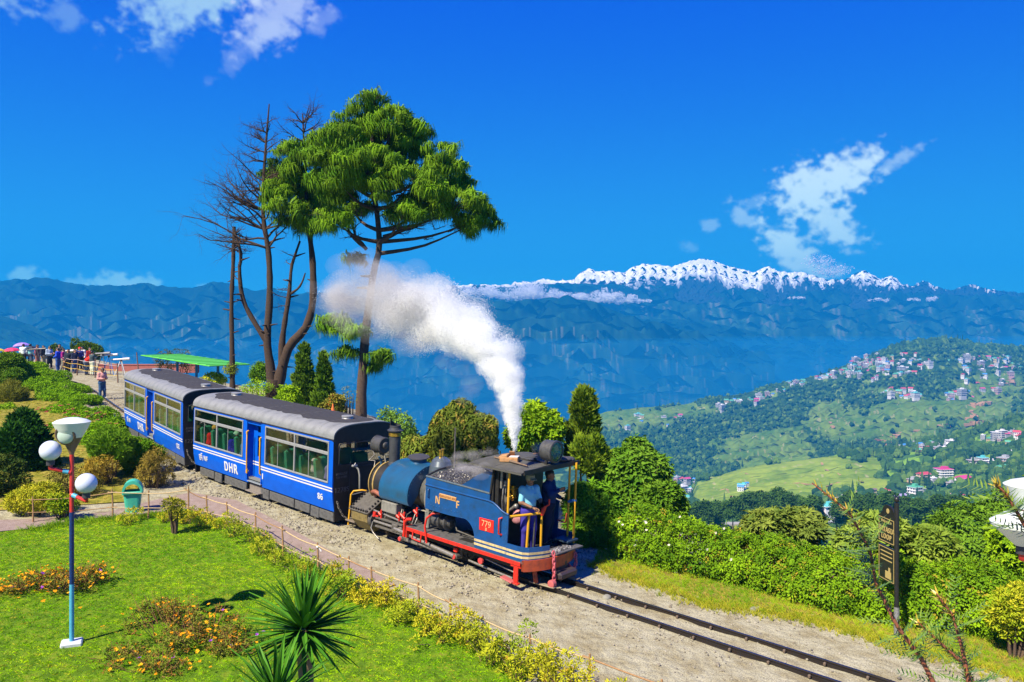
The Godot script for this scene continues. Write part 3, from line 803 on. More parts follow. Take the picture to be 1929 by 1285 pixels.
var lawn_poly := PackedVector2Array()
var verge_poly := PackedVector2Array()
var garden_poly := PackedVector2Array()
var path_edge := []

func build_ground() -> void:
	var dirt := dirt_mat("ground_dirt", [[0.0, Color(0.24, 0.21, 0.12)], [0.36, Color(0.32, 0.3, 0.2)], [0.6, Color(0.37, 0.36, 0.255)], [1.0, Color(0.43, 0.42, 0.31)]], 0.16, 0.5, 31)

	var s := Shape.new()
	var G := []
	for j in 150:
		var row := []
		for i in 150:
			var x := -62.0 + i * 0.75; var z := -14.0 + j * 0.85
			var p := ground(x, z)
			p.y += 0.02 * sin(x * 2.3 + z) * cos(z * 1.9 - x)
			row.append(p)
		G.append(row)
	for j in 149:
		for i in 149:
			s.quad_n(G[j][i], G[j][i + 1], G[j + 1][i + 1], G[j + 1][i], Vector3.UP, Vector3.UP, Vector3.UP, Vector3.UP)
	s.n = smooth_normals(s.v)
	part("ground", s, dirt, self).set_meta("kind", "structure")

	var paving := dirt_mat("path_concrete", [[0.0, Color(0.27, 0.21, 0.18)], [0.5, Color(0.32, 0.255, 0.225)], [1.0, Color(0.36, 0.3, 0.27)]], 0.35, 0.25, 41)
	var edge_out := [[745, 1104], [690, 1074], [620, 1040], [560, 1006], [500, 973], [445, 945], [400, 938], [360, 930], [300, 942], [200, 968], [60, 980], [-60, 985]]
	var edge_in := [[-60, 1010], [0, 1004], [60, 998], [130, 985], [230, 975], [345, 962], [380, 975], [430, 990], [480, 1008], [533, 1040], [600, 1072], [655, 1098], [705, 1118]]
	var poly := px_outline(edge_out + edge_in)
	sheet("footpath", poly, 0.035, 0.5, paving)

	lawn_poly = px_outline([[-120, 1012], [0, 1006], [60, 1000], [130, 987], [230, 978], [345, 965], [380, 979], [430, 994], [480, 1013], [533, 1046], [600, 1079], [655, 1106], [720, 1132], [788, 1166], [850, 1196], [908, 1222], [1000, 1272]])
	lawn_poly.append(Vector2(-1.0, 10.0)); lawn_poly.append(Vector2(-2.5, 5.0)); lawn_poly.append(Vector2(-16.0, 5.0)); lawn_poly.append(Vector2(-17.0, 14.0))
	var turf := dirt_mat("lawn_turf", [[0.0, Color(0.07, 0.14, 0.008)], [0.45, Color(0.1, 0.2, 0.01)], [0.65, Color(0.14, 0.25, 0.012)], [1.0, Color(0.22, 0.25, 0.03)]], 0.3, 0.6, 51)
	sheet("lawn", lawn_poly, 0.045, 0.5, turf)

	garden_poly = outline([[-60, 22], [-24, 19.5], [-17.5, 21], [-11.2, 24.0], [-12.2, 27.6], [-15.2, 31.8], [-18.0, 36.2], [-21.6, 41.5], [-25.0, 46.6], [-29, 51], [-33, 54], [-60, 57]])
	var dry := dirt_mat("garden_turf", [[0.0, Color(0.13, 0.14, 0.02)], [0.45, Color(0.24, 0.24, 0.03)], [0.7, Color(0.36, 0.31, 0.06)], [1.0, Color(0.36, 0.26, 0.06)]], 0.25, 0.5, 61)
	sheet("garden_turf", garden_poly, 0.03, 0.8, dry)

	verge_poly = px_outline([[1120, 1062], [1150, 1082], [1200, 1096], [1260, 1118], [1330, 1142], [1400, 1152], [1470, 1160], [1530, 1172], [1600, 1190], [1660, 1212], [1720, 1232], [1800, 1248], [1929, 1285]])
	verge_poly.append(Vector2(9.6, 13.2)); verge_poly.append(Vector2(11.6, 15.2)); verge_poly.append(Vector2(9.4, 18.2)); verge_poly.append(Vector2(5.6, 21.0)); verge_poly.append(Vector2(2.6, 23.2))
	var vt := dirt_mat("verge_turf", [[0.0, Color(0.16, 0.13, 0.03)], [0.5, Color(0.24, 0.22, 0.04)], [1.0, Color(0.34, 0.28, 0.08)]], 0.4, 0.6, 71)
	sheet("grass_verge", verge_poly, 0.03, 0.5, vt)

func smooth_normals(v: PackedVector3Array) -> PackedVector3Array:
	var acc := {}
	for k in range(0, v.size(), 3):
		var m := (v[k + 2] - v[k]).cross(v[k + 1] - v[k])
		for j in 3:
			var key := v[k + j].snapped(Vector3(0.001, 0.001, 0.001))
			acc[key] = acc.get(key, Vector3.ZERO) + m
	var n := PackedVector3Array()
	n.resize(v.size())
	for k in v.size(): n[k] = (acc[v[k].snapped(Vector3(0.001, 0.001, 0.001))] as Vector3).normalized()
	return n

# ---------------------------------------------------------------- the two coaches
func frame_at(x: float, y: float, depth: float, heading: float, slope := -0.05) -> Transform3D:
	var a := deg_to_rad(heading)
	var d := Vector3(cos(a), slope, sin(a)).normalized()
	var n := Vector3(-sin(a), 0, cos(a))
	return Transform3D(Basis(d, n.cross(d), n), Vector3(x, y, -depth))

func letters(text: String, height: float, m: Material, parent: Node3D, xf: Transform3D, bold := true, called := "lettering", deep := 0.012) -> MeshInstance3D:
	var f := SystemFont.new()
	f.font_names = PackedStringArray(["Droid Sans"])
	f.font_weight = 700 if bold else 400
	var t := TextMesh.new()
	t.text = text; t.font = f; t.font_size = 64
	t.pixel_size = height / 46.0
	t.depth = deep
	return part(called, t, m, parent, xf)

func wall_z(y: float) -> float:
	if y >= 1.0: return 1.05
	if y >= 0.7: return lerpf(1.03, 1.05, (y - 0.7) / 0.3)
	return lerpf(0.965, 1.03, (y - 0.35) / 0.35)

func side_strip(s: Shape, x0: float, x1: float, y0: float, y1: float, out: float, sg: float) -> void:
	var ys := [y0]
	for y in [0.7, 1.0]: if y > y0 and y < y1: ys.append(y)
	ys.append(y1)
	var poly := PackedVector2Array()
	for y in ys: poly.append(Vector2(wall_z(y) + out, y))
	ys.reverse()
	for y in ys: poly.append(Vector2(wall_z(y) - (0.035 if out == 0.0 else 0.004), y))

	s.prism(poly, x0, x1, Transform3D(Basis(Vector3(0, 0, sg), Vector3(0, 1, 0), Vector3(sg * -1.0, 0, 0) * -sg), Vector3.ZERO) if sg > 0.0 else Transform3D(Basis(Vector3(0, 0, -1), Vector3(0, 1, 0), Vector3(1, 0, 0)), Vector3.ZERO))

func roof_arc(k: float) -> Vector2:
	var a := k * PI / 2.0
	var sx := signf(sin(a)) * pow(absf(sin(a)), 0.62); var cy := pow(maxf(cos(a), 0.0), 0.72)
	return Vector2(1.075 * sx, 2.315 + 0.385 * cy)

func build_coach(called: String, label: String, xf: Transform3D, number: String, roof_tone: Color, roof_dark: Color) -> Node3D:
	var root := thing(called, label, "train coach", xf, "blue coaches of the train")
	var blue := worn("coach_blue", Color(0.003, 0.1, 0.6), Color(0.004, 0.082, 0.5), 0.8, 0.36, 0.0, 0.5)
	blue.metallic_specular = 0.2
	var deep := blue
	var alu := worn("window_aluminium", Color(0.3, 0.32, 0.33), Color(0.24, 0.26, 0.27), 3.0, 0.4, 0.2)
	var black := worn("coach_black", Color(0.012, 0.013, 0.015), Color(0.022, 0.022, 0.024), 1.4, 0.55)
	var grey := worn("underframe_grey", Color(0.1, 0.105, 0.11), Color(0.05, 0.05, 0.05), 2.0, 0.6)
	var white := mat("coach_white", Color(0.6, 0.62, 0.62), 0.5)
	var glass := StandardMaterial3D.new()
	if mat_cache.has("coach_glass"): glass = mat_cache["coach_glass"]
	else:
		glass.resource_name = "coach_glass"
		glass.transparency = BaseMaterial3D.TRANSPARENCY_ALPHA
		glass.albedo_color = Color(0.05, 0.12, 0.08, 0.2)
		glass.roughness = 0.05
		mat_cache["coach_glass"] = glass
	var yellow := mat("handrail_yellow", Color(0.62, 0.33, 0.015), 0.4)
	var seatm := mat("seat_green", Color(0.03, 0.3, 0.15), 0.6)
	var inside := mat("coach_inside", Color(0.16, 0.17, 0.16), 0.8)
	var H := 3.975
	for sg in [1.0, -1.0]:
		var body := Shape.new()
		for seg in [[-H, -0.52], [0.28, H]]:
			side_strip(body, seg[0], seg[1], 0.35, 1.12, 0.0, sg)
			side_strip(body, seg[0], seg[1], 2.235, 2.315, 0.0, sg)
		for pil in [[-H, -3.9], [-0.74, -0.52], [0.28, 0.55], [3.79, H]]:
			side_strip(body, pil[0], pil[1], 1.12, 2.235, 0.0, sg)
		side_strip(body, -0.52, 0.28, 2.24, 2.315, -0.02, sg)
		var wall := part("side_panel", body, blue, root)

		var jamb := Shape.new()
		jamb.box(Vector3(-0.535, 1.33, sg * 0.9), Vector3(0.03, 1.78, 0.25)).box(Vector3(0.295, 1.33, sg * 0.9), Vector3(0.03, 1.78, 0.25)).box(Vector3(-0.12, 2.2, sg * 0.9), Vector3(0.8, 0.05, 0.24))
		part("door_jamb", jamb, deep, root)
		var door := Shape.new()
		var dz: float = sg * 0.8
		door.box(Vector3(-0.12, 0.8, dz), Vector3(0.8, 0.75, 0.035)).box(Vector3(-0.4, 1.65, dz), Vector3(0.24, 0.96, 0.035)).box(Vector3(0.21, 1.65, dz), Vector3(0.14, 0.96, 0.035)).box(Vector3(-0.07, 1.86, dz), Vector3(0.42, 0.1, 0.035)).box(Vector3(-0.07, 2.15, dz), Vector3(0.42, 0.04, 0.035))
		var dr := part("door", door, blue, root)
		part("pane", Shape.new().box(Vector3(-0.07, 1.49, dz), Vector3(0.42, 0.64, 0.008)), glass, dr)
		part("pane", Shape.new().box(Vector3(-0.07, 2.02, dz), Vector3(0.42, 0.22, 0.008)), glass, dr)
		part("step_plate", Shape.new().box(Vector3(-0.12, 0.415, sg * 0.9), Vector3(0.79, 0.025, 0.24), Basis(), 0.005), mat("step_plate", Color(0.35, 0.42, 0.48), 0.4, 0.5), root)
		for hx in [-0.46, 0.3]:
			var hz: float = sg * (wall_z(1.3) + 0.03)
			var hr := Shape.new().tube([Vector3(hx, 1.96 if hx < 0 else 1.86, hz - sg * 0.05), Vector3(hx, 1.93 if hx < 0 else 1.83, hz), Vector3(hx, 1.3, hz), Vector3(hx, 0.78, hz - sg * 0.01), Vector3(hx + 0.02, 0.72, hz - sg * 0.06)], 0.022, 8)
			hr.box(Vector3(hx, 1.9 if hx < 0 else 1.8, hz), Vector3(0.055, 0.1, 0.05), Basis(), 0.01)
			if hx < 0: hr.box(Vector3(hx, 0.72, hz - sg * 0.02), Vector3(0.06, 0.14, 0.05), Basis(), 0.012)
			part("handrail", hr, yellow, root)

		for w in [[-3.9, -0.74, -2.38], [0.55, 3.79, 2.12]]:
			var fr := Shape.new()
			var z: float = sg * 1.05
			var wd: float = w[1] - w[0]; var cx: float = (w[0] + w[1]) / 2
			fr.box(Vector3(cx, 2.215, z), Vector3(wd, 0.045, 0.05), Basis(), 0.008).box(Vector3(cx, 1.125, z), Vector3(wd, 0.045, 0.05), Basis(), 0.008).box(Vector3(cx, 1.905, z), Vector3(wd - 0.07, 0.085, 0.046), Basis(), 0.008)
			fr.box(Vector3(w[0] + 0.02, 1.67, z), Vector3(0.045, 1.05, 0.048), Basis(), 0.008).box(Vector3(w[1] - 0.02, 1.67, z), Vector3(0.045, 1.05, 0.048), Basis(), 0.008).box(Vector3(w[2], 2.07, z), Vector3(0.055, 0.25, 0.047), Basis(), 0.008).box(Vector3(w[2], 1.505, z), Vector3(0.055, 0.72, 0.047), Basis(), 0.008)
			var f := part("window_frame", fr, alu, root)
			for q in [[w[0] + 0.04, w[2] - 0.02], [w[2] + 0.02, w[1] - 0.04]]:
				for r in [[1.15, 1.865], [1.945, 2.195]]:
					part("pane", Shape.new().box(Vector3((q[0] + q[1]) / 2, (r[0] + r[1]) / 2, z - sg * 0.01), Vector3(q[1] - q[0], r[1] - r[0], 0.006)), glass, f)

				if sg > 0: part("sliding_stile", Shape.new().box(Vector3(lerpf(q[0], q[1], 0.42), 1.505, z - 0.012), Vector3(0.02, 0.715, 0.014)), alu, f)

		for y in [[0.972, 1.008], [0.893, 0.931]]:
			var st := Shape.new()
			side_strip(st, -H, -0.52, y[0], y[1], 0.004, sg); side_strip(st, 0.28, H, y[0], y[1], 0.004, sg)
			st.box(Vector3(-0.12, (y[0] + y[1]) / 2, sg * 0.8195), Vector3(0.8, y[1] - y[0], 0.006))
			part("stripe", st, white, root)
		if sg > 0:
			var lean := Basis(Vector3.RIGHT, 0.12)
			letters("DHR", 0.3, white, root, Transform3D(lean, Vector3(-1.5, 0.64, wall_z(0.64) + 0.004)))
			letters("NF", 0.155, white, root, Transform3D(lean, Vector3(-3.13, 0.67, wall_z(0.67) + 0.004)))
			letters(number, 0.17, white, root, Transform3D(lean, Vector3(3.4, 0.67, wall_z(0.67) + 0.004)))

			var dv := Shape.new()
			for b in [[0.0, 0.08, 0.2, 0.025], [-0.07, 0.0, 0.025, 0.16], [0.0, 0.02, 0.025, 0.12], [-0.035, 0.0, 0.07, 0.022], [0.0, -0.075, 0.07, 0.022], [0.03, -0.055, 0.02, 0.05], [0.06, 0.03, 0.022, 0.09], [0.09, 0.0, 0.06, 0.022], [0.12, 0.0, 0.024, 0.17], [0.09, 0.14, 0.09, 0.024], [0.06, 0.115, 0.024, 0.05]]:
				dv.box(Vector3(b[0], b[1], 0), Vector3(b[2], b[3], 0.012 + 0.0007 * dv.v.size() / 36.0))
			part("lettering", dv, white, root, Transform3D(lean, Vector3(-3.48, 0.66, wall_z(0.66) + 0.006)))
			part("mark", Shape.new().box(Vector3(0.42, 0.71, wall_z(0.71) + 0.004), Vector3(0.045, 0.17, 0.01)), white, root)

	var rf := Shape.new()
	var m := 28
	for k in m:
		var a := roof_arc(-1.0 + 2.0 * k / m); var b := roof_arc(-1.0 + 2.0 * (k + 1) / m)
		var na := Vector3(0, 1.0, a.x * 0.55 / maxf(2.72 - a.x * a.x * 0.0 - 2.315 + 0.02, 0.1)).normalized()
		na = roof_normal(-1.0 + 2.0 * k / m); var nb := roof_normal(-1.0 + 2.0 * (k + 1) / m)
		var x0 := -H - 0.04; var x1 := H + 0.04
		rf.quad_n(Vector3(x0, a.y, a.x), Vector3(x0, b.y, b.x), Vector3(x1, b.y, b.x), Vector3(x1, a.y, a.x), na, nb, nb, na)
		rf.quad(Vector3(x0, a.y - 0.03, a.x * 0.985), Vector3(x1, a.y - 0.03, a.x * 0.985), Vector3(x1, b.y - 0.03, b.x * 0.985), Vector3(x0, b.y - 0.03, b.x * 0.985))
		for x in [x0, x1]:
			rf.quad(Vector3(x, a.y, a.x), Vector3(x, a.y - 0.03, a.x * 0.985), Vector3(x, b.y - 0.03, b.x * 0.985), Vector3(x, b.y, b.x))
	var roof := part("roof", rf, worn("roof_" + called, roof_tone, roof_dark, 0.9, 0.55, 0.25, 0.7, 0.3), root)
	var gut := Shape.new()
	for sg in [1.0, -1.0]: gut.box(Vector3(0, 2.312, sg * 1.068), Vector3(2 * H + 0.1, 0.025, 0.035), Basis(), 0.008)
	part("gutter", gut, black, roof)
	var tar := Shape.new()
	var wav := far_noise(int(xf.origin.x * 10.0) + 40, 0.9)
	var nn := 90
	for i in nn:
		var x0 := lerpf(-H + 0.12, H - 0.12, float(i) / nn); var x1 := lerpf(-H + 0.12, H - 0.12, float(i + 1) / nn)
		for k in 10:
			var q := []
			for w in [[x0, k], [x0, k + 1], [x1, k + 1], [x1, k]]:
				var ends: float = clampf(minf(w[0] + H - 0.1, H - 0.1 - w[0]) * 1.4, 0.0, 1.0)
				var lim: float = (0.34 + wav.get_noise_1d(w[0]) * 0.1 + wav.get_noise_1d(w[0] * 6.0 + 50.0) * 0.035) * sqrt(ends)
				var e: float = lerpf(-lim, lim, w[1] / 10.0)
				var p := roof_arc(e)
				q.append(Vector3(w[0], p.y + 0.005, p.x))
			tar.quad_n(q[0], q[1], q[2], q[3], roof_normal(-0.3 + 0.06 * k), roof_normal(-0.3 + 0.06 * k), roof_normal(-0.3 + 0.06 * k), roof_normal(-0.3 + 0.06 * k))
	part("tar_coat", tar, worn("roof_tar", Color(0.026, 0.026, 0.03), Color(0.045, 0.045, 0.05), 1.6, 0.9, 0.0, 0.8, 0.8), roof)
	for x in [-3.1, 3.15]:
		part("ventilator", Shape.new().lathe([Vector2(0.17, 0), Vector2(0.15, 0.05), Vector2(0.17, 0.06), Vector2(0.17, 0.09), Vector2(0.0, 0.11)], Transform3D(Basis(), Vector3(x, 2.69, 0.02)), 18), mat("ventilator", Color(0.35, 0.36, 0.36), 0.4, 0.4), roof)
	for k in 5:
		var seam := []
		for j in 17: 
			var p := roof_arc(-0.97 + 1.94 * j / 16.0)
			seam.append(Vector3(-H + 0.7 + k * 1.63, p.y + 0.003, p.x))
		part("seam", Shape.new().tube(seam, 0.004, 4, false), roof.material_override, roof)
	var hood := Shape.new()
	for sg in [1.0, -1.0]: hood.box(Vector3(-0.12, 2.345, sg * 1.07), Vector3(0.95, 0.02, 0.1), Basis(Vector3.RIGHT, sg * 0.5), 0.006)
	part("door_hood", hood, grey, roof)

	for sg in [1.0, -1.0]:
		var e := Shape.new()
		var top := PackedVector2Array()
		for k in 25:
			var a := roof_arc(-1.0 + 2.0 * k / 24.0)
			top.append(Vector2(a.x * 0.985, a.y - 0.012))
		top.append(Vector2(1.04, 2.19)); top.append(Vector2(-1.04, 2.19))
		var xe := Transform3D(Basis(Vector3(0, 0, 1), Vector3(0, 1, 0), Vector3(-1, 0, 0)), Vector3(sg * (H - 0.02), 0, 0))
		e.prism(top, -0.025, 0.025, xe)
		e.prism(PackedVector2Array([Vector2(-1.04, 1.6), Vector2(-0.95, 0.08), Vector2(0.95, 0.08), Vector2(1.04, 1.6)]), -0.025, 0.025, xe)
		for s2 in [-1.0, 1.0]: e.prism(PackedVector2Array([Vector2(s2 * 1.04, 1.6), Vector2(s2 * 1.04, 2.19), Vector2(s2 * 0.88, 2.19), Vector2(s2 * 0.88, 1.6)]), -0.025, 0.025, xe)
		var ew := part("end_wall", e, black, root)
		part("pane", Shape.new().box(Vector3(sg * (H - 0.02), 1.895, 0), Vector3(0.008, 0.59, 1.76)), glass, ew)
		var rim := Shape.new()
		rim.tube([Vector3(sg * (H + 0.008), 1.62, 0.86), Vector3(sg * (H + 0.008), 2.12, 0.86), Vector3(sg * (H + 0.008), 2.17, 0.8), Vector3(sg * (H + 0.008), 2.17, -0.8), Vector3(sg * (H + 0.008), 2.12, -0.86), Vector3(sg * (H + 0.008), 1.62, -0.86)], 0.014, 6)
		rim.tube([Vector3(sg * (H + 0.008), 1.5, -0.3), Vector3(sg * (H + 0.008), 1.5, 0.5), Vector3(sg * (H + 0.008), 0.35, 0.5), Vector3(sg * (H + 0.008), 0.3, 0.45), Vector3(sg * (H + 0.008), 0.3, -0.3)], 0.01, 6)
		part("beading", rim, mat("end_beading", Color(0.03, 0.035, 0.045), 0.4), ew)
		if sg > 0:
			var scrawl := mat("chalk", Color(0.11, 0.11, 0.12), 0.9)
			var turn := Basis(Vector3.UP, PI / 2)
			letters("MUGGET CLN 0188 TOAD".substr(0, 0) + "AUGUST", 0.07, scrawl, ew, Transform3D(turn, Vector3(H + 0.006, 1.36, 0.76)), false)
			letters("CM 0188", 0.06, scrawl, ew, Transform3D(turn, Vector3(H + 0.006, 1.27, 0.76)), false)
			letters("1278S", 0.13, scrawl, ew, Transform3D(turn, Vector3(H + 0.006, 0.92, 0.74)), false)
			part("lock_bar", Shape.new().rod(Vector3(H + 0.03, 0.78, -0.2), Vector3(H + 0.03, 0.74, 0.44), 0.012, 6), alu, ew)

			part("brake_hose", Shape.new().tube([Vector3(H + 0.05, 1.52, 0.36), Vector3(H + 0.12, 1.45, 0.3), Vector3(H + 0.16, 1.3, 0.28), Vector3(H + 0.15, 1.1, 0.26), Vector3(H + 0.13, 0.95, 0.24), Vector3(H + 0.12, 0.9, 0.23)], 0.026, 8), worn("hose_grey", Color(0.26, 0.27, 0.25), Color(0.16, 0.16, 0.15), 4.0, 0.7), ew)
			part("hose_cock", Shape.new().box(Vector3(H + 0.05, 1.54, 0.38), Vector3(0.1, 0.06, 0.16), Basis(), 0.015).rod(Vector3(H + 0.08, 1.54, 0.42), Vector3(H + 0.08, 1.62, 0.36), 0.014), alu, ew)
			chain("chain", [Vector3(H + 0.03, 0.62, 0.9), Vector3(H + 0.06, 0.45, 0.86), Vector3(H + 0.1, 0.22, 0.74), Vector3(H + 0.16, 0.12, 0.6), Vector3(H + 0.22, 0.2, 0.44), Vector3(H + 0.28, 0.34, 0.3)], 0.05, 0.011, worn("chain_iron", Color(0.2, 0.19, 0.17), Color(0.09, 0.08, 0.07), 6.0, 0.5, 0.4), ew)
		else:
			part("grab_rail", Shape.new().tube([Vector3(-H - 0.02, 2.2, 0.9), Vector3(-H - 0.1, 2.16, 0.92), Vector3(-H - 0.1, 1.6, 0.92), Vector3(-H - 0.02, 1.5, 0.92)], 0.014, 6), alu, ew)

	part("floor", Shape.new().box(Vector3(0, 0.5, 0), Vector3(2 * H - 0.1, 0.06, 1.9)), inside, root)
	part("underframe", Shape.new().box(Vector3(0, 0.3, 0), Vector3(2 * H - 0.2, 0.3, 1.5)).box(Vector3(H + 0.12, 0.3, 0), Vector3(0.3, 0.12, 0.2)).box(Vector3(-H - 0.12, 0.3, 0), Vector3(0.3, 0.12, 0.2)), black, root)
	for sg in [1.0, -1.0]:
		for b in [[-3.7, -2.75], [-2.7, -2.25], [-2.05, -0.7], [0.15, 0.6], [0.65, 1.95], [2.0, 2.75], [2.8, 3.2], [3.22, 3.92]]:
			var hh := 0.25 if b[1] - b[0] > 0.5 else 0.29
			part("equipment_panel", Shape.new().box(Vector3((b[0] + b[1]) / 2, 0.33 - hh / 2 - 0.03, sg * 0.9), Vector3(b[1] - b[0], hh, 0.06), Basis(), 0.012), grey, root)
		part("footstep", Shape.new().box(Vector3(-0.1, 0.14, sg * 0.98), Vector3(0.75, 0.03, 0.22), Basis(), 0.006).box(Vector3(-0.1, 0.24, sg * 0.9), Vector3(0.8, 0.18, 0.04)), worn("step_wood", Color(0.2, 0.18, 0.16), Color(0.12, 0.1, 0.09), 3.0, 0.8), root)
	for bx in [-2.6, 2.6]:
		for ax in [-0.6, 0.6]:
			var wh := Shape.new()
			for sg in [1.0, -1.0]:
				wh.lathe([Vector2(0.0, -0.05), Vector2(0.24, -0.05), Vector2(0.26, -0.04), Vector2(0.245, 0.03), Vector2(0.2, 0.035), Vector2(0.18, 0.02), Vector2(0.07, 0.02), Vector2(0.06, 0.05), Vector2(0.0, 0.05)], Transform3D(Basis(Vector3.RIGHT, sg * PI / 2), Vector3(bx + ax, 0.24, sg * 0.345)), 20)
			wh.rod(Vector3(bx + ax, 0.24, -0.4), Vector3(bx + ax, 0.24, 0.4), 0.04)
			part("wheelset", wh, black, root)

	for row in [-3.45, -2.7, -1.95, -1.2, 0.95, 1.7, 2.45, 3.2]:
		for z in [0.62, -0.62]:
			var st := Shape.new()
			st.box(Vector3(row, 0.9, z), Vector3(0.46, 0.12, 0.62), Basis(), 0.03)
			st.box(Vector3(row - 0.27, 1.25, z), Vector3(0.1, 0.72, 0.62), Basis(Vector3.BACK, 0.16), 0.04)
			st.box(Vector3(row - 0.33, 1.55, z), Vector3(0.12, 0.2, 0.5), Basis(Vector3.BACK, 0.16), 0.05)
			st.box(Vector3(row, 0.68, z), Vector3(0.3, 0.34, 0.08))
			part("seat", st, seatm, root)
	return root

func roof_normal(k: float) -> Vector3:
	var a := roof_arc(clampf(k - 0.03, -1.0, 1.0)); var b := roof_arc(clampf(k + 0.03, -1.0, 1.0))
	var t := b - a
	var n := Vector3(0, t.x, -t.y).normalized()
	return n if n.y >= 0.0 else -n

func chain(called: String, way: Array, link: float, r: float, m: Material, parent: Node3D) -> void:
	var c := Curve3D.new()
	for p in way: c.add_point(p)
	var o := part(called, Shape.new().rod(way[0], way[0] + Vector3(0, 0.01, 0), r, 5), m, parent)
	var total := c.get_baked_length()
	var n := int(total / (link * 1.15))
	var pts := []
	for j in 11:
		var a := TAU * j / 10
		pts.append(Vector3(cos(a) * link * 0.75 + signf(cos(a)) * link * 0.1, sin(a) * link * 0.42, 0))
	var lm := Shape.new().tube(pts, r, 5, false).mesh()
	for k in n:
		var p := c.sample_baked(total * (k + 0.5) / n)
		var d := (c.sample_baked(total * (k + 0.9) / n) - c.sample_baked(total * (k + 0.1) / n)).normalized()
		var up := Vector3.UP if absf(d.y) < 0.9 else Vector3.BACK
		var s := d.cross(up).normalized()
		var b := Basis(d, s.cross(d), s).rotated(d, PI / 2 * (k % 2) + 0.4)
		part("link", lm, m, o, Transform3D(b, p))

# ---------------------------------------------------------------- the steam engine (x: front of the boiler is at -6, the cab end at 0; z towards the camera)
func cross_x(poly: PackedVector2Array, x0: float, x1: float, s: Shape) -> void:
	s.prism(poly, -x1, -x0, Transform3D(Basis(Vector3(0, 0, 1), Vector3(0, 1, 0), Vector3(-1, 0, 0)), Vector3.ZERO))

func arc_poly(cx: float, cy: float, r: float, a0: float, a1: float, n: int) -> Array:
	var out := []
	for k in n + 1:
		var a := deg_to_rad(lerpf(a0, a1, float(k) / n))
		out.append(Vector2(cx + cos(a) * r, cy + sin(a) * r))
	return out

func along_x(at_: Vector3) -> Transform3D:
	return Transform3D(Basis(Vector3(0, 1, 0), Vector3(1, 0, 0), Vector3(0, 0, -1)), at_)

func along_z(at_: Vector3) -> Transform3D:
	return Transform3D(Basis(Vector3(1, 0, 0), Vector3(0, 0, 1), Vector3(0, -1, 0)), at_)

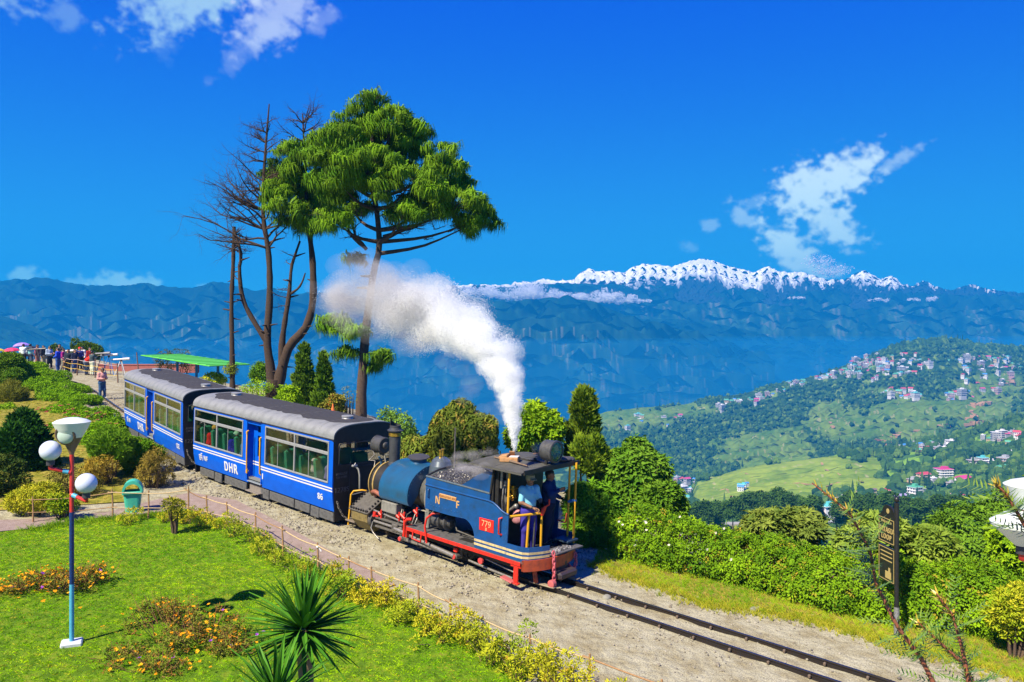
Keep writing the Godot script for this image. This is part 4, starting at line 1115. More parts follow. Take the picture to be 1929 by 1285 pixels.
func build_engine() -> void:
	var root := thing("steam_engine", "blue saddle tank steam engine numbered 779 with coal bunker and open cab", "steam engine", frame_at(0.825, 0.0, 18.354, 41.5))
	var blue := worn("engine_blue", Color(0.006, 0.068, 0.24), Color(0.012, 0.04, 0.09), 1.1, 0.36, 0.0, 0.9)
	var tankb := worn("tank_blue", Color(0.012, 0.085, 0.19), Color(0.026, 0.048, 0.07), 0.7, 0.3, 0.0, 0.9)
	var black := worn("engine_black", Color(0.014, 0.014, 0.015), Color(0.03, 0.026, 0.022), 2.0, 0.55, 0.0)
	var grime := worn("engine_grime", Color(0.1, 0.095, 0.085), Color(0.035, 0.03, 0.027), 2.5, 0.7, 0.1)
	var boil := worn("boiler_grey", Color(0.1, 0.105, 0.1), Color(0.04, 0.04, 0.04), 1.8, 0.5, 0.2)
	var red := worn("engine_red", Color(0.62, 0.022, 0.01), Color(0.3, 0.02, 0.012), 2.0, 0.42, 0.0)
	var oldred := worn("beam_red", Color(0.4, 0.065, 0.02), Color(0.14, 0.03, 0.02), 2.0, 0.55, 0.0)
	var brass := worn("brass", Color(0.62, 0.38, 0.06), Color(0.3, 0.17, 0.03), 4.0, 0.32, 0.8)
	var cream := worn("stripe_cream", Color(0.56, 0.45, 0.22), Color(0.34, 0.26, 0.13), 2.5, 0.6)
	var steel := worn("engine_steel", Color(0.3, 0.29, 0.27), Color(0.14, 0.13, 0.12), 4.0, 0.4, 0.5)
	var yellow := mat("handrail_yellow", Color(0.62, 0.33, 0.015), 0.4)
	var roofm := worn("cab_roof_grey", Color(0.075, 0.076, 0.066), Color(0.05, 0.05, 0.044), 1.2, 0.75, 0.0, 0.6, 0.3)
	var tanpaint := worn("letter_tan", Color(0.55, 0.33, 0.13), Color(0.4, 0.22, 0.08), 6.0, 0.5)


	part("frame", Shape.new().box(Vector3(-3.0, 0.33, 0.43), Vector3(5.7, 0.3, 0.04), Basis(), 0.01).box(Vector3(-3.0, 0.33, -0.43), Vector3(5.7, 0.3, 0.04), Basis(), 0.01).box(Vector3(-3.0, 0.36, 0), Vector3(5.6, 0.2, 0.8)), black, root)
	for wx in [-4.12, -2.2]:
		for sg in [1.0, -1.0]:
			var w := Shape.new().lathe([Vector2(0.0, -0.055), Vector2(0.33, -0.055), Vector2(0.36, -0.04), Vector2(0.335, -0.015), Vector2(0.33, 0.05), Vector2(0.28, 0.055), Vector2(0.26, 0.03), Vector2(0.1, 0.03), Vector2(0.09, 0.07), Vector2(0.0, 0.07)], Transform3D(Basis(Vector3.RIGHT, sg * PI / 2), Vector3(wx, 0.33, sg * 0.35)), 28)
			var wh := part("wheel", w, black, root)
			for k in 8:
				var a := TAU * k / 8
				part("spoke", Shape.new().box(Vector3(wx + cos(a) * 0.18, 0.33 + sin(a) * 0.18, sg * 0.395), Vector3(0.2, 0.045, 0.03), Basis(Vector3.BACK, a), 0.008), black, wh)
			var cr := Shape.new().box(Vector3(wx + 0.0, 0.25, sg * 0.62), Vector3(0.16, 0.34, 0.09), Basis(), 0.03)
			cr.lathe([Vector2(0, -0.07), Vector2(0.075, -0.07), Vector2(0.075, 0.07), Vector2(0.05, 0.09), Vector2(0, 0.09)], along_z(Vector3(wx, 0.15, sg * 0.72)), 14)
			cr.rod(Vector3(wx, 0.33, sg * 0.35), Vector3(wx, 0.33, sg * 0.66), 0.07, 10)
			var crank := part("crank", cr, grime, root)
			if sg > 0:
				part("crank_boss", Shape.new().lathe([Vector2(0, 0), Vector2(0.055, 0), Vector2(0.05, 0.025), Vector2(0, 0.03)], along_z(Vector3(wx, 0.15, 0.812)), 14), mat("boss_red", Color(0.55, 0.05, 0.05), 0.5), crank)
				part("oil_cup", Shape.new().box(Vector3(wx - 0.02, 0.3, 0.74), Vector3(0.12, 0.12, 0.08), Basis(), 0.02), red, crank)
				part("oil_cup_cap", Shape.new().box(Vector3(wx - 0.05, 0.4, 0.74), Vector3(0.1, 0.06, 0.06), Basis(), 0.015), steel, crank)
	for sg in [1.0, -1.0]:
		part("coupling_rod", Shape.new().box(Vector3(-3.16, 0.15, sg * 0.74), Vector3(1.92, 0.1, 0.045), Basis(), 0.012), grime, root)
		part("rod_groove", Shape.new().box(Vector3(-3.16, 0.15, sg * 0.765), Vector3(1.55, 0.045, 0.008)), steel, root)
		part("connecting_rod", Shape.new().tube([Vector3(-2.2, 0.17, sg * 0.81), Vector3(-3.4, 0.27, sg * 0.8), Vector3(-4.35, 0.36, sg * 0.79)], [0.055, 0.04, 0.05], 6), steel, root)
		part("slide_bar", Shape.new().box(Vector3(-4.6, 0.48, sg * 0.76), Vector3(1.05, 0.05, 0.08), Basis(), 0.01), grime, root)
		part("slide_bar", Shape.new().box(Vector3(-4.6, 0.26, sg * 0.76), Vector3(1.05, 0.05, 0.08), Basis(), 0.01), grime, root)
		part("piston_rod", Shape.new().rod(Vector3(-5.2, 0.37, sg * 0.76), Vector3(-4.2, 0.37, sg * 0.76), 0.032, 10), steel, root)
		part("crosshead", Shape.new().box(Vector3(-4.35, 0.37, sg * 0.76), Vector3(0.22, 0.2, 0.12), Basis(), 0.02), grime, root)

		var cb := Shape.new()
		cross_x(PackedVector2Array([Vector2(sg * 0.3, 0.1), Vector2(sg * 0.62, 0.02), Vector2(sg * 0.86, 0.3), Vector2(sg * 0.88, 0.52), Vector2(sg * 0.3, 0.86)]), -6.0, -5.35, cb)
		part("cylinder_block", cb, worn("cylinder_rust", Color(0.22, 0.17, 0.06), Color(0.07, 0.055, 0.035), 1.6, 0.7, 0.1, 0.9, 0.8), root)
		var cv := Shape.new()
		var tilt := Basis(Vector3.RIGHT, sg * 0.53)
		cv.box(Vector3(-5.68, 0.72, sg * 0.6), Vector3(0.78, 0.05, 0.72), tilt, 0.015)
		var cover := part("chest_cover", cv, grime, root)
		for k in 7:
			for e in [[-0.34, lerpf(-0.31, 0.31, k / 6.0)], [0.34, lerpf(-0.31, 0.31, k / 6.0)], [lerpf(-0.3, 0.3, k / 6.0), 0.32]]:
				part("bolt", Shape.new().lathe([Vector2(0.026, 0), Vector2(0.026, 0.05), Vector2(0, 0.055)], Transform3D(tilt, Vector3(-5.68, 0.72, sg * 0.6) + tilt * Vector3(e[0], 0.025, e[1])), 6), black, cover)
		var dr := Shape.new().lathe([Vector2(0, 0), Vector2(0.2, 0), Vector2(0.2, 0.04), Vector2(0.16, 0.09), Vector2(0, 0.1)], along_x(Vector3(-5.36, 0.37, sg * 0.66)), 18)
		part("cylinder_cover", dr, grime, root)
		part("sand_box", Shape.new().box(Vector3(-4.62, 0.83, sg * 0.68), Vector3(0.58, 0.27, 0.22), Basis(), 0.015), worn("grey_box", Color(0.2, 0.2, 0.18), Color(0.1, 0.1, 0.09), 2.0, 0.7), root)
		part("valve_spindle", Shape.new().rod(Vector3(-5.3, 0.62, sg * 0.7), Vector3(-4.1, 0.55, sg * 0.72), 0.025), steel, root)
		part("valve_link", Shape.new().box(Vector3(-4.0, 0.42, sg * 0.7), Vector3(0.07, 0.5, 0.06), Basis(Vector3.BACK, 0.3), 0.015), grime, root)
		part("steam_pipe", Shape.new().tube([Vector3(-5.55, 0.9, sg * 0.42), Vector3(-5.6, 1.02, sg * 0.52), Vector3(-5.45, 1.06, sg * 0.56), Vector3(-5.1, 0.98, sg * 0.56)], 0.055, 10), worn("copper_pipe", Color(0.42, 0.16, 0.1), Color(0.2, 0.1, 0.08), 3.0, 0.5, 0.4), root)
		part("drain_cock", Shape.new().rod(Vector3(-5.15, 0.62, sg * 0.78), Vector3(-5.15, 0.5, sg * 0.8), 0.05, 8).rod(Vector3(-5.2, 0.52, sg * 0.78), Vector3(-5.0, 0.52, sg * 0.78), 0.025), red, root)
		part("drain_pipe", Shape.new().tube([Vector3(-5.2, 0.36, sg * 0.8), Vector3(-5.22, 0.2, sg * 0.84), Vector3(-5.1, 0.1, sg * 0.86), Vector3(-4.9, -0.02, sg * 0.84)], 0.018, 6), steel, root)
	for k in 9:
		var cx := rng.randf_range(-5.1, -3.7)
		part("lubricator_pipe", Shape.new().tube([Vector3(cx, rng.randf_range(0.45, 0.6), 0.72), Vector3(cx + 0.05, 0.75, 0.66), Vector3(cx + rng.randf_range(-0.3, 0.3), 0.9, 0.5)], 0.014, 5), steel if k % 2 else grime, root)
	for q in [[-4.05, 0.72, 0.8, 0.2], [-3.72, 0.88, 0.68, 0.16], [-4.95, 0.6, 0.78, 0.13], [-4.3, 0.66, 0.74, 0.14]]:
		part("lever", Shape.new().box(Vector3(q[0], q[1], q[2]), Vector3(q[3], 0.06, 0.07), Basis(Vector3.BACK, -0.5), 0.015).rod(Vector3(q[0] + 0.05, q[1] - 0.1, q[2]), Vector3(q[0] + 0.05, q[1] + 0.12, q[2]), 0.025), red, root)


	part("boiler", Shape.new().lathe([Vector2(0, 0), Vector2(0.44, 0), Vector2(0.44, 4.2), Vector2(0, 4.2)], along_x(Vector3(-5.45, 1.28, 0)), 32), boil, root)
	var sb := part("smokebox", Shape.new().lathe([Vector2(0, 0), Vector2(0.5, 0), Vector2(0.52, 0.02), Vector2(0.52, 0.55), Vector2(0.44, 0.56)], along_x(Vector3(-5.72, 1.22, 0)), 32), black, root)
	part("smokebox_ring", Shape.new().lathe([Vector2(0.46, 0), Vector2(0.535, 0), Vector2(0.535, 0.05), Vector2(0.46, 0.05)], along_x(Vector3(-5.62, 1.22, 0)), 32), worn("ring_ochre", Color(0.42, 0.3, 0.1), Color(0.2, 0.15, 0.08), 3.0, 0.5, 0.2), sb)
	part("smokebox_ring", Shape.new().lathe([Vector2(0.46, 0), Vector2(0.55, 0), Vector2(0.55, 0.03), Vector2(0.46, 0.03)], along_x(Vector3(-5.76, 1.22, 0)), 32), worn("ring_ochre", Color.WHITE, Color.WHITE, 1.0), sb)
	part("smokebox_door", Shape.new().lathe([Vector2(0, -0.1), Vector2(0.25, -0.08), Vector2(0.42, -0.02), Vector2(0.43, 0.0)], along_x(Vector3(-5.76, 1.22, 0)), 28), boil, sb)
	part("boiler_band", Shape.new().lathe([Vector2(0.44, 0), Vector2(0.62, 0), Vector2(0.65, 0.03), Vector2(0.65, 0.22), Vector2(0.6, 0.25), Vector2(0.44, 0.25)], along_x(Vector3(-3.5, 1.25, 0)), 32), worn("lagging_grey", Color(0.2, 0.2, 0.18), Color(0.1, 0.1, 0.095), 1.5, 0.6), root)
	var ch := part("chimney", Shape.new().lathe([Vector2(0.24, 1.6), Vector2(0.17, 1.7), Vector2(0.145, 1.8), Vector2(0.15, 2.44), Vector2(0.15, 2.58), Vector2(0.205, 2.6), Vector2(0.215, 2.63), Vector2(0.16, 2.66), Vector2(0.15, 2.7), Vector2(0.15, 2.76), Vector2(0.125, 2.76), Vector2(0.12, 2.4), Vector2(0, 2.4)], Transform3D(Basis(), Vector3(-5.37, 0, 0)), 28), worn("chimney_iron", Color(0.065, 0.07, 0.08), Color(0.035, 0.035, 0.035), 2.0, 0.5, 0.3), root)
	part("brass_band", Shape.new().lathe([Vector2(0.15, 2.47), Vector2(0.168, 2.475), Vector2(0.168, 2.565), Vector2(0.15, 2.57)], Transform3D(Basis(), Vector3(-5.37, 0, 0)), 28), brass, ch)
	var cap := Shape.new()
	for k in 8:
		var a := deg_to_rad(100.0 + k * 22.0)
		var b := deg_to_rad(122.0 + k * 22.0)
		var h0: float = [0.1, 0.22, 0.2, 0.13, 0.1, 0.06, 0.04, 0.02][k]; var h1: float = [0.22, 0.2, 0.13, 0.1, 0.06, 0.04, 0.02, 0.0][k]
		for r in [0.148, 0.135]:
			var p0 := Vector3(-5.37 + cos(a) * r, 2.7, sin(a) * r); var p1 := Vector3(-5.37 + cos(b) * r, 2.7, sin(b) * r)
			cap.quad(p0, p1, p1 + Vector3(0, 0.05 + h1, 0), p0 + Vector3(0, 0.05 + h0, 0))
	part("chimney_lip", cap, black, ch)
	var dome := part("dome", Shape.new().lathe([Vector2(0.36, 1.6), Vector2(0.31, 1.7), Vector2(0.3, 1.86), Vector2(0.285, 1.98), Vector2(0.23, 2.1), Vector2(0.15, 2.17), Vector2(0.08, 2.195), Vector2(0, 2.2)], Transform3D(Basis(), Vector3(-3.58, 0, 0)), 32), worn("dome_grey", Color(0.12, 0.15, 0.18), Color(0.06, 0.07, 0.09), 1.5, 0.28, 0.4), root)
	for z in [0.07, -0.09]:
		part("safety_valve", Shape.new().lathe([Vector2(0.05, 0), Vector2(0.035, 0.02), Vector2(0.03, 0.17), Vector2(0.045, 0.18), Vector2(0.045, 0.21), Vector2(0, 0.22)], Transform3D(Basis(), Vector3(-3.58 + z * 0.5, 2.17, z)), 12), brass, dome)
	part("whistle_pipe", Shape.new().rod(Vector3(-3.1, 1.7, 0.0), Vector3(-3.12, 2.98, 0.0), 0.02, 6), grime, root)


	var saddle := Shape.new()
	var outer := [Vector2(0.7, 0.98), Vector2(0.78, 1.02), Vector2(0.83, 1.12), Vector2(0.84, 1.28)] + arc_poly(0, 1.28, 0.84, 0, 180, 2).slice(0, 0)
	for k in 21:
		var a := PI * k / 20.0
		outer.append(Vector2(cos(a) * 0.84, 1.28 + sin(a) * 0.66))
	outer += [Vector2(-0.83, 1.12), Vector2(-0.78, 1.02), Vector2(-0.7, 0.98)]
	for k in 13:
		var a := PI - PI * k / 12.0
		outer.append(Vector2(cos(a) * 0.47, 1.26 + sin(a) * 0.47))
	cross_x(PackedVector2Array(outer), -4.97, -3.87, saddle)
	var sd := part("saddle_tank", saddle, tankb, root)
	saddle_smooth(sd)
	var rv := []
	for x in [-4.93, -3.91]:
		for k in 40:
			var a := PI * k / 39.0
			rv.append(Transform3D(Basis(), Vector3(x, 1.28 + sin(a) * 0.66, cos(a) * 0.84)))
	for k in 12:
		rv.append(Transform3D(Basis(), Vector3(-3.868, 1.28 + sin(PI * k / 22.0) * 0.61, cos(PI * k / 22.0) * 0.79)))
	copies("rivet", Shape.new().ball(Vector3.ZERO, Vector3(0.012, 0.012, 0.012), 6, 4).mesh(), tankb, rv, sd)
	part("filler_neck", Shape.new().lathe([Vector2(0.24, 1.9), Vector2(0.22, 1.95), Vector2(0.22, 2.03), Vector2(0, 2.03)], Transform3D(Basis(), Vector3(-4.42, 0, 0)), 24), tankb, sd)
	part("filler_lid", Shape.new().lathe([Vector2(0, 0), Vector2(0.25, 0.0), Vector2(0.29, 0.01), Vector2(0.29, 0.03), Vector2(0.1, 0.05), Vector2(0, 0.05)], Transform3D(Basis(Vector3.BACK, -0.06).rotated(Vector3.RIGHT, 0.08), Vector3(-4.42, 2.04, 0)), 9), worn("lid_black", Color(0.05, 0.05, 0.055), Color(0.03, 0.03, 0.03), 3.0, 0.6), sd)


	var fl := part("front_lamp", Shape.new().lathe([Vector2(0, 0), Vector2(0.06, 0.0), Vector2(0.1, -0.02), Vector2(0.2, -0.02), Vector2(0.22, -0.04), Vector2(0.22, -0.32), Vector2(0.24, -0.34), Vector2(0.24, -0.36), Vector2(0, -0.36)], along_x(Vector3(-5.72, 2.16, 0.02)), 28), worn("lamp_black", Color(0.06, 0.062, 0.065), Color(0.03, 0.03, 0.03), 2.5, 0.45), root)
	part("lamp_cap", Shape.new().ball(Vector3(-5.72, 2.17, 0.02), Vector3(0.03, 0.09, 0.09), 14, 8), mat("lamp_cap", Color(0.09, 0.09, 0.09), 0.4), fl)
	part("lamp_bracket", Shape.new().tube([Vector3(-5.95, 1.92, 0.02), Vector3(-5.75, 1.9, 0.02), Vector3(-5.45, 1.95, 0)], 0.028, 6).rod(Vector3(-5.75, 1.9, 0.02), Vector3(-5.6, 1.72, 0.1), 0.025), boil, fl)
	part("lamp_wire", Shape.new().tube([Vector3(-6.08, 2.3, 0.12), Vector3(-6.12, 2.1, 0.2), Vector3(-6.0, 1.9, 0.16), Vector3(-6.05, 1.76, 0.3), Vector3(-5.9, 1.75, 0.22), Vector3(-5.85, 1.5, 0.3), Vector3(-5.7, 1.3, 0.36)], 0.014, 5), steel, fl)
	part("smokebox_latch", Shape.new().box(Vector3(-5.66, 1.66, 0.2), Vector3(0.05, 0.36, 0.06), Basis(), 0.01).box(Vector3(-5.66, 1.86, 0.26), Vector3(0.05, 0.12, 0.05), Basis(Vector3.RIGHT, 0.5), 0.01), tankb, sb)


	var plate := PackedVector2Array([Vector2(-3.78, -0.92), Vector2(-3.78, 0.92), Vector2(-0.1, 0.92)])
	for k in 9:
		var t := -1.0 + 2.0 * k / 8.0
		plate.append(Vector2(0.28 - 0.3 * t * t, -t * 0.9))
	plate.append(Vector2(-0.1, -0.92))
	var flat := Transform3D(Basis(Vector3(1, 0, 0), Vector3(0, 0, 1), Vector3(0, -1, 0)), Vector3.ZERO)
	var pl := part("running_plate", Shape.new().prism(plate, -0.56, -0.52, flat), worn("plate_iron", Color(0.11, 0.11, 0.115), Color(0.06, 0.055, 0.05), 2.2, 0.6, 0.1, 0.8, 0.6), root)
	for sg in [1.0, -1.0]:
		part("plate_edge", Shape.new().box(Vector3(-1.92, 0.505, sg * 0.925), Vector3(3.7, 0.085, 0.02), Basis(), 0.006), red, pl)
		part("plate_end", Shape.new().box(Vector3(-3.79, 0.42, sg * 0.82), Vector3(0.05, 0.3, 0.2), Basis(), 0.01), red, pl)
	part("painted_trapdoor_hole", Shape.new().box(Vector3(-1.95, 0.561, 0.62), Vector3(0.42, 0.006, 0.2)), mat("painted_hole_dark", Color(0.004, 0.004, 0.004), 1.0), pl)  # black sheet on the plate; the darkness of the opening is put into the colour
	var bow := Shape.new(); var bow2 := Shape.new()
	for k in 24:
		var t0 := -1.0 + 2.0 * k / 24.0; var t1 := -1.0 + 2.0 * (k + 1) / 24.0
		var a := Vector3(0.29 - 0.3 * t0 * t0, 0, -t0 * 0.92); var b := Vector3(0.29 - 0.3 * t1 * t1, 0, -t1 * 0.92)
		bow.quad(a + Vector3(0.02, 0.36, 0), b + Vector3(0.02, 0.36, 0), b + Vector3(0.02, 0.6, 0), a + Vector3(0.02, 0.6, 0))
		bow.quad(a + Vector3(0.02, 0.6, 0), b + Vector3(0.02, 0.6, 0), b + Vector3(-0.03, 0.6, 0), a + Vector3(-0.03, 0.6, 0))
		bow.quad(b + Vector3(-0.03, 0.36, 0), a + Vector3(-0.03, 0.36, 0), a + Vector3(-0.03, 0.6, 0), b + Vector3(-0.03, 0.6, 0))
	part("buffer_beam", bow, oldred, root)

	var way := [Vector3(-0.5, 0, 0.905), Vector3(-0.2, 0, 0.905), Vector3(-0.06, 0, 0.88), Vector3(0.05, 0, 0.8), Vector3(0.12, 0, 0.66), Vector3(0.19, 0, 0.5), Vector3(0.24, 0, 0.32)]
	var low := Shape.new(); var s1 := Shape.new(); var s2 := Shape.new()
	for k in way.size() - 1:
		ribbon(low, way[k], way[k + 1], 0.565, 0.875, 0.0, 0.02)
		ribbon(s1, way[k], way[k + 1], 0.715, 0.765, 0.004, 0.006)
		ribbon(s2, way[k], way[k + 1], 0.625, 0.675, 0.004, 0.006)
	var lp := part("cab_apron", low, blue, root)
	part("stripe", s1, cream, lp); part("stripe", s2, cream, lp)
	part("apron_far", Shape.new().box(Vector3(-0.28, 0.72, -0.905), Vector3(0.46, 0.3, 0.02)), blue, root)


	for sg in [1.0, -1.0]:
		var side := [Vector2(-3.15, 1.12), Vector2(-2.3, 1.12), Vector2(-1.86, 1.14)] + arc_poly(-1.88, 0.76, 0.39, 80, 4, 8) + [Vector2(-1.48, 0.565), Vector2(-0.5, 0.565), Vector2(-0.48, 1.5), Vector2(-0.56, 1.515), Vector2(-0.68, 1.55), Vector2(-0.84, 1.64), Vector2(-0.94, 1.68), Vector2(-1.06, 1.7), Vector2(-1.06, 1.86), Vector2(-3.15, 1.9)]
		var sh := Shape.new().prism(PackedVector2Array(side), 0.875, 0.9) if sg > 0 else Shape.new().prism(PackedVector2Array(side), -0.9, -0.875)
		var bs := part("bunker_side", sh, blue, root)
		part("beading", Shape.new().tube([Vector3(-3.15, 1.7, sg * 0.905), Vector3(-1.08, 1.7, sg * 0.905), Vector3(-0.94, 1.68, sg * 0.905), Vector3(-0.82, 1.63, sg * 0.905), Vector3(-0.68, 1.55, sg * 0.905), Vector3(-0.56, 1.515, sg * 0.905), Vector3(-0.48, 1.5, sg * 0.9)], 0.022, 7), blue, bs)
		part("rim", Shape.new().tube([Vector3(-3.15, 1.9, sg * 0.89), Vector3(-1.06, 1.86, sg * 0.89)], 0.024, 7), worn("rim_grey", Color(0.08, 0.11, 0.13), Color(0.05, 0.06, 0.07), 3.0, 0.5), bs)
		var guard := part("coal_guard", Shape.new().prism(PackedVector2Array([Vector2(-2.0, 1.87), Vector2(-1.05, 1.86), Vector2(-1.0, 2.34), Vector2(-1.22, 2.34), Vector2(-1.45, 2.22)]), sg * 0.86, sg * 0.88), blue, root)
		part("guard_rim", Shape.new().tube([Vector3(-1.06, 1.86, sg * 0.885), Vector3(-1.0, 2.34, sg * 0.875)], 0.026, 7), black, guard)
		for k in 22:
			var rp: Vector2 = [Vector2(-3.05 + k * 0.1, 1.24 + 0.01 * sin(k * 2.0)), Vector2(-1.4 + (k - 12) * 0.1, 0.62), Vector2(-0.54, 0.65 + (k - 16) * 0.14)][0 if k < 12 else (1 if k < 16 else 2)]
			part("rivet", Shape.new().ball(Vector3(rp.x, rp.y, sg * 0.902), Vector3(0.016, 0.016, 0.008), 7, 4), blue, bs)
		for y in [0.74, 0.65]:
			part("stripe", Shape.new().box(Vector3(-1.0, y, sg * 0.903), Vector3(0.97, 0.05, 0.006)), cream, bs)
		part("grab_handle", Shape.new().tube([Vector3(-3.02, 1.62, sg * 0.9), Vector3(-3.02, 1.6, sg * 0.94), Vector3(-3.02, 1.42, sg * 0.94), Vector3(-3.02, 1.4, sg * 0.9)], 0.015, 6), blue, bs)
		part("grab_handle", Shape.new().tube([Vector3(-0.66, 1.4, sg * 0.9), Vector3(-0.7, 1.38, sg * 0.96), Vector3(-0.7, 1.05, sg * 0.96), Vector3(-0.66, 1.02, sg * 0.9)], 0.022, 8), red, bs)
		if sg > 0:
			var np := part("number_plate", Shape.new().box(Vector3(-1.12, 1.14, 0.908), Vector3(0.44, 0.28, 0.012), Basis(Vector3.BACK, 0.02), 0.004), mat("plate_red", Color(0.62, 0.018, 0.01), 0.5), bs)
			letters("779", 0.13, cream, np, Transform3D(Basis(), Vector3(-1.12, 1.17, 0.916)), false, "lettering", 0.008)
			letters("B", 0.07, cream, np, Transform3D(Basis(), Vector3(-1.12, 1.045, 0.916)), false, "lettering", 0.008)
			letters("N", 0.17, tanpaint, bs, Transform3D(Basis(), Vector3(-2.72, 1.4, 0.903)), true)
			letters("F", 0.17, tanpaint, bs, Transform3D(Basis(), Vector3(-2.05, 1.42, 0.903)), true)
			var nm := part("name_plate", Shape.new().box(Vector3(-2.38, 1.53, 0.906), Vector3(0.56, 0.1, 0.014), Basis(), 0.004), tanpaint, bs)
			letters("HIMALAYAN BIRD", 0.05, mat("name_dark", Color(0.3, 0.12, 0.04), 0.6), nm, Transform3D(Basis(), Vector3(-2.38, 1.53, 0.916)), true, "lettering", 0.006)
	part("bunker_front", Shape.new().box(Vector3(-3.13, 1.5, 0), Vector3(0.03, 0.78, 1.76)), blue, root)
	part("bunker_rear", Shape.new().box(Vector3(-1.06, 1.75, 0), Vector3(0.03, 1.1, 1.72)), black, root)
	part("bunker_rim", Shape.new().tube([Vector3(-3.15, 1.9, 0.89), Vector3(-3.15, 2.0, 0.5), Vector3(-3.15, 2.04, 0), Vector3(-3.15, 2.0, -0.5), Vector3(-3.15, 1.9, -0.89)], 0.024, 7), black, root)

	var cf := far_noise(88, 1.2)
	var heap := Shape.new()
	var hn := 26
	var hp := []
	for i in hn + 1:
		var row := []
		for j in hn + 1:
			var x := lerpf(-3.12, -1.08, float(i) / hn); var z := lerpf(0.86, -0.86, float(j) / hn)
			row.append(Vector3(x, coal_height(x, z) + cf.get_noise_2d(x * 4.0, z * 4.0) * 0.03, z))
		hp.append(row)
	for i in hn:
		for j in hn:
			heap.quad(hp[i][j], hp[i + 1][j], hp[i + 1][j + 1], hp[i][j + 1])
	var coalm := worn("coal", Color(0.04, 0.041, 0.046), Color(0.02, 0.02, 0.023), 6.0, 0.45, 0.0)
	var cp := part("coal_heap", heap, coalm, root)
	var lump := Shape.new().ball(Vector3.ZERO, Vector3(1, 0.75, 0.85), 5, 4).mesh()
	var lumps := []; var lt := []
	for k in 2600:
		var x := rng.randf_range(-3.12, -1.1); var z := rng.randf_range(-0.86, 0.86)
		var r := rng.randf_range(0.012, 0.034) * (1.4 if rng.randf() < 0.1 else 1.0)
		lumps.append(Transform3D(Basis.from_euler(Vector3(rng.randf() * 6.0, rng.randf() * 6.0, rng.randf() * 6.0)).scaled(Vector3(r, r, r)), Vector3(x, coal_height(x, z) + 0.005, z)))
		var g := rng.randf_range(0.02, 0.1)
		lt.append(Color(g, g, g * 1.08))
	copies("coal_lumps", flat_shaded(lump), vmat("coal_lump", 0.35, 0.5), lumps, cp, lt)


	var rs := Shape.new()
	var nr := 20
	for k in nr:
		var z0 := lerpf(1.03, -1.03, float(k) / nr); var z1 := lerpf(1.03, -1.03, float(k + 1) / nr)
		var y0 := 2.565 - 0.065 * z0 * z0; var y1 := 2.565 - 0.065 * z1 * z1
		var n0 := Vector3(0, 1, 0.13 * z0).normalized(); var n1 := Vector3(0, 1, 0.13 * z1).normalized()
		rs.quad_n(Vector3(-1.6, y0, z0), Vector3(-0.05, y0, z0), Vector3(-0.05, y1, z1), Vector3(-1.6, y1, z1), n0, n0, n1, n1)
		rs.quad_n(Vector3(-0.05, y0 - 0.035, z0), Vector3(-1.6, y0 - 0.035, z0), Vector3(-1.6, y1 - 0.035, z1), Vector3(-0.05, y1 - 0.035, z1), -n0, -n0, -n1, -n1)
		for x in [-1.6, -0.05]:
			rs.quad(Vector3(x, y0 - 0.035, z0), Vector3(x, y0, z0), Vector3(x, y1, z1), Vector3(x, y1 - 0.035, z1))
	for z in [1.03, -1.03]: rs.box(Vector3(-0.825, 2.472, z), Vector3(1.56, 0.04, 0.02))
	var rf := part("cab_roof", rs, roofm, root)
	part("roof_seam", Shape.new().tube([Vector3(-0.9, 2.508, 0.95), Vector3(-0.9, 2.556, 0.4), Vector3(-0.9, 2.567, 0), Vector3(-0.9, 2.556, -0.4), Vector3(-0.9, 2.508, -0.95)], 0.01, 5), roofm, rf)
	part("roof_cable", Shape.new().tube([Vector3(-1.1, 2.575, 0.05), Vector3(-0.7, 2.58, 0.1), Vector3(-0.45, 2.58, 0.0), Vector3(-0.15, 2.59, 0.08)], 0.016, 5).box(Vector3(-0.52, 2.61, 0.02), Vector3(0.05, 0.07, 0.05)), black, rf)
	part("roof_vent", Shape.new().lathe([Vector2(0.05, 0), Vector2(0.05, 0.05), Vector2(0.035, 0.05), Vector2(0.03, 0.0)], Transform3D(Basis(), Vector3(-1.15, 2.56, 0.0)), 12), black, rf)
	for q in [[-0.53, 0.87, 0.6, 2.5, "y"], [-0.32, 0.84, 0.9, 2.5, "g"], [-0.16, -0.82, 0.6, 2.5, "y"], [0.04, -0.8, 0.62, 2.52, "y"], [-1.02, 0.84, 1.6, 2.5, "k"], [-1.02, -0.84, 1.2, 2.5, "k"]]:
		if q[4] == "g": continue
		part("cab_post", Shape.new().rod(Vector3(q[0], q[2], q[1]), Vector3(q[0], q[3], q[1]), 0.026, 8), {"y": yellow, "g": boil, "k": black}[q[4]], root)
	part("roof_end_board", Shape.new().box(Vector3(-0.02, 2.5, 0), Vector3(0.03, 0.1, 1.95)), black, rf)
	var gate := part("cab_gate", Shape.new().tube([Vector3(-0.53, 1.44, 0.87), Vector3(-0.35, 1.46, 0.55), Vector3(-0.2, 1.46, 0.1)], 0.03, 8), yellow, root)
	part("gate_bar", Shape.new().rod(Vector3(-0.35, 0.6, 0.4), Vector3(-0.32, 1.45, 0.4), 0.03, 8), yellow, gate)
	part("gate_bar", Shape.new().rod(Vector3(-0.22, 0.6, 0.06), Vector3(-0.2, 1.46, 0.1), 0.028, 8), yellow, gate)
	part("brake_column", Shape.new().rod(Vector3(-0.3, 0.58, 0.24), Vector3(-0.28, 1.36, 0.24), 0.022, 7), boil, root)
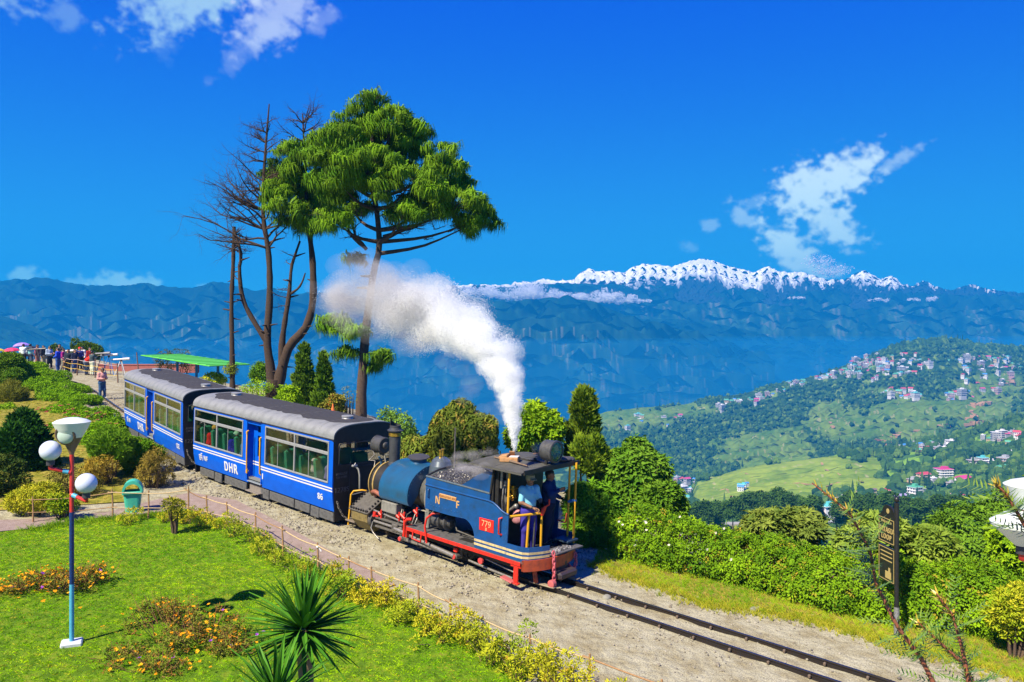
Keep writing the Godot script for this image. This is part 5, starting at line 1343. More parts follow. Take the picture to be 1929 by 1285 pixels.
	var bk := part("brake_handle", Shape.new().tube([Vector3(-0.2, 1.42, 0.1), Vector3(-0.16, 1.56, 0.08), Vector3(-0.16, 1.62, 0.06)], 0.05, 8).tube([Vector3(-0.16, 1.6, 0.06), Vector3(-0.08, 1.66, 0.0), Vector3(-0.08, 1.78, 0.0)], 0.022, 7), red, root)
	part("tie_rod", Shape.new().rod(Vector3(-0.16, 1.58, -0.82), Vector3(0.06, 1.66, -0.8), 0.035, 8), worn("rod_blue", Color(0.05, 0.2, 0.5), Color(0.03, 0.1, 0.3), 4.0, 0.5), root)
	part("backhead", Shape.new().box(Vector3(-0.98, 1.55, 0), Vector3(0.14, 1.9, 1.6), Basis(), 0.02), black, root)
	part("cab_floor", Shape.new().box(Vector3(-0.5, 0.585, 0), Vector3(1.0, 0.04, 1.7)), worn("cab_floor", Color(0.035, 0.033, 0.03), Color(0.02, 0.02, 0.02), 3.0, 0.8), root)
	var fit := part("gauge_frame", Shape.new().rod(Vector3(-0.88, 1.5, 0.55), Vector3(-0.88, 2.3, 0.55), 0.02, 6).rod(Vector3(-0.86, 2.45, 0.75), Vector3(-0.86, 2.0, 0.75), 0.03, 7).box(Vector3(-0.84, 2.1, 0.62), Vector3(0.1, 0.14, 0.16), Basis(), 0.02), steel, root)
	for k in 16:
		var p := Vector3(-0.82 + rng.randf_range(-0.04, 0.06), 1.86 + rng.randf_range(-0.16, 0.12), 0.42 + rng.randf_range(-0.14, 0.14))
		part("valve", Shape.new().ball(p, Vector3(0.03, 0.03, 0.03) * rng.randf_range(0.7, 1.4), 8, 6).rod(p, p + Vector3(0.05, rng.randf_range(-0.06, 0.02), 0.02), 0.014, 6), brass, fit)
	part("water_gauge", Shape.new().rod(Vector3(-0.8, 1.8, 0.4), Vector3(-0.8, 2.02, 0.42), 0.06, 10), brass, fit)
	for k in 5:
		var z0 := rng.randf_range(0.3, 0.75)
		part("pipe", Shape.new().tube([Vector3(-0.88, 2.1, z0), Vector3(-0.8, 1.9, z0 + 0.1), Vector3(-0.86, 1.7, z0 + 0.05), Vector3(-0.88, 1.45, z0)], 0.014, 5), steel, fit)
	part("regulator", Shape.new().box(Vector3(-0.74, 1.52, 0.52), Vector3(0.3, 0.05, 0.06), Basis(Vector3.BACK, 0.7), 0.01).ball(Vector3(-0.62, 1.6, 0.5), Vector3(0.06, 0.06, 0.06), 10, 6), steel, root)
	part("red_lever", Shape.new().rod(Vector3(-0.52, 0.6, -0.3), Vector3(-0.4, 1.9, -0.35), 0.02, 6).tube([Vector3(-0.2, 1.2, -0.5), Vector3(0.05, 1.2, -0.45), Vector3(0.08, 1.42, -0.45)], 0.018, 6), oldred, root)


	var cm := part("air_pump", Shape.new().lathe([Vector2(0, 0), Vector2(0.17, 0), Vector2(0.2, 0.03), Vector2(0.2, 0.06), Vector2(0.17, 0.07), Vector2(0.17, 0.3), Vector2(0.21, 0.31), Vector2(0.21, 0.35), Vector2(0.14, 0.37), Vector2(0.14, 0.5), Vector2(0.2, 0.51), Vector2(0.2, 0.55), Vector2(0.12, 0.58), Vector2(0.11, 0.66), Vector2(0, 0.68)], along_x(Vector3(-3.2, 0.82, 0.55)), 22), worn("pump_iron", Color(0.1, 0.1, 0.1), Color(0.03, 0.03, 0.03), 3.0, 0.5, 0.3), root)
	part("pump_foot", Shape.new().box(Vector3(-3.3, 0.78, 0.66), Vector3(0.14, 0.42, 0.1), Basis(), 0.02).box(Vector3(-3.3, 1.08, 0.68), Vector3(0.09, 0.3, 0.06), Basis(Vector3.BACK, 0.15), 0.02), worn("grey_box", Color.WHITE, Color.WHITE, 1.0), cm)
	part("pump_pipe", Shape.new().tube([Vector3(-2.75, 1.0, 0.5), Vector3(-2.72, 1.15, 0.45), Vector3(-2.6, 1.2, 0.4)], 0.02, 6).tube([Vector3(-2.5, 0.85, 0.52), Vector3(-2.35, 0.7, 0.6), Vector3(-1.9, 0.62, 0.5), Vector3(-1.6, 0.64, 0.3)], 0.02, 6), grime, cm)
	for q in [[-2.1, 0.25], [-1.75, 0.2]]:
		part("ash_pan_stay", Shape.new().rod(Vector3(q[0], 0.56, q[1]), Vector3(q[0], 1.2, q[1]), 0.03, 6), steel, root)
	part("firebox", Shape.new().box(Vector3(-1.5, 0.95, 0), Vector3(0.9, 0.8, 0.9), Basis(), 0.03), black, root)
	part("hand_rail", Shape.new().tube([Vector3(-2.8, 1.05, 0.74), Vector3(-2.95, 1.02, 0.84), Vector3(-3.06, 0.9, 0.92), Vector3(-3.08, 0.7, 0.95), Vector3(-3.0, 0.32, 0.95)], 0.026, 8), red, root)
	part("hand_rail", Shape.new().tube([Vector3(-3.6, 0.76, 0.9), Vector3(-3.74, 0.74, 0.92), Vector3(-3.82, 0.66, 0.93), Vector3(-3.84, 0.3, 0.93)], 0.04, 8), red, root)
	part("foot_step", Shape.new().tube([Vector3(-3.5, 0.5, 0.94), Vector3(-3.52, 0.32, 0.95), Vector3(-3.22, 0.3, 0.95), Vector3(-3.2, 0.48, 0.94)], 0.022, 7), red, root)

	part("front_beam", Shape.new().box(Vector3(-6.25, 0.3, 0), Vector3(0.14, 0.26, 1.2), Basis(), 0.02), grime, root)
	part("front_platform", Shape.new().box(Vector3(-6.3, 0.12, 0.5), Vector3(0.4, 0.03, 0.4), Basis(), 0.008).box(Vector3(-6.3, 0.3, 0.46), Vector3(0.3, 0.24, 0.2), Basis(), 0.03), worn("platform_rust", Color(0.18, 0.15, 0.12), Color(0.1, 0.08, 0.07), 2.0, 0.7), root)
	part("front_rail", Shape.new().tube([Vector3(-6.45, -0.02, 0.62), Vector3(-6.43, 0.4, 0.6), Vector3(-6.42, 0.8, 0.58), Vector3(-6.36, 0.9, 0.54), Vector3(-6.2, 0.93, 0.4), Vector3(-6.12, 0.92, 0.3), Vector3(-6.12, 0.5, 0.3)], 0.025, 8), yellow, root)

	part("buffer", Shape.new().box(Vector3(0.34, 0.2, -0.1), Vector3(0.3, 0.16, 0.62), Basis(), 0.04).box(Vector3(0.2, 0.28, -0.1), Vector3(0.2, 0.3, 0.3)), worn("buffer_iron", Color(0.05, 0.04, 0.045), Color(0.1, 0.04, 0.03), 2.0, 0.5, 0.2), root)
	part("rear_step", Shape.new().box(Vector3(-0.22, 0.44, 0.88), Vector3(0.3, 0.07, 0.06), Basis(), 0.01).box(Vector3(-0.22, 0.24, 0.88), Vector3(0.13, 0.36, 0.05), Basis(), 0.01).box(Vector3(-0.24, 0.06, 0.9), Vector3(0.26, 0.04, 0.1), Basis(), 0.01), red, root)
	part("step_tread", Shape.new().box(Vector3(-0.42, 0.1, 0.92), Vector3(0.34, 0.03, 0.16), Basis(Vector3.BACK, -0.15), 0.008), mat("tread_pink", Color(0.42, 0.1, 0.1), 0.6), root)
	part("rail_guard", Shape.new().box(Vector3(0.16, 0.02, 0.42), Vector3(0.7, 0.03, 0.12), Basis(Vector3.BACK, 0.04), 0.008), worn("guard_tan", Color(0.3, 0.25, 0.17), Color(0.12, 0.1, 0.08), 3.0, 0.6), root)
	part("rail_guard", Shape.new().box(Vector3(0.16, 0.02, -0.42), Vector3(0.7, 0.03, 0.12), Basis(Vector3.BACK, 0.04), 0.008), worn("guard_tan", Color.WHITE, Color.WHITE, 1.0), root)
	part("guard_bracket", Shape.new().box(Vector3(0.0, 0.22, 0.5), Vector3(0.1, 0.36, 0.06), Basis(Vector3.BACK, 0.2), 0.012).box(Vector3(0.0, 0.22, -0.5), Vector3(0.1, 0.36, 0.06), Basis(Vector3.BACK, 0.2), 0.012), oldred, root)
	part("roller", Shape.new().lathe([Vector2(0, -0.05), Vector2(0.085, -0.05), Vector2(0.085, 0.05), Vector2(0.05, 0.06), Vector2(0, 0.06)], along_z(Vector3(0.42, 0.1, 0.42)), 16), mat("roller_pink", Color(0.42, 0.1, 0.1), 0.6), root)
	part("rail_slide", Shape.new().tube([Vector3(-1.9, 0.1, 0.62), Vector3(-1.2, 0.06, 0.64), Vector3(-0.5, 0.04, 0.66)], 0.028, 6), steel, root)
	part("brake_rod", Shape.new().rod(Vector3(-1.3, 0.3, 0.7), Vector3(-0.3, 0.2, 0.72), 0.018, 6), steel, root)
	part("brake_boss", Shape.new().lathe([Vector2(0, 0), Vector2(0.07, 0), Vector2(0.07, 0.05), Vector2(0, 0.055)], along_z(Vector3(-1.35, 0.26, 0.78)), 14), mat("boss_red", Color(0.55, 0.05, 0.05), 0.5), root)
	var pink := worn("chain_pink", Color(0.5, 0.1, 0.13), Color(0.25, 0.06, 0.07), 5.0, 0.6)
	chain("coupling_chain", [Vector3(0.33, 0.75, 0.3), Vector3(0.36, 0.5, 0.3), Vector3(0.37, 0.14, 0.29)], 0.075, 0.018, pink, root)
	chain("coupling_chain", [Vector3(0.2, 0.5, -0.66), Vector3(0.24, 0.3, -0.66), Vector3(0.22, 0.12, -0.6), Vector3(0.14, 0.26, -0.52)], 0.075, 0.018, pink, root)
	part("apron_rear", Shape.new().box(Vector3(0.12, 0.64, -0.35), Vector3(0.36, 0.03, 0.95)), worn("plate_iron", Color.WHITE, Color.WHITE, 1.0), root)
	part("side_seat", Shape.new().box(Vector3(-0.08, 0.75, -0.68), Vector3(0.4, 0.05, 0.4), Basis(), 0.01), worn("seat_dark", Color(0.02, 0.05, 0.09), Color(0.02, 0.025, 0.03), 2.0, 0.5), root)
	var bits := []; var bt := []
	for k in 150:
		var r := rng.randf_range(0.012, 0.035)
		bits.append(Transform3D(Basis.from_euler(Vector3(rng.randf() * 6.0, rng.randf() * 6.0, rng.randf() * 6.0)).scaled(Vector3(r, r, r)), Vector3(0.14 + rng.randf_range(-0.12, 0.1), 0.665, rng.randf_range(-0.55, 0.3))))
		var g := rng.randf_range(0.02, 0.3)
		bt.append(Color(g, g, g * 1.05))
	copies("coal_crumbs", flat_shaded(lump), vmat("coal_lump", 0.35, 0.5), bits, root, bt)

	var rl := part("cab_lamp", Shape.new().lathe([Vector2(0, 0), Vector2(0.17, 0.0), Vector2(0.22, 0.03), Vector2(0.235, 0.06), Vector2(0.235, 0.3), Vector2(0.25, 0.305), Vector2(0.25, 0.36), Vector2(0.215, 0.37), Vector2(0.208, 0.345), Vector2(0.208, 0.3)], along_x(Vector3(-0.3, 2.86, -0.02)), 32), worn("lamp_black", Color.WHITE, Color.WHITE, 1.0), root)
	part("reflector", Shape.new().lathe([Vector2(0, 0), Vector2(0.1, 0.02), Vector2(0.17, 0.07), Vector2(0.205, 0.14)], along_x(Vector3(-0.09, 2.86, -0.02)), 28), mat("lamp_mirror", Color(0.12, 0.2, 0.14), 0.12, 0.9), rl)
	var lg := mat("lamp_glass", Color(0.1, 0.2, 0.12), 0.05)
	lg.transparency = BaseMaterial3D.TRANSPARENCY_ALPHA
	lg.albedo_color = Color(0.3, 0.5, 0.35, 0.3)
	part("lens", Shape.new().lathe([Vector2(0.21, 0), Vector2(0.12, 0.02), Vector2(0, 0.03)], along_x(Vector3(0.055, 2.86, -0.02)), 28), lg, rl)
	part("lamp_stand", Shape.new().box(Vector3(-0.13, 2.6, 0.1), Vector3(0.06, 0.16, 0.04)).box(Vector3(-0.13, 2.6, -0.14), Vector3(0.06, 0.16, 0.04)), black, rl)

	var xf := root.transform
	var card := worn("cardboard", Color(0.42, 0.23, 0.1), Color(0.28, 0.15, 0.07), 3.0, 0.85)
	var bx := thing("cardboard_box", "crumpled brown cardboard box lying in the middle of the cab roof", "box", xf * Transform3D(Basis(Vector3.UP, 0.5), Vector3(-0.92, 2.555, 0.42)))
	part("carton", Shape.new().box(Vector3(0, 0.05, 0), Vector3(0.42, 0.1, 0.3), Basis(Vector3.BACK, 0.06), 0.012).box(Vector3(-0.14, 0.1, -0.02), Vector3(0.2, 0.06, 0.3), Basis(Vector3.BACK, 0.25), 0.01), card, bx)
	part("flap", Shape.new().box(Vector3(0.02, 0.15, -0.12), Vector3(0.12, 0.015, 0.16), Basis(Vector3.RIGHT, -0.9), 0.003), card, bx)
	part("paper_label", Shape.new().box(Vector3(0.1, 0.115, 0.02), Vector3(0.2, 0.012, 0.16), Basis(Vector3.BACK, 0.06), 0.003), mat("paper_white", Color(0.7, 0.7, 0.72), 0.8), bx)
	tag(part("wooden_stick", Shape.new().tube([Vector3(-0.5, 0.03, 0.1), Vector3(0.0, 0.035, 0.0), Vector3(0.62, 0.03, -0.1)], [0.02, 0.03, 0.018], 7), worn("stick_wood", Color(0.17, 0.12, 0.08), Color(0.09, 0.06, 0.04), 4.0, 0.85), self, xf * Transform3D(Basis(Vector3.UP, -0.32), Vector3(-0.85, 2.55, 0.52))), "rough wooden stick lying under the cardboard box on the cab roof", "stick")
	var pl2 := thing("wood_scraps", "flat pile of split wooden boards on the cab roof behind the round lamp", "wood scraps", xf * Transform3D(Basis(), Vector3(-0.55, 2.555, -0.45)))
	for k in 5:
		part("board", Shape.new().box(Vector3(rng.randf_range(-0.1, 0.1), 0.02 + 0.022 * k, rng.randf_range(-0.08, 0.08)), Vector3(rng.randf_range(0.4, 0.6), 0.018, rng.randf_range(0.06, 0.13)), Basis(Vector3.UP, rng.randf_range(-0.5, 0.5)), 0.004), card, pl2)
	for k in 3:
		tag(part("coal_sack", Shape.new().ball(Vector3(0, 0.06, 0), Vector3(0.16, 0.06, 0.13), 14, 8), worn("sack_dark", Color(0.06, 0.06, 0.07), Color(0.03, 0.03, 0.03), 4.0, 0.8), self, xf * Transform3D(Basis(Vector3.UP, k * 1.1), Vector3(-0.18, 2.545 - k * 0.02, -0.5 - k * 0.16))), ["dark lumpy sack on the cab roof just right of the lamp", "dark lumpy sack on the cab roof, middle one of three", "dark lumpy sack at the far edge of the cab roof"][k], "sack", "sacks on the cab roof")

func coal_height(x: float, z: float) -> float:
	var t := clampf((x + 3.15) / 2.1, 0.0, 1.0)
	var h := 1.87 + 0.26 * (1.0 - z * z / 0.8) * (0.35 + 1.1 * t - 0.75 * t * t)
	h += 0.1 * clampf(-z, 0.0, 1.0) * t
	if t > 0.72: h -= (t - 0.72) * (t - 0.72) * 1.6
	var pit := Vector2(x + 1.95, z - 0.1).length()
	h -= 0.16 * exp(-pit * pit * 22.0)
	return h

func ribbon(s: Shape, a: Vector3, b: Vector3, y0: float, y1: float, out: float, thick: float) -> void:
	var d := (b - a).normalized()
	var o := d.cross(Vector3.UP) * -1.0
	if o.dot(Vector3(0.3, 0, 1)) < 0.0: o = -o
	var A := a + o * out; var B := b + o * out
	var A2 := a + o * (out - thick); var B2 := b + o * (out - thick)
	s.quad(A + Vector3(0, y0, 0), B + Vector3(0, y0, 0), B + Vector3(0, y1, 0), A + Vector3(0, y1, 0))
	s.quad(A + Vector3(0, y1, 0), B + Vector3(0, y1, 0), B2 + Vector3(0, y1, 0), A2 + Vector3(0, y1, 0))
	s.quad(B2 + Vector3(0, y0, 0), A2 + Vector3(0, y0, 0), A2 + Vector3(0, y1, 0), B2 + Vector3(0, y1, 0))

func saddle_smooth(o: MeshInstance3D) -> void:
	var a := o.mesh.surface_get_arrays(0)
	var v: PackedVector3Array = a[Mesh.ARRAY_VERTEX]; var n: PackedVector3Array = a[Mesh.ARRAY_NORMAL]
	for k in v.size():
		if absf(n[k].x) < 0.5 and v[k].y > 1.1:
			var p := v[k]
			if Vector2(p.z, (p.y - 1.28) * 1.2).length() > 0.7: n[k] = Vector3(0, (p.y - 1.28) / (0.66 * 0.66), p.z / (0.84 * 0.84)).normalized() if p.y > 1.28 else Vector3(0, 0, signf(p.z))
	a[Mesh.ARRAY_NORMAL] = n
	var m := ArrayMesh.new()
	m.add_surface_from_arrays(Mesh.PRIMITIVE_TRIANGLES, a)
	o.mesh = m

func flat_shaded(m: ArrayMesh) -> ArrayMesh:
	var a := m.surface_get_arrays(0)
	var v: PackedVector3Array = a[Mesh.ARRAY_VERTEX]; var n: PackedVector3Array = a[Mesh.ARRAY_NORMAL]
	for k in range(0, v.size(), 3):
		var f := (v[k + 2] - v[k]).cross(v[k + 1] - v[k]).normalized()
		for j in 3: n[k + j] = f
	a[Mesh.ARRAY_NORMAL] = n
	var r := ArrayMesh.new()
	r.add_surface_from_arrays(Mesh.PRIMITIVE_TRIANGLES, a)
	return r

# ---------------------------------------------------------------- people: tapered bones blended into one skin, meshed with surface nets
func skin_net(bones: Array, cell: float, blend: float) -> Shape:
	var lo := Vector3(1e9, 1e9, 1e9); var hi := -lo
	for b in bones:
		var r := maxf(b[2], b[3]) + cell * 3.0
		lo = lo.min((b[0] as Vector3).min(b[1]) - Vector3(r, r, r)); hi = hi.max((b[0] as Vector3).max(b[1]) + Vector3(r, r, r))
	var nx := int((hi.x - lo.x) / cell) + 2; var ny := int((hi.y - lo.y) / cell) + 2; var nz := int((hi.z - lo.z) / cell) + 2
	var f := PackedFloat32Array()
	f.resize(nx * ny * nz)
	var kk := 1.0 / blend
	for b in bones:
		var a: Vector3 = b[0]; var ab: Vector3 = b[1] - a
		var ra: float = b[2]; var rb: float = b[3]
		var r := maxf(ra, rb) + cell * 2.2
		var len2 := maxf(ab.length_squared(), 1e-9)
		var l := ((a.min(b[1]) - Vector3(r, r, r) - lo) / cell).floor(); var h := ((a.max(b[1]) + Vector3(r, r, r) - lo) / cell).ceil()
		for z in range(maxi(0, int(l.z)), mini(nz, int(h.z) + 1)):
			for y in range(maxi(0, int(l.y)), mini(ny, int(h.y) + 1)):
				var row := (z * ny + y) * nx
				for x in range(maxi(0, int(l.x)), mini(nx, int(h.x) + 1)):
					var p := lo + Vector3(x, y, z) * cell - a
					var t := clampf(p.dot(ab) / len2, 0.0, 1.0)
					var d := (p - ab * t).length() - lerpf(ra, rb, t)
					if d < cell * 2.2: f[row + x] += exp(-d * kk)

	var s := Shape.new()
	var idx := {}
	var pts := PackedVector3Array(); var nrm := PackedVector3Array()
	var sx := 1; var sy := nx; var sz := nx * ny
	var offs := [0, sx, sy, sx + sy, sz, sx + sz, sy + sz, sx + sy + sz]
	for z in nz - 1:
		for y in ny - 1:
			for x in nx - 1:
				var o := (z * ny + y) * nx + x
				var n_in := 0
				for q in offs: if f[o + q] > 1.0: n_in += 1
				if n_in == 0 or n_in == 8: continue
				var acc := Vector3.ZERO; var cnt := 0
				for e in [[0, 1], [0, 2], [0, 4], [1, 3], [1, 5], [2, 3], [2, 6], [3, 7], [4, 5], [4, 6], [5, 7], [6, 7]]:
					var fa := f[o + offs[e[0]]]; var fb := f[o + offs[e[1]]]
					if (fa > 1.0) == (fb > 1.0): continue
					var la := -log(maxf(fa, 1e-6)); var lb := -log(maxf(fb, 1e-6))
					var t := clampf(la / (la - lb), 0.0, 1.0)
					var pa := Vector3(e[0] & 1, (e[0] >> 1) & 1, e[0] >> 2); var pb := Vector3(e[1] & 1, (e[1] >> 1) & 1, e[1] >> 2)
					acc += pa.lerp(pb, t); cnt += 1
				idx[o] = pts.size()
				pts.append(lo + (Vector3(x, y, z) + acc / cnt) * cell)
				var g := Vector3.ZERO
				for q in 8:
					var w := -log(maxf(f[o + offs[q]], 1e-6))
					g += Vector3((q & 1) * 2 - 1, ((q >> 1) & 1) * 2 - 1, (q >> 2) * 2 - 1) * w
				nrm.append(g.normalized())
	for o in idx:
		for ax in 3:
			var st: int = [sx, sy, sz][ax]; var s1: int = [sy, sz, sx][ax]; var s2: int = [sz, sx, sy][ax]
			if o + st >= f.size(): continue
			var i0 := f[o] > 1.0; var i1 := f[o + st] > 1.0
			if i0 == i1: continue
			var q := [o, o - s1, o - s1 - s2, o - s2]
			var ok := true
			for c in q: if not idx.has(c): ok = false
			if not ok: continue
			var k := q.map(func(c): return idx[c])
			if not i0: k.reverse()
			s.quad_n(pts[k[0]], pts[k[1]], pts[k[2]], pts[k[3]], nrm[k[0]], nrm[k[1]], nrm[k[2]], nrm[k[3]])
	return s

var head_shape: Shape
var hair_shape: Shape
var hand_shape: Shape
var pose_cache := {}

func make_shared_bits() -> void:
	var c := Vector3(0, 0.115, 0)
	head_shape = skin_net([[Vector3(0, 0.145, -0.012), Vector3(0, 0.15, 0.02), 0.088, 0.082], [Vector3(0, 0.06, 0.045), Vector3(0, 0.11, 0.035), 0.048, 0.06], [Vector3(0, 0.028, 0.055), Vector3(0, 0.04, 0.06), 0.026, 0.03], [Vector3(0, 0.128, 0.1), Vector3(0, 0.09, 0.114), 0.008, 0.015],
		[Vector3(-0.03, 0.143, 0.088), Vector3(0.03, 0.143, 0.088), 0.014, 0.014], [Vector3(0.084, 0.13, 0.0), Vector3(0.086, 0.09, 0.008), 0.016, 0.011], [Vector3(-0.084, 0.13, 0.0), Vector3(-0.086, 0.09, 0.008), 0.016, 0.011],
		[Vector3(-0.018, 0.062, 0.094), Vector3(0.018, 0.062, 0.094), 0.008, 0.008], [Vector3(0, 0.1, -0.01), Vector3(0, -0.06, -0.015), 0.052, 0.055]], 0.008, 0.012)
	hair_shape = skin_net([[Vector3(0, 0.17, -0.02), Vector3(0, 0.175, 0.025), 0.092, 0.076], [Vector3(0, 0.12, -0.045), Vector3(0, 0.07, -0.05), 0.07, 0.045], [Vector3(0.06, 0.15, 0.0), Vector3(0.066, 0.12, 0.012), 0.036, 0.02], [Vector3(-0.06, 0.15, 0.0), Vector3(-0.066, 0.12, 0.012), 0.036, 0.02]], 0.01, 0.012)

	var b := [[Vector3(0, 0.02, 0), Vector3(0, -0.03, 0), 0.026, 0.03], [Vector3(-0.022, -0.03, 0), Vector3(-0.026, -0.08, 0.002), 0.019, 0.016], [Vector3(0.02, -0.03, 0), Vector3(0.024, -0.085, 0.002), 0.019, 0.017], [Vector3(0, -0.03, 0), Vector3(0, -0.085, 0), 0.02, 0.017]]
	for k in 4:
		var x := 0.031 - k * 0.0205
		var l: float = [0.92, 1.0, 0.95, 0.76][k]
		var p0 := Vector3(x, -0.088 - (0.004 if k == 1 or k == 2 else 0.0), 0.002)
		var p1 := p0 + Vector3(0, -0.036, 0.014) * l; var p2 := p1 + Vector3(0, -0.012, 0.025) * l; var p3 := p2 + Vector3(0, 0.01, 0.018) * l
		b += [[p0, p1, 0.0095, 0.009], [p1, p2, 0.009, 0.0085], [p2, p3, 0.0085, 0.0075]]
	b += [[Vector3(0.022, -0.02, 0.006), Vector3(0.046, -0.05, 0.022), 0.013, 0.011], [Vector3(0.046, -0.05, 0.022), Vector3(0.045, -0.076, 0.036), 0.0105, 0.009]]
	hand_shape = skin_net(b, 0.0065, 0.003)

func limb_frame(from: Vector3, to: Vector3, palm: Vector3) -> Basis:
	var y := (from - to).normalized()
	var z := (palm - y * palm.dot(y)).normalized()
	return Basis(y.cross(z), y, z)

# joints for one half are mirrored unless given; the figure faces +z
func pose(kind: String) -> Dictionary:
	var j := {"pelvis": Vector3(0, 0.93, 0), "waist": Vector3(0, 1.08, 0.0), "chest": Vector3(0, 1.28, -0.005), "neck": Vector3(0, 1.45, -0.015), "head": Vector3(0, 1.475, 0.0), "turn": Vector3.ZERO,
		"sh_l": Vector3(0.175, 1.39, -0.01), "sh_r": Vector3(-0.175, 1.39, -0.01), "el_l": Vector3(0.225, 1.12, -0.03), "el_r": Vector3(-0.225, 1.12, -0.03), "wr_l": Vector3(0.235, 0.88, 0.05), "wr_r": Vector3(-0.235, 0.88, 0.05),
		"hip_l": Vector3(0.09, 0.9, 0), "hip_r": Vector3(-0.09, 0.9, 0), "kn_l": Vector3(0.105, 0.5, 0.02), "kn_r": Vector3(-0.1, 0.5, 0.01), "an_l": Vector3(0.11, 0.09, -0.02), "an_r": Vector3(-0.105, 0.09, -0.02), "palm": Vector3(0, 0, -1)}
	match kind:
		"stroll":
			j.merge({"kn_l": Vector3(0.1, 0.5, 0.12), "an_l": Vector3(0.1, 0.09, 0.13), "kn_r": Vector3(-0.1, 0.5, -0.02), "an_r": Vector3(-0.1, 0.1, -0.2), "wr_r": Vector3(-0.22, 0.9, 0.12), "wr_l": Vector3(0.24, 0.88, -0.02)}, true)
		"phone":
			j.merge({"el_l": Vector3(0.24, 1.12, 0.02), "el_r": Vector3(-0.24, 1.12, 0.02), "wr_l": Vector3(0.07, 1.14, 0.26), "wr_r": Vector3(-0.08, 1.12, 0.25), "turn": Vector3(0.45, 0, 0), "kn_l": Vector3(0.11, 0.5, 0.05), "an_l": Vector3(0.13, 0.09, 0.05), "palm": Vector3(0, 0.6, 0.5)}, true)
		"bend":
			j.merge({"waist": Vector3(0, 1.05, 0.06), "chest": Vector3(0, 1.16, 0.24), "neck": Vector3(0, 1.2, 0.4), "head": Vector3(0, 1.2, 0.43), "turn": Vector3(0.6, 0, 0), "sh_l": Vector3(0.175, 1.2, 0.33), "sh_r": Vector3(-0.175, 1.2, 0.33), "el_l": Vector3(0.24, 0.95, 0.4), "el_r": Vector3(-0.24, 0.95, 0.4), "wr_l": Vector3(0.1, 0.78, 0.36), "wr_r": Vector3(-0.1, 0.78, 0.36), "pelvis": Vector3(0, 0.93, -0.06), "hip_l": Vector3(0.09, 0.9, -0.06), "hip_r": Vector3(-0.09, 0.9, -0.06)}, true)
		"driver":
			j.merge({"el_l": Vector3(0.25, 1.14, 0.06), "el_r": Vector3(-0.24, 1.12, 0.06), "wr_l": Vector3(0.13, 1.12, 0.31), "wr_r": Vector3(-0.03, 1.02, 0.3), "turn": Vector3(0.12, 0.1, 0), "kn_l": Vector3(0.12, 0.5, 0.02), "an_l": Vector3(0.14, 0.09, -0.02), "palm": Vector3(0, -0.3, 0.7)}, true)
		"seated":
			j.merge({"kn_l": Vector3(0.11, 0.96, 0.4), "kn_r": Vector3(-0.11, 0.96, 0.4), "an_l": Vector3(0.11, 0.52, 0.4), "an_r": Vector3(-0.11, 0.52, 0.4), "el_l": Vector3(0.23, 1.13, 0.02), "el_r": Vector3(-0.23, 1.13, 0.02), "wr_l": Vector3(0.1, 1.05, 0.24), "wr_r": Vector3(-0.1, 1.05, 0.24), "palm": Vector3(0, -1, 0.2)}, true)
		"raised":
			j.merge({"el_r": Vector3(-0.26, 1.2, 0.12), "wr_r": Vector3(-0.12, 1.3, 0.28), "el_l": Vector3(0.24, 1.13, 0.0), "wr_l": Vector3(0.2, 1.05, 0.22), "palm": Vector3(0, 0, 1)}, true)
	return j

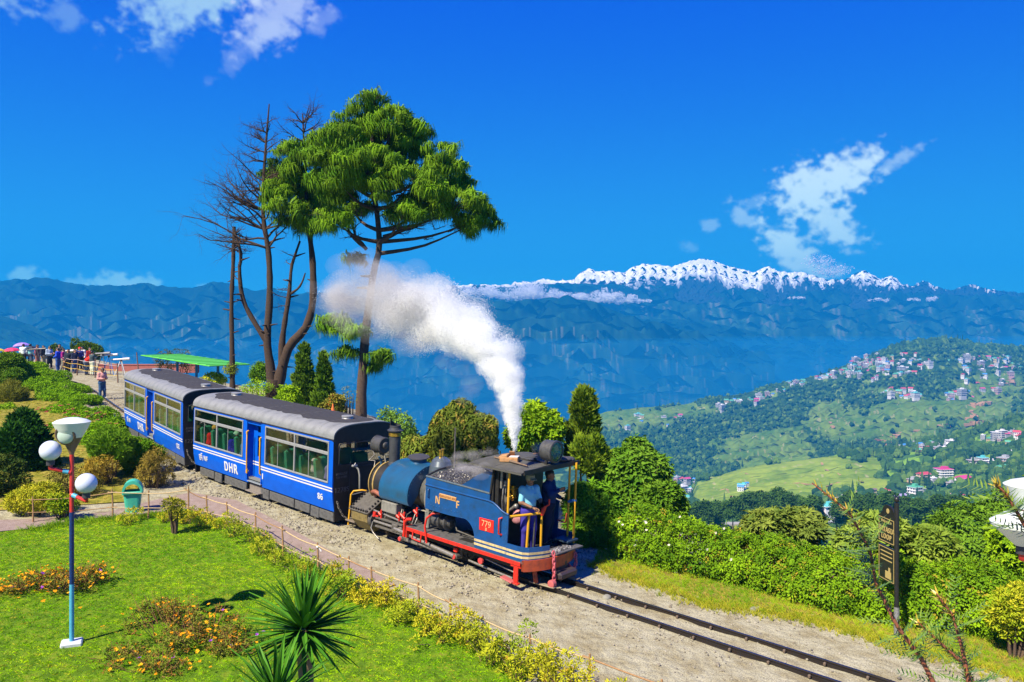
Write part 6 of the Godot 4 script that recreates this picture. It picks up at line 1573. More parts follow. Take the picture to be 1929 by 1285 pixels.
func figure(kind: String, cell: float) -> Dictionary:
	var key := "%s%f" % [kind, cell]
	if pose_cache.has(key): return pose_cache[key]
	var j := pose(kind)
	var torso := [[j.pelvis, j.waist, 0.118, 0.112], [j.waist, j.chest, 0.115, 0.125], [j.chest, j.neck, 0.12, 0.06], [j.sh_l, j.chest, 0.062, 0.1], [j.sh_r, j.chest, 0.062, 0.1], [j.hip_l, j.pelvis, 0.095, 0.11], [j.hip_r, j.pelvis, 0.095, 0.11], [j.pelvis + Vector3(0.05, 0, 0), j.waist + Vector3(0.06, 0, 0), 0.1, 0.085], [j.pelvis - Vector3(0.05, 0, 0), j.waist - Vector3(0.06, 0, 0), 0.1, 0.085], [j.waist + Vector3(0.05, 0, 0), j.chest + Vector3(0.07, 0, 0), 0.09, 0.1], [j.waist - Vector3(0.05, 0, 0), j.chest - Vector3(0.07, 0, 0), 0.09, 0.1]]
	var arms := []; var fore := []; var legs := []; var feet := []
	for s in ["l", "r"]:
		arms.append([j["sh_" + s], j["el_" + s], 0.056, 0.043])
		fore.append([j["el_" + s], j["wr_" + s], 0.042, 0.028])
		legs.append([j["hip_" + s], j["kn_" + s], 0.088, 0.058]); legs.append([j["kn_" + s], j["an_" + s], 0.057, 0.038])
		var a: Vector3 = j["an_" + s]
		feet.append([a + Vector3(0, -0.045, -0.03), a + Vector3(0.01 if s == "l" else -0.01, -0.05, 0.15), 0.042, 0.034])
	var neck := [[j.neck, j.head + Vector3(0, 0.05, 0), 0.058, 0.05]]
	var body := skin_net(torso + arms + fore + legs + feet + neck, cell, cell * 1.1)
	var hx := Transform3D(Basis.from_euler(j.turn), j.head)
	body.add(head_shape, hx)
	for s in ["l", "r"]:
		var w: Vector3 = j["wr_" + s]
		var dir: Vector3 = (w - j["el_" + s]).normalized()
		var b := limb_frame(w - dir, w, j.palm)
		if s == "l": b = Basis(-b.x, b.y, b.z)
		body.add(hand_shape, Transform3D(b, w))
	var fat := func(list: Array, by: float) -> Array: return list.map(func(e): return [e[0], e[1], e[2] + by, e[3] + by])
	var cut := func(e: Array, t: float) -> Array: return [e[0], (e[0] as Vector3).lerp(e[1], t), e[2], lerpf(e[2], e[3], t)]
	var short_arms := arms.map(func(e): return cut.call(e, 0.86))
	var shirt_short := skin_net(fat.call(torso.slice(0, 5) + torso.slice(7) + short_arms, 0.016), cell, cell * 0.9)
	var shirt_long := skin_net(fat.call(torso.slice(0, 5) + torso.slice(7) + arms + fore.map(func(e): return cut.call(e, 0.93)), 0.02), cell, cell * 0.9)
	var trousers := skin_net(fat.call([torso[5], torso[6], [j.pelvis + Vector3(0.05, 0, 0), (j.pelvis as Vector3).lerp(j.waist, 0.35) + Vector3(0.05, 0, 0), 0.1, 0.09], [j.pelvis - Vector3(0.05, 0, 0), (j.pelvis as Vector3).lerp(j.waist, 0.35) - Vector3(0.05, 0, 0), 0.1, 0.09]] + legs.map(func(e): return [e[0], e[1], e[2], e[3] + 0.012]), 0.02), cell, cell * 0.9)
	var shoes := skin_net(fat.call(feet, 0.01), cell * 0.8, cell * 0.8)
	var made := {"body": body.mesh(), "short": shirt_short.mesh(), "long": shirt_long.mesh(), "trousers": trousers.mesh(), "shoes": shoes.mesh(), "hair": hair_shape.mesh(), "head": hx, "joints": j}
	pose_cache[key] = made
	return made

func cloth(c: Color) -> StandardMaterial3D:
	return mat("cloth_%0.3f_%0.3f_%0.3f" % [c.r, c.g, c.b], c, 0.85, 0.0, 0.3)

func person(label: String, kind: String, xf: Transform3D, look: Dictionary, group := "", cell := 0.03) -> Node3D:
	var g := figure(kind, cell)
	var root := thing("person", label, "person", xf, group)
	var skin := mat("skin_" + str(look.get("skin", 0)), [Color(0.36, 0.19, 0.11), Color(0.22, 0.11, 0.065), Color(0.5, 0.3, 0.2)][look.get("skin", 0)], 0.6)
	var body := part("body", g.body, skin, root)
	part("shirt", g["long" if look.get("long", true) else "short"], cloth(look.shirt), root)
	part("trousers", g.trousers, cloth(look.legs), root)
	part("shoes", g.shoes, cloth(look.get("shoes", Color(0.03, 0.03, 0.03))), root)
	var hx: Transform3D = g.head
	if look.get("hair", true): part("hair", g.hair, mat("hair_dark", Color(0.012, 0.01, 0.009), 0.5), root, hx)
	if look.has("hat"):
		part("cap", Shape.new().lathe([Vector2(0.1, 0.13), Vector2(0.105, 0.18), Vector2(0.095, 0.24), Vector2(0.06, 0.262), Vector2(0, 0.268)], Transform3D(Basis(), Vector3(0, 0, 0.0)), 18).box(Vector3(0, 0.17, 0.12), Vector3(0.15, 0.012, 0.1), Basis(Vector3.RIGHT, 0.2), 0.005), cloth(look.hat), root, hx)
	if look.has("wool"):
		part("wool_hat", Shape.new().ball(Vector3(0, 0.18, -0.005), Vector3(0.105, 0.1, 0.112), 16, 10), cloth(look.wool), root, hx)
	var white := mat("eye_white", Color(0.7, 0.7, 0.68), 0.3)
	var dark := mat("eye_dark", Color(0.01, 0.008, 0.006), 0.3)
	for s in [-0.032, 0.032]:
		var e := part("eye", Shape.new().ball(Vector3(s, 0.122, 0.088), Vector3(0.014, 0.009, 0.01), 8, 6), white, body, hx)
		part("pupil", Shape.new().ball(Vector3(s, 0.122, 0.096), Vector3(0.006, 0.006, 0.004), 6, 5), dark, root, hx)
		e.set_meta("kind", "thing")
	return root

func facing(p: Vector3, deg: float, scale := 1.0) -> Transform3D:
	return Transform3D(Basis(Vector3.UP, deg_to_rad(deg)).scaled(Vector3(scale, scale, scale)), p)

func build_people() -> void:
	make_shared_bits()
	var engine := frame_at(0.825, 0.0, 18.354, 41.5)

	var stand := engine * Transform3D(Basis(Vector3.UP, deg_to_rad(70)), Vector3(-0.42, 0.605, 0.3))
	var dr := person("driver in light blue shirt and khaki cap at the red brake handle", "driver", stand, {"shirt": Color(0.2, 0.52, 0.66), "long": false, "legs": Color(0.05, 0.04, 0.3), "shoes": Color(0.02, 0.02, 0.02), "skin": 1, "hat": Color(0.3, 0.27, 0.18)}, "", 0.018)
	var g := figure("driver", 0.018)
	var j: Dictionary = g.joints
	part("belt", Shape.new().lathe([Vector2(0.15, -0.02), Vector2(0.155, 0.02)], Transform3D(Basis().scaled(Vector3(1.15, 1, 0.98)), Vector3(0, 1.0, 0)), 20), mat("belt", Color(0.02, 0.017, 0.012), 0.5), dr)
	part("buckle", Shape.new().box(Vector3(0, 1.0, 0.152), Vector3(0.05, 0.04, 0.012), Basis(), 0.004), worn("brass", Color.WHITE, Color.WHITE, 1.0), dr)
	var coll := Shape.new()
	for s in [-1.0, 1.0]: coll.box(Vector3(s * 0.05, 1.43, 0.065), Vector3(0.075, 0.07, 0.02), Basis.from_euler(Vector3(-0.5, s * 0.5, s * -0.5)), 0.006)
	part("collar", coll, cloth(Color(0.2, 0.52, 0.66)), dr)
	part("shirt_pocket", Shape.new().box(Vector3(0.075, 1.27, 0.145), Vector3(0.08, 0.09, 0.012), Basis(Vector3.RIGHT, -0.1), 0.004), cloth(Color(0.17, 0.46, 0.6)), dr)
	part("wristband", Shape.new().rod((j.wr_r as Vector3).lerp(j.el_r, 0.1), (j.wr_r as Vector3).lerp(j.el_r, 0.2), 0.036, 10), mat("belt", Color.WHITE), dr)

	person("fireman in dark blue overalls at the shaded far side of the cab", "raised", engine * Transform3D(Basis(Vector3.UP, deg_to_rad(110)), Vector3(-0.45, 0.605, -0.45)), {"shirt": Color(0.012, 0.03, 0.1), "legs": Color(0.01, 0.015, 0.04), "skin": 1}, "", 0.03)

	tag(part("pink_cloth", Shape.new().ball(Vector3.ZERO, Vector3(0.2, 0.16, 0.1), 14, 8, Basis(Vector3.BACK, 0.6)), worn("cloth_pink", Color(0.5, 0.22, 0.26), Color(0.35, 0.14, 0.17), 5.0, 0.9), self, engine * Transform3D(Basis(), Vector3(-0.72, 1.3, 0.3))), "faded pink cloth hung beside the driver in the cab", "cloth")

	var pk := on_ground(192, 752)
	person("man in pink shirt and blue jeans on the track looking at his phone", "phone", facing(pk + Vector3(0, 0.02, 0), 55), {"shirt": Color(0.55, 0.28, 0.27), "legs": Color(0.035, 0.09, 0.2), "shoes": Color(0.4, 0.42, 0.45), "skin": 1}, "", 0.022)

	var crowd := [
		[44, 690, "stand", 200, "man in a white shirt with his back to us under the purple umbrella", {"shirt": Color(0.6, 0.72, 0.72), "legs": Color(0.05, 0.05, 0.06)}],
		[57, 690, "stand", 170, "man in a pale turquoise shirt seen from behind, just above the round bush", {"shirt": Color(0.2, 0.55, 0.58), "legs": Color(0.05, 0.07, 0.12)}],
		[70, 692, "stand", 90, "person in a dark maroon top beside the telescope at the left of the crowd", {"shirt": Color(0.2, 0.05, 0.08), "legs": Color(0.25, 0.1, 0.1)}],
		[81.5, 694, "stand", 80, "man in a black jacket and khaki trousers with a shoulder bag", {"shirt": Color(0.03, 0.035, 0.05), "legs": Color(0.32, 0.28, 0.18), "skin": 0}],
		[92.7, 695, "phone", 60, "man in a pale denim jacket and black trousers", {"shirt": Color(0.28, 0.36, 0.48), "legs": Color(0.015, 0.02, 0.03)}],
		[109, 700, "raised", -90, "man in a bright blue shirt and blue jeans seen from the side", {"shirt": Color(0.02, 0.07, 0.55), "legs": Color(0.03, 0.08, 0.28)}],
		[112, 690, "stand", 20, "man in dark clothes standing taller behind the man in bright blue", {"shirt": Color(0.05, 0.05, 0.045), "legs": Color(0.03, 0.03, 0.03)}],
		[119.5, 701, "stroll", 100, "woman in a magenta vest with a green scarf", {"shirt": Color(0.28, 0.02, 0.17), "legs": Color(0.2, 0.2, 0.17)}],
		[128.5, 703, "stroll", 10, "youth in a dark open jacket and white shoes walking towards the track", {"shirt": Color(0.02, 0.03, 0.045), "legs": Color(0.012, 0.014, 0.02), "shoes": Color(0.75, 0.75, 0.78)}],
		[141, 703, "stand", 60, "person in a navy coat and blue jeans behind the rope", {"shirt": Color(0.02, 0.025, 0.06), "legs": Color(0.03, 0.07, 0.2)}],
		[150, 698, "raised", 30, "person in a red knitted cap and navy jacket over white", {"shirt": Color(0.04, 0.05, 0.2), "legs": Color(0.02, 0.02, 0.03), "wool": Color(0.6, 0.02, 0.03)}],
		[155, 696, "stand", -10, "person in a white top half hidden behind the red cap", {"shirt": Color(0.55, 0.55, 0.6), "legs": Color(0.04, 0.05, 0.08)}],
		[163, 706, "bend", 95, "man in a red jacket bending down to look through a telescope", {"shirt": Color(0.62, 0.03, 0.02), "legs": Color(0.1, 0.14, 0.2)}],
		[169, 698, "stand", 60, "man in a dark red jacket standing behind the bending man", {"shirt": Color(0.3, 0.02, 0.02), "legs": Color(0.03, 0.03, 0.03)}],
		[173.5, 707, "raised", 150, "man in slate grey jacket and pale trousers nearest the telescopes", {"shirt": Color(0.05, 0.075, 0.09), "legs": Color(0.5, 0.56, 0.45), "shoes": Color(0.3, 0.3, 0.3)}]]
	for c in crowd:
		var p := on_ground(c[0], c[1])
		person(c[4], c[2], facing(p, c[3]), c[5], "visitors by the telescopes", 0.034)

	var c1 := frame_at(-7.05, 0.5, 25.55, 42.9); var c2 := frame_at(-12.98, 0.98, 32.02, 51.6)
	var riders := [
		[c1, -3.35, 0.62, 84, "passenger in a red coat and yellow scarf at the first window of coach 86", {"shirt": Color(0.6, 0.015, 0.02), "legs": Color(0.05, 0.04, 0.04), "wool": Color(0.5, 0.36, 0.06)}],
		[c1, -1.85, 0.66, 84, "child in pale green hat and royal blue coat at coach 86's window", {"shirt": Color(0.02, 0.02, 0.4), "legs": Color(0.03, 0.03, 0.05), "wool": Color(0.3, 0.62, 0.42)}],
		[c1, -1.75, -0.35, 84, "passenger in dark green coat and crimson cap behind the child", {"shirt": Color(0.03, 0.16, 0.1), "legs": Color(0.03, 0.03, 0.03), "wool": Color(0.5, 0.03, 0.08)}],
		[c1, -1.05, 0.68, 84, "white haired man in denim blue shirt at the window of coach 86", {"shirt": Color(0.06, 0.2, 0.4), "legs": Color(0.03, 0.03, 0.05), "wool": Color(0.6, 0.58, 0.54), "skin": 2}],
		[c1, 2.25, 0.3, 84, "passenger in a white shirt and dark waistcoat in the middle of coach 86", {"shirt": Color(0.5, 0.5, 0.5), "legs": Color(0.02, 0.02, 0.03)}],
		[c1, 1.75, -0.3, 84, "passenger in black behind the central window bar of coach 86", {"shirt": Color(0.03, 0.02, 0.04), "legs": Color(0.03, 0.03, 0.03)}],
		[c1, 3.3, 0.55, 84, "passenger in a lilac jacket low in the last window of coach 86", {"shirt": Color(0.2, 0.2, 0.38), "legs": Color(0.03, 0.03, 0.05)}],
		[c2, -2.6, 0.5, 84, "passenger in bright red at the first window of the rear coach", {"shirt": Color(0.62, 0.02, 0.03), "legs": Color(0.03, 0.03, 0.05)}],
		[c2, -1.5, 0.62, 84, "passenger in a pink striped woolly hat and dark coat in the rear coach", {"shirt": Color(0.03, 0.03, 0.03), "legs": Color(0.03, 0.03, 0.05), "wool": Color(0.6, 0.12, 0.25)}],
		[c2, 1.3, 0.5, 84, "passenger in maroon beside a green seat in the rear coach", {"shirt": Color(0.2, 0.03, 0.05), "legs": Color(0.03, 0.03, 0.05)}]]
	for r in riders:
		person(r[4], "seated", (r[0] as Transform3D) * Transform3D(Basis(Vector3.UP, deg_to_rad(r[3])).scaled(Vector3(0.95, 0.95, 0.95)), Vector3(r[1], 0.06, r[2])), r[5], "passengers in the coaches", 0.034)
	build_viewpoint()

func build_viewpoint() -> void:

	var ub := [[43, 652, 688, Color(0.28, 0.17, 0.6), "purple flowered umbrella open over the left of the crowd", 0.62], [24, 662, 692, Color(0.7, 0.03, 0.12), "bright red umbrella left of the purple one", 0.62], [-2, 662, 690, Color(0.6, 0.5, 0.03), "yellow umbrella at the left edge of the photo", 0.5], [60, 656, 690, Color(0.02, 0.025, 0.05), "dark navy umbrella just right of the purple one", 0.4]]
	for u in ub:
		var p := on_ground(u[0], u[2])
		var depth := -p.z
		var topy: float = EYE - (u[1] - 618.0) / 1550.0 * depth
		var o := thing("umbrella", u[4], "umbrella", Transform3D(Basis(Vector3.BACK, 0.12), Vector3(p.x, topy - 0.9, p.z)), "umbrellas over the crowd")
		var s := Shape.new()
		for k in 8:
			for i in 5:
				var q := []
				for w in [[k, i], [k, i + 1], [k + 1, i + 1], [k + 1, i]]:
					var a: float = TAU * w[0] / 8.0; var t: float = w[1] / 5.0
					var r: float = u[5] * sin(t * 1.25) / sin(1.25)
					q.append(Vector3(cos(a) * r, 0.9 + u[5] * 0.55 * cos(t * 1.35) - u[5] * 0.1, sin(a) * r))
				s.quad(q[0], q[3], q[2], q[1])
		part("canopy", s, worn("umbrella_%d" % int(u[0]), u[3], (u[3] as Color).lerp(Color(0.6, 0.5, 0.8), 0.35 if u[0] == 43 else 0.0), 3.0, 0.7), o)
		part("shaft", Shape.new().rod(Vector3(0, 0, 0), Vector3(0, 0.95 + u[5] * 0.5, 0), 0.012, 6), mat("umbrella_shaft", Color(0.1, 0.1, 0.1), 0.4, 0.5), o)

	var sc := [[228, 678, 709, 1.35, Color(0.62, 0.62, 0.64), Color(0.5, 0.52, 0.55), "white telescope on a white tripod standing nearest the track"], [205, 670, 706, 1.5, Color(0.5, 0.52, 0.55), Color(0.03, 0.18, 0.5), "pale telescope on a blue tripod, second from the track"], [193, 667, 706, 1.5, Color(0.25, 0.26, 0.28), Color(0.06, 0.12, 0.2), "dark telescope beside the man in the slate grey jacket"], [70, 659, 694, 1.5, Color(0.05, 0.05, 0.06), Color(0.05, 0.05, 0.06), "black telescope at the left of the crowd under the umbrellas"], [130, 662, 698, 1.5, Color(0.6, 0.6, 0.62), Color(0.2, 0.2, 0.2), "white telescope behind the walking youth"]]
	for t in sc:
		var p := on_ground(t[0], t[2])
		var hgt: float = (t[2] - t[1]) / 1550.0 * -p.z
		var o := thing("telescope", t[6], "telescope", Transform3D(Basis(Vector3.UP, rng.randf_range(-0.25, 0.25)), p), "telescopes of the viewpoint")
		part("tube", Shape.new().tube([Vector3(-0.55, hgt + 0.02, 0), Vector3(0.1, hgt + 0.05, 0), Vector3(0.12, hgt + 0.05, 0), Vector3(0.62, hgt + 0.08, 0)], [0.055, 0.055, 0.085, 0.085], 12), mat("scope_%d" % int(t[0]), t[4], 0.35), o)
		part("eyepiece", Shape.new().rod(Vector3(-0.5, hgt + 0.02, 0), Vector3(-0.72, hgt - 0.0, 0), 0.03, 8).box(Vector3(0.0, hgt - 0.08, 0), Vector3(0.14, 0.16, 0.1), Basis(), 0.02), mat("scope_black", Color(0.03, 0.03, 0.03), 0.4), o)
		for k in 3:
			var a := TAU * k / 3.0 + 0.4
			part("leg", Shape.new().tube([Vector3(cos(a) * 0.06, hgt - 0.12, sin(a) * 0.06), Vector3(cos(a) * 0.45, 0.0, sin(a) * 0.45)], [0.032, 0.024], 6), mat("tripod_%d" % int(t[0]), t[5], 0.5), o)

	var posts := []
	var pp := [[118, 702], [145, 707], [179, 712], [222, 721], [262, 716]]
	var wood := worn("post_wood", Color(0.16, 0.09, 0.06), Color(0.08, 0.05, 0.04), 4.0, 0.85)
	for k in pp.size():
		var p := on_ground(pp[k][0], pp[k][1])
		posts.append(p)
		tag(part("fence_post", Shape.new().tube([Vector3(0, -0.1, 0), Vector3(0.02, 1.3 if k != 4 else 1.9, 0.01)], [0.045, 0.035], 7), wood, self, Transform3D(Basis(Vector3.BACK, 0.05 * (k - 2)), p)), ["brown post of the rope fence farthest from the track", "brown post of the rope fence in front of the navy coat", "brown post of the rope fence by the man in slate grey", "brown post of the rope fence by the white tripod", "lone leaning dark post above the roof of the rear coach"][k], "post", "posts of the rope fence")
	var ropem := mat("rope_yellow", Color(0.6, 0.42, 0.05), 0.8)
	for h in [0.45, 0.8, 1.1]:
		var pts := []
		for k in 4:
			pts.append(posts[k] + Vector3(0, h, 0))
			if k < 3: pts.append(posts[k].lerp(posts[k + 1], 0.5) + Vector3(0, h - 0.07, 0))
		tag(part("rope", Shape.new().tube(pts, 0.016, 5), ropem if h < 1.0 else mat("rope_white", Color(0.5, 0.4, 0.38), 0.8), self), {0.45: "lowest yellow rope of the fence by the telescopes", 0.8: "middle yellow rope of the fence by the telescopes", 1.1: "pale top rope of the fence by the telescopes"}[h], "rope", "ropes of the viewpoint fence")

	var w0 := on_ground(196, 704); var w1 := on_ground(310, 702)
	var wall := thing("low_wall", "low brick red wall at the edge of the viewpoint", "wall", Transform3D(Basis(), w0.lerp(w1, 0.5) + Vector3(0.5, 0, -1.2)))
	part("wall", Shape.new().box(Vector3(0, 0.25, 0), Vector3(7.5, 0.6, 0.3), Basis(), 0.02), worn("wall_red", Color(0.3, 0.1, 0.09), Color(0.2, 0.08, 0.07), 1.0, 0.9), wall)
	part("coping", Shape.new().box(Vector3(0, 0.57, 0), Vector3(7.6, 0.07, 0.38), Basis(), 0.01), worn("wall_red", Color.WHITE, Color.WHITE, 1.0), wall)
	var a0 := at(284, 669, 46.0); var a1 := at(414, 689, 42.0)
	var mid := a0.lerp(a1, 0.5)
	var hd := atan2(-(a1.z - a0.z), a1.x - a0.x)
	var sh := thing("shelter", "open shelter with a flat green metal roof on blue posts beyond the rear coach", "shelter", Transform3D(Basis(Vector3.UP, hd), Vector3(mid.x, hill(mid.x, -mid.z), mid.z)))
	var lenr := Vector2(a1.x - a0.x, a1.z - a0.z).length()
	var ry := mid.y - sh.position.y; var tilt := atan2(a1.y - a0.y, lenr)
	part("roof", Shape.new().box(Vector3(0, ry, -0.6), Vector3(lenr, 0.06, 2.4), Basis(Vector3.BACK, tilt), 0.015), worn("shelter_green", Color(0.1, 0.5, 0.06), Color(0.07, 0.38, 0.06), 1.2, 0.5), sh)
	for k in 9: part("roof_rib", Shape.new().box(Vector3(lenr * (k - 4) / 9.0, ry + 0.04 + tilt * lenr * (k - 4) / 9.0, -0.6), Vector3(0.05, 0.03, 2.36)), worn("shelter_green", Color.WHITE, Color.WHITE, 1.0), sh)
	for x in [-0.22, 0.06, 0.36]:
		part("post", Shape.new().rod(Vector3(x * lenr, 0, -0.5), Vector3(x * lenr, ry + tilt * x * lenr, -0.5), 0.07, 8), mat("shelter_blue", Color(0.01, 0.12, 0.36), 0.5), sh)

# ---------------------------------------------------------------- plants
func leaf_spray(n: int, length: float, width: float, reach: float, up: float, droop: float, seed_: int) -> ArrayMesh:
	var r := RandomNumberGenerator.new()
	r.seed = seed_
	var s := Shape.new()
	for k in n:
		var a := TAU * (k + r.randf() * 0.7) / n
		var d := Vector3(cos(a), up + r.randf_range(-0.3, 0.3), sin(a)).normalized()
		var l := length * r.randf_range(0.7, 1.15); var w := width * r.randf_range(0.8, 1.15) * 0.5
		var o := d * reach * r.randf_range(0.2, 1.0) + Vector3(0, r.randf_range(-0.3, 0.3) * reach, 0)
		var side := d.cross(Vector3.UP).normalized().rotated(d, r.randf_range(-0.8, 0.8))
		var nn := side.cross(d).normalized()
		var mid := o + d * l * 0.5 - nn * l * 0.04
		var tip := o + d * l - Vector3(0, droop * l, 0)
		var e1 := o + d * l * 0.42 + side * w + nn * w * 0.35; var e2 := o + d * l * 0.42 - side * w + nn * w * 0.35
		s.tri(o, mid, e1); s.tri(e1, mid, tip); s.tri(o, e2, mid); s.tri(e2, tip, mid)
	return s.mesh()

func blade_tuft(n: int, length: float, width: float, spread: float, droop: float, seed_: int) -> ArrayMesh:
	var r := RandomNumberGenerator.new()
	r.seed = seed_
	var s := Shape.new()
	for k in n:
		var a := r.randf() * TAU
		var out := spread * sqrt(r.randf())
		var l := length * r.randf_range(0.6, 1.1)
		var d := Vector3(cos(a) * out, 1.0, sin(a) * out).normalized()
		var o := Vector3(cos(a), 0, sin(a)) * length * 0.08 * r.randf()
		var side := d.cross(Vector3(cos(a + 1.3), 0.2, sin(a + 1.3))).normalized() * width * 0.5
		var m := o + d * l * 0.55
		var t := o + d * l + Vector3(cos(a) * droop * l * 0.6, -droop * l, sin(a) * droop * l * 0.6)
		s.quad(o - side, o + side, m + side * 0.8, m - side * 0.8)
		s.tri(m - side * 0.8, m + side * 0.8, t)
	return s.mesh()

var spray_cache := {}
func spray(kind: String) -> Mesh:
	if spray_cache.has(kind): return spray_cache[kind]
	var m: Mesh
	match kind:
		"broad": m = leaf_spray(7, 0.1, 0.05, 0.06, 0.35, 0.1, 1)
		"big": m = leaf_spray(8, 0.2, 0.062, 0.04, 0.45, 0.25, 2)
		"small": m = leaf_spray(9, 0.055, 0.03, 0.055, 0.5, 0.05, 3)
		"droop": m = leaf_spray(8, 0.17, 0.055, 0.07, -0.5, 0.5, 4)
		"scale": m = blade_tuft(11, 0.16, 0.034, 0.75, 0.05, 5)
		"needle": m = needle_tuft()
		"grass": m = blade_tuft(9, 0.13, 0.011, 0.8, 0.3, 7)
		"tall": m = blade_tuft(10, 0.3, 0.012, 0.55, 0.25, 8)
		"light": m = leaf_spray(6, 0.12, 0.05, 0.1, 0.1, 0.15, 9)
		"yellow": m = leaf_spray(7, 0.085, 0.034, 0.05, 0.8, 0.1, 10)
		"flower": m = leaf_spray(9, 0.035, 0.022, 0.004, 0.25, 0.0, 11)
		"tree": m = leaf_spray(12, 0.3, 0.2, 0.3, 0.3, 0.1, 12)
		"thuja": m = blade_tuft(12, 0.2, 0.045, 0.55, 0.0, 13)
	spray_cache[kind] = m
	return m

func needle_tuft() -> ArrayMesh:
	var r := RandomNumberGenerator.new()
	r.seed = 6
	var s := Shape.new()
	for k in 22:
		var a := TAU * k / 22.0 + r.randf() * 0.3
		var o := Vector3(cos(a), 0, sin(a)) * 0.05 + Vector3(0, r.randf_range(-0.02, 0.1), 0)
		var out := r.randf_range(0.08, 0.24)
		var l := r.randf_range(0.24, 0.4)
		var m := o + Vector3(cos(a) * out, 0.02 + r.randf_range(-0.05, 0.06), sin(a) * out)
		var t := m + Vector3(cos(a) * out * 0.35, -l, sin(a) * out * 0.35)
		var side := Vector3(-sin(a), 0, cos(a)) * 0.017
		s.quad(o - side, o + side, m + side, m - side)
		s.tri(m - side, m + side, t)
	return s.mesh()

# scatter sprays through a crown made of round lobes: most near the surface, none deep inside another lobe
func crown_spots(lobes: Array, count: int, size: float, upright: float, fill := 0.3) -> Array:
	var out := []
	var total := 0.0
	var areas := []
	for l in lobes:
		var r: Vector3 = l[1]
		var a := pow(r.x * r.y, 0.8) + pow(r.y * r.z, 0.8) + pow(r.x * r.z, 0.8)
		areas.append(a); total += a
	for i in lobes.size():
		var c: Vector3 = lobes[i][0]; var r: Vector3 = lobes[i][1]
		var n := int(count * areas[i] / total) + 1
		for k in n:
			var d := Vector3(rng.randfn(), rng.randfn(), rng.randfn()).normalized()
			var t := 1.0 - absf(rng.randfn()) * 0.1 if rng.randf() > fill else pow(rng.randf(), 0.4)
			t *= rng.randf_range(0.93, 1.09)
			var p := c + d * r * t
			var hid := false
			for j in lobes.size():
				if j == i: continue
				var q: Vector3 = (p - (lobes[j][0] as Vector3)) / (lobes[j][1] as Vector3)
				if q.length_squared() < 0.42:
					hid = true
					break
			if hid: continue
			var up := (d * (1.0 - upright) + Vector3.UP * upright + Vector3(rng.randfn(), rng.randfn(), rng.randfn()) * 0.28).normalized()
			var side := up.cross(Vector3(rng.randfn(), rng.randfn(), rng.randfn())).normalized()
			var s := size * rng.randf_range(0.7, 1.3)
			out.append(Transform3D(Basis(side, up, side.cross(up)).scaled(Vector3(s, s, s)), p))
	return out

func tones(n: int, a: Color, b: Color, odd := Color(-1, 0, 0), odd_share := 0.0, clump := 0.0, spots := []) -> Array:
	var out := []
	var k := far_noise(int(a.g * 9000.0) + 5, 0.9)
	for i in n:
		var t := rng.randf()
		if clump > 0.0: t = clampf(lerpf(t, 0.5 + k.get_noise_3dv((spots[i] as Transform3D).origin) * 1.1, clump), 0.0, 1.0)
		var c := a.lerp(b, t)
		if odd.r >= 0.0 and rng.randf() < odd_share: c = odd.lerp(c, rng.randf() * 0.5)
		out.append(c)
	return out

func crown(called: String, parent: Node3D, lobes: Array, count: int, kind: String, size: float, upright: float, a: Color, b: Color, odd := Color(-1, 0, 0), odd_share := 0.0, fill := 0.3, back := 0.5) -> void:
	var sp := crown_spots(lobes, count, size, upright, fill)
	copies(called, spray(kind), leaf_mat("leaf_%0.1f" % back, back), sp, parent, tones(sp.size(), a, b, odd, odd_share, 0.4, sp))

func round_lobes(r: Vector3, n: int, bump := 0.42) -> Array:
	var l := [[Vector3.ZERO, r * 0.8]]
	for k in n:
		var d := Vector3(rng.randfn(), rng.randfn() * 0.9, rng.randfn()).normalized()
		var s := bump * rng.randf_range(0.7, 1.2)
		l.append([d * r * (1.0 - s * 0.75), r * s])
	return l

# a bush by its place in the photo: centre pixel, half width and height in pixels, and how far off it stands
func bush(called: String, label: String, category: String, px: float, py: float, depth: float, w: float, h: float, kind: String, count: int, a: Color, b: Color, group := "", opts := {}) -> Node3D:
	var c := at(px, py, depth)
	var r := Vector3(w, h, w * opts.get("deep", 1.0)) / 1550.0 * depth
	var base := c - Vector3(0, r.y, 0)
	var root := thing(called, label, category, Transform3D(Basis(), base), group)
	var lobes: Array = opts.lobes if opts.has("lobes") else round_lobes(r, opts.get("lumps", 9), opts.get("bump", 0.42))
	for l in lobes: l[0] = (l[0] as Vector3) + Vector3(0, r.y, 0)
	crown("foliage", root, lobes, count, kind, opts.get("size", 1.0), opts.get("upright", 0.35), a, b, opts.get("odd", Color(-1, 0, 0)), opts.get("odd_share", 0.0), opts.get("fill", 0.3), opts.get("back", 0.5))
	var st := Shape.new()
	var drop: float = maxf(0.1, base.y - hill(c.x, depth))
	for k in opts.get("stems", 4):
		var e := Vector3(rng.randf_range(-0.7, 0.7) * r.x, r.y * rng.randf_range(0.6, 1.4), rng.randf_range(-0.7, 0.7) * r.z)
		var f := Vector3(e.x * 0.25, -minf(drop, 3.0) - 0.1, e.z * 0.25)
		st.tube([f, f.lerp(e, 0.4) + Vector3(rng.randf_range(-0.05, 0.05), 0, 0), e], [0.03 + r.x * 0.02, 0.02 + r.x * 0.012, 0.006], 5)
	part("stems", st, bark("twig_bark", Color(0.12, 0.08, 0.05)), root).set_meta("kind", "stuff")
	return root

func bark(key: String, c: Color) -> StandardMaterial3D:
	return worn(key, c, c * 0.4, 2.2, 0.95, 0.0, 0.8, 1.4)

func path3(list: Array, depth: float) -> Array:
	return list.map(func(q): return at(q[0], q[1], depth + (q[2] if q.size() > 2 else 0.0)))

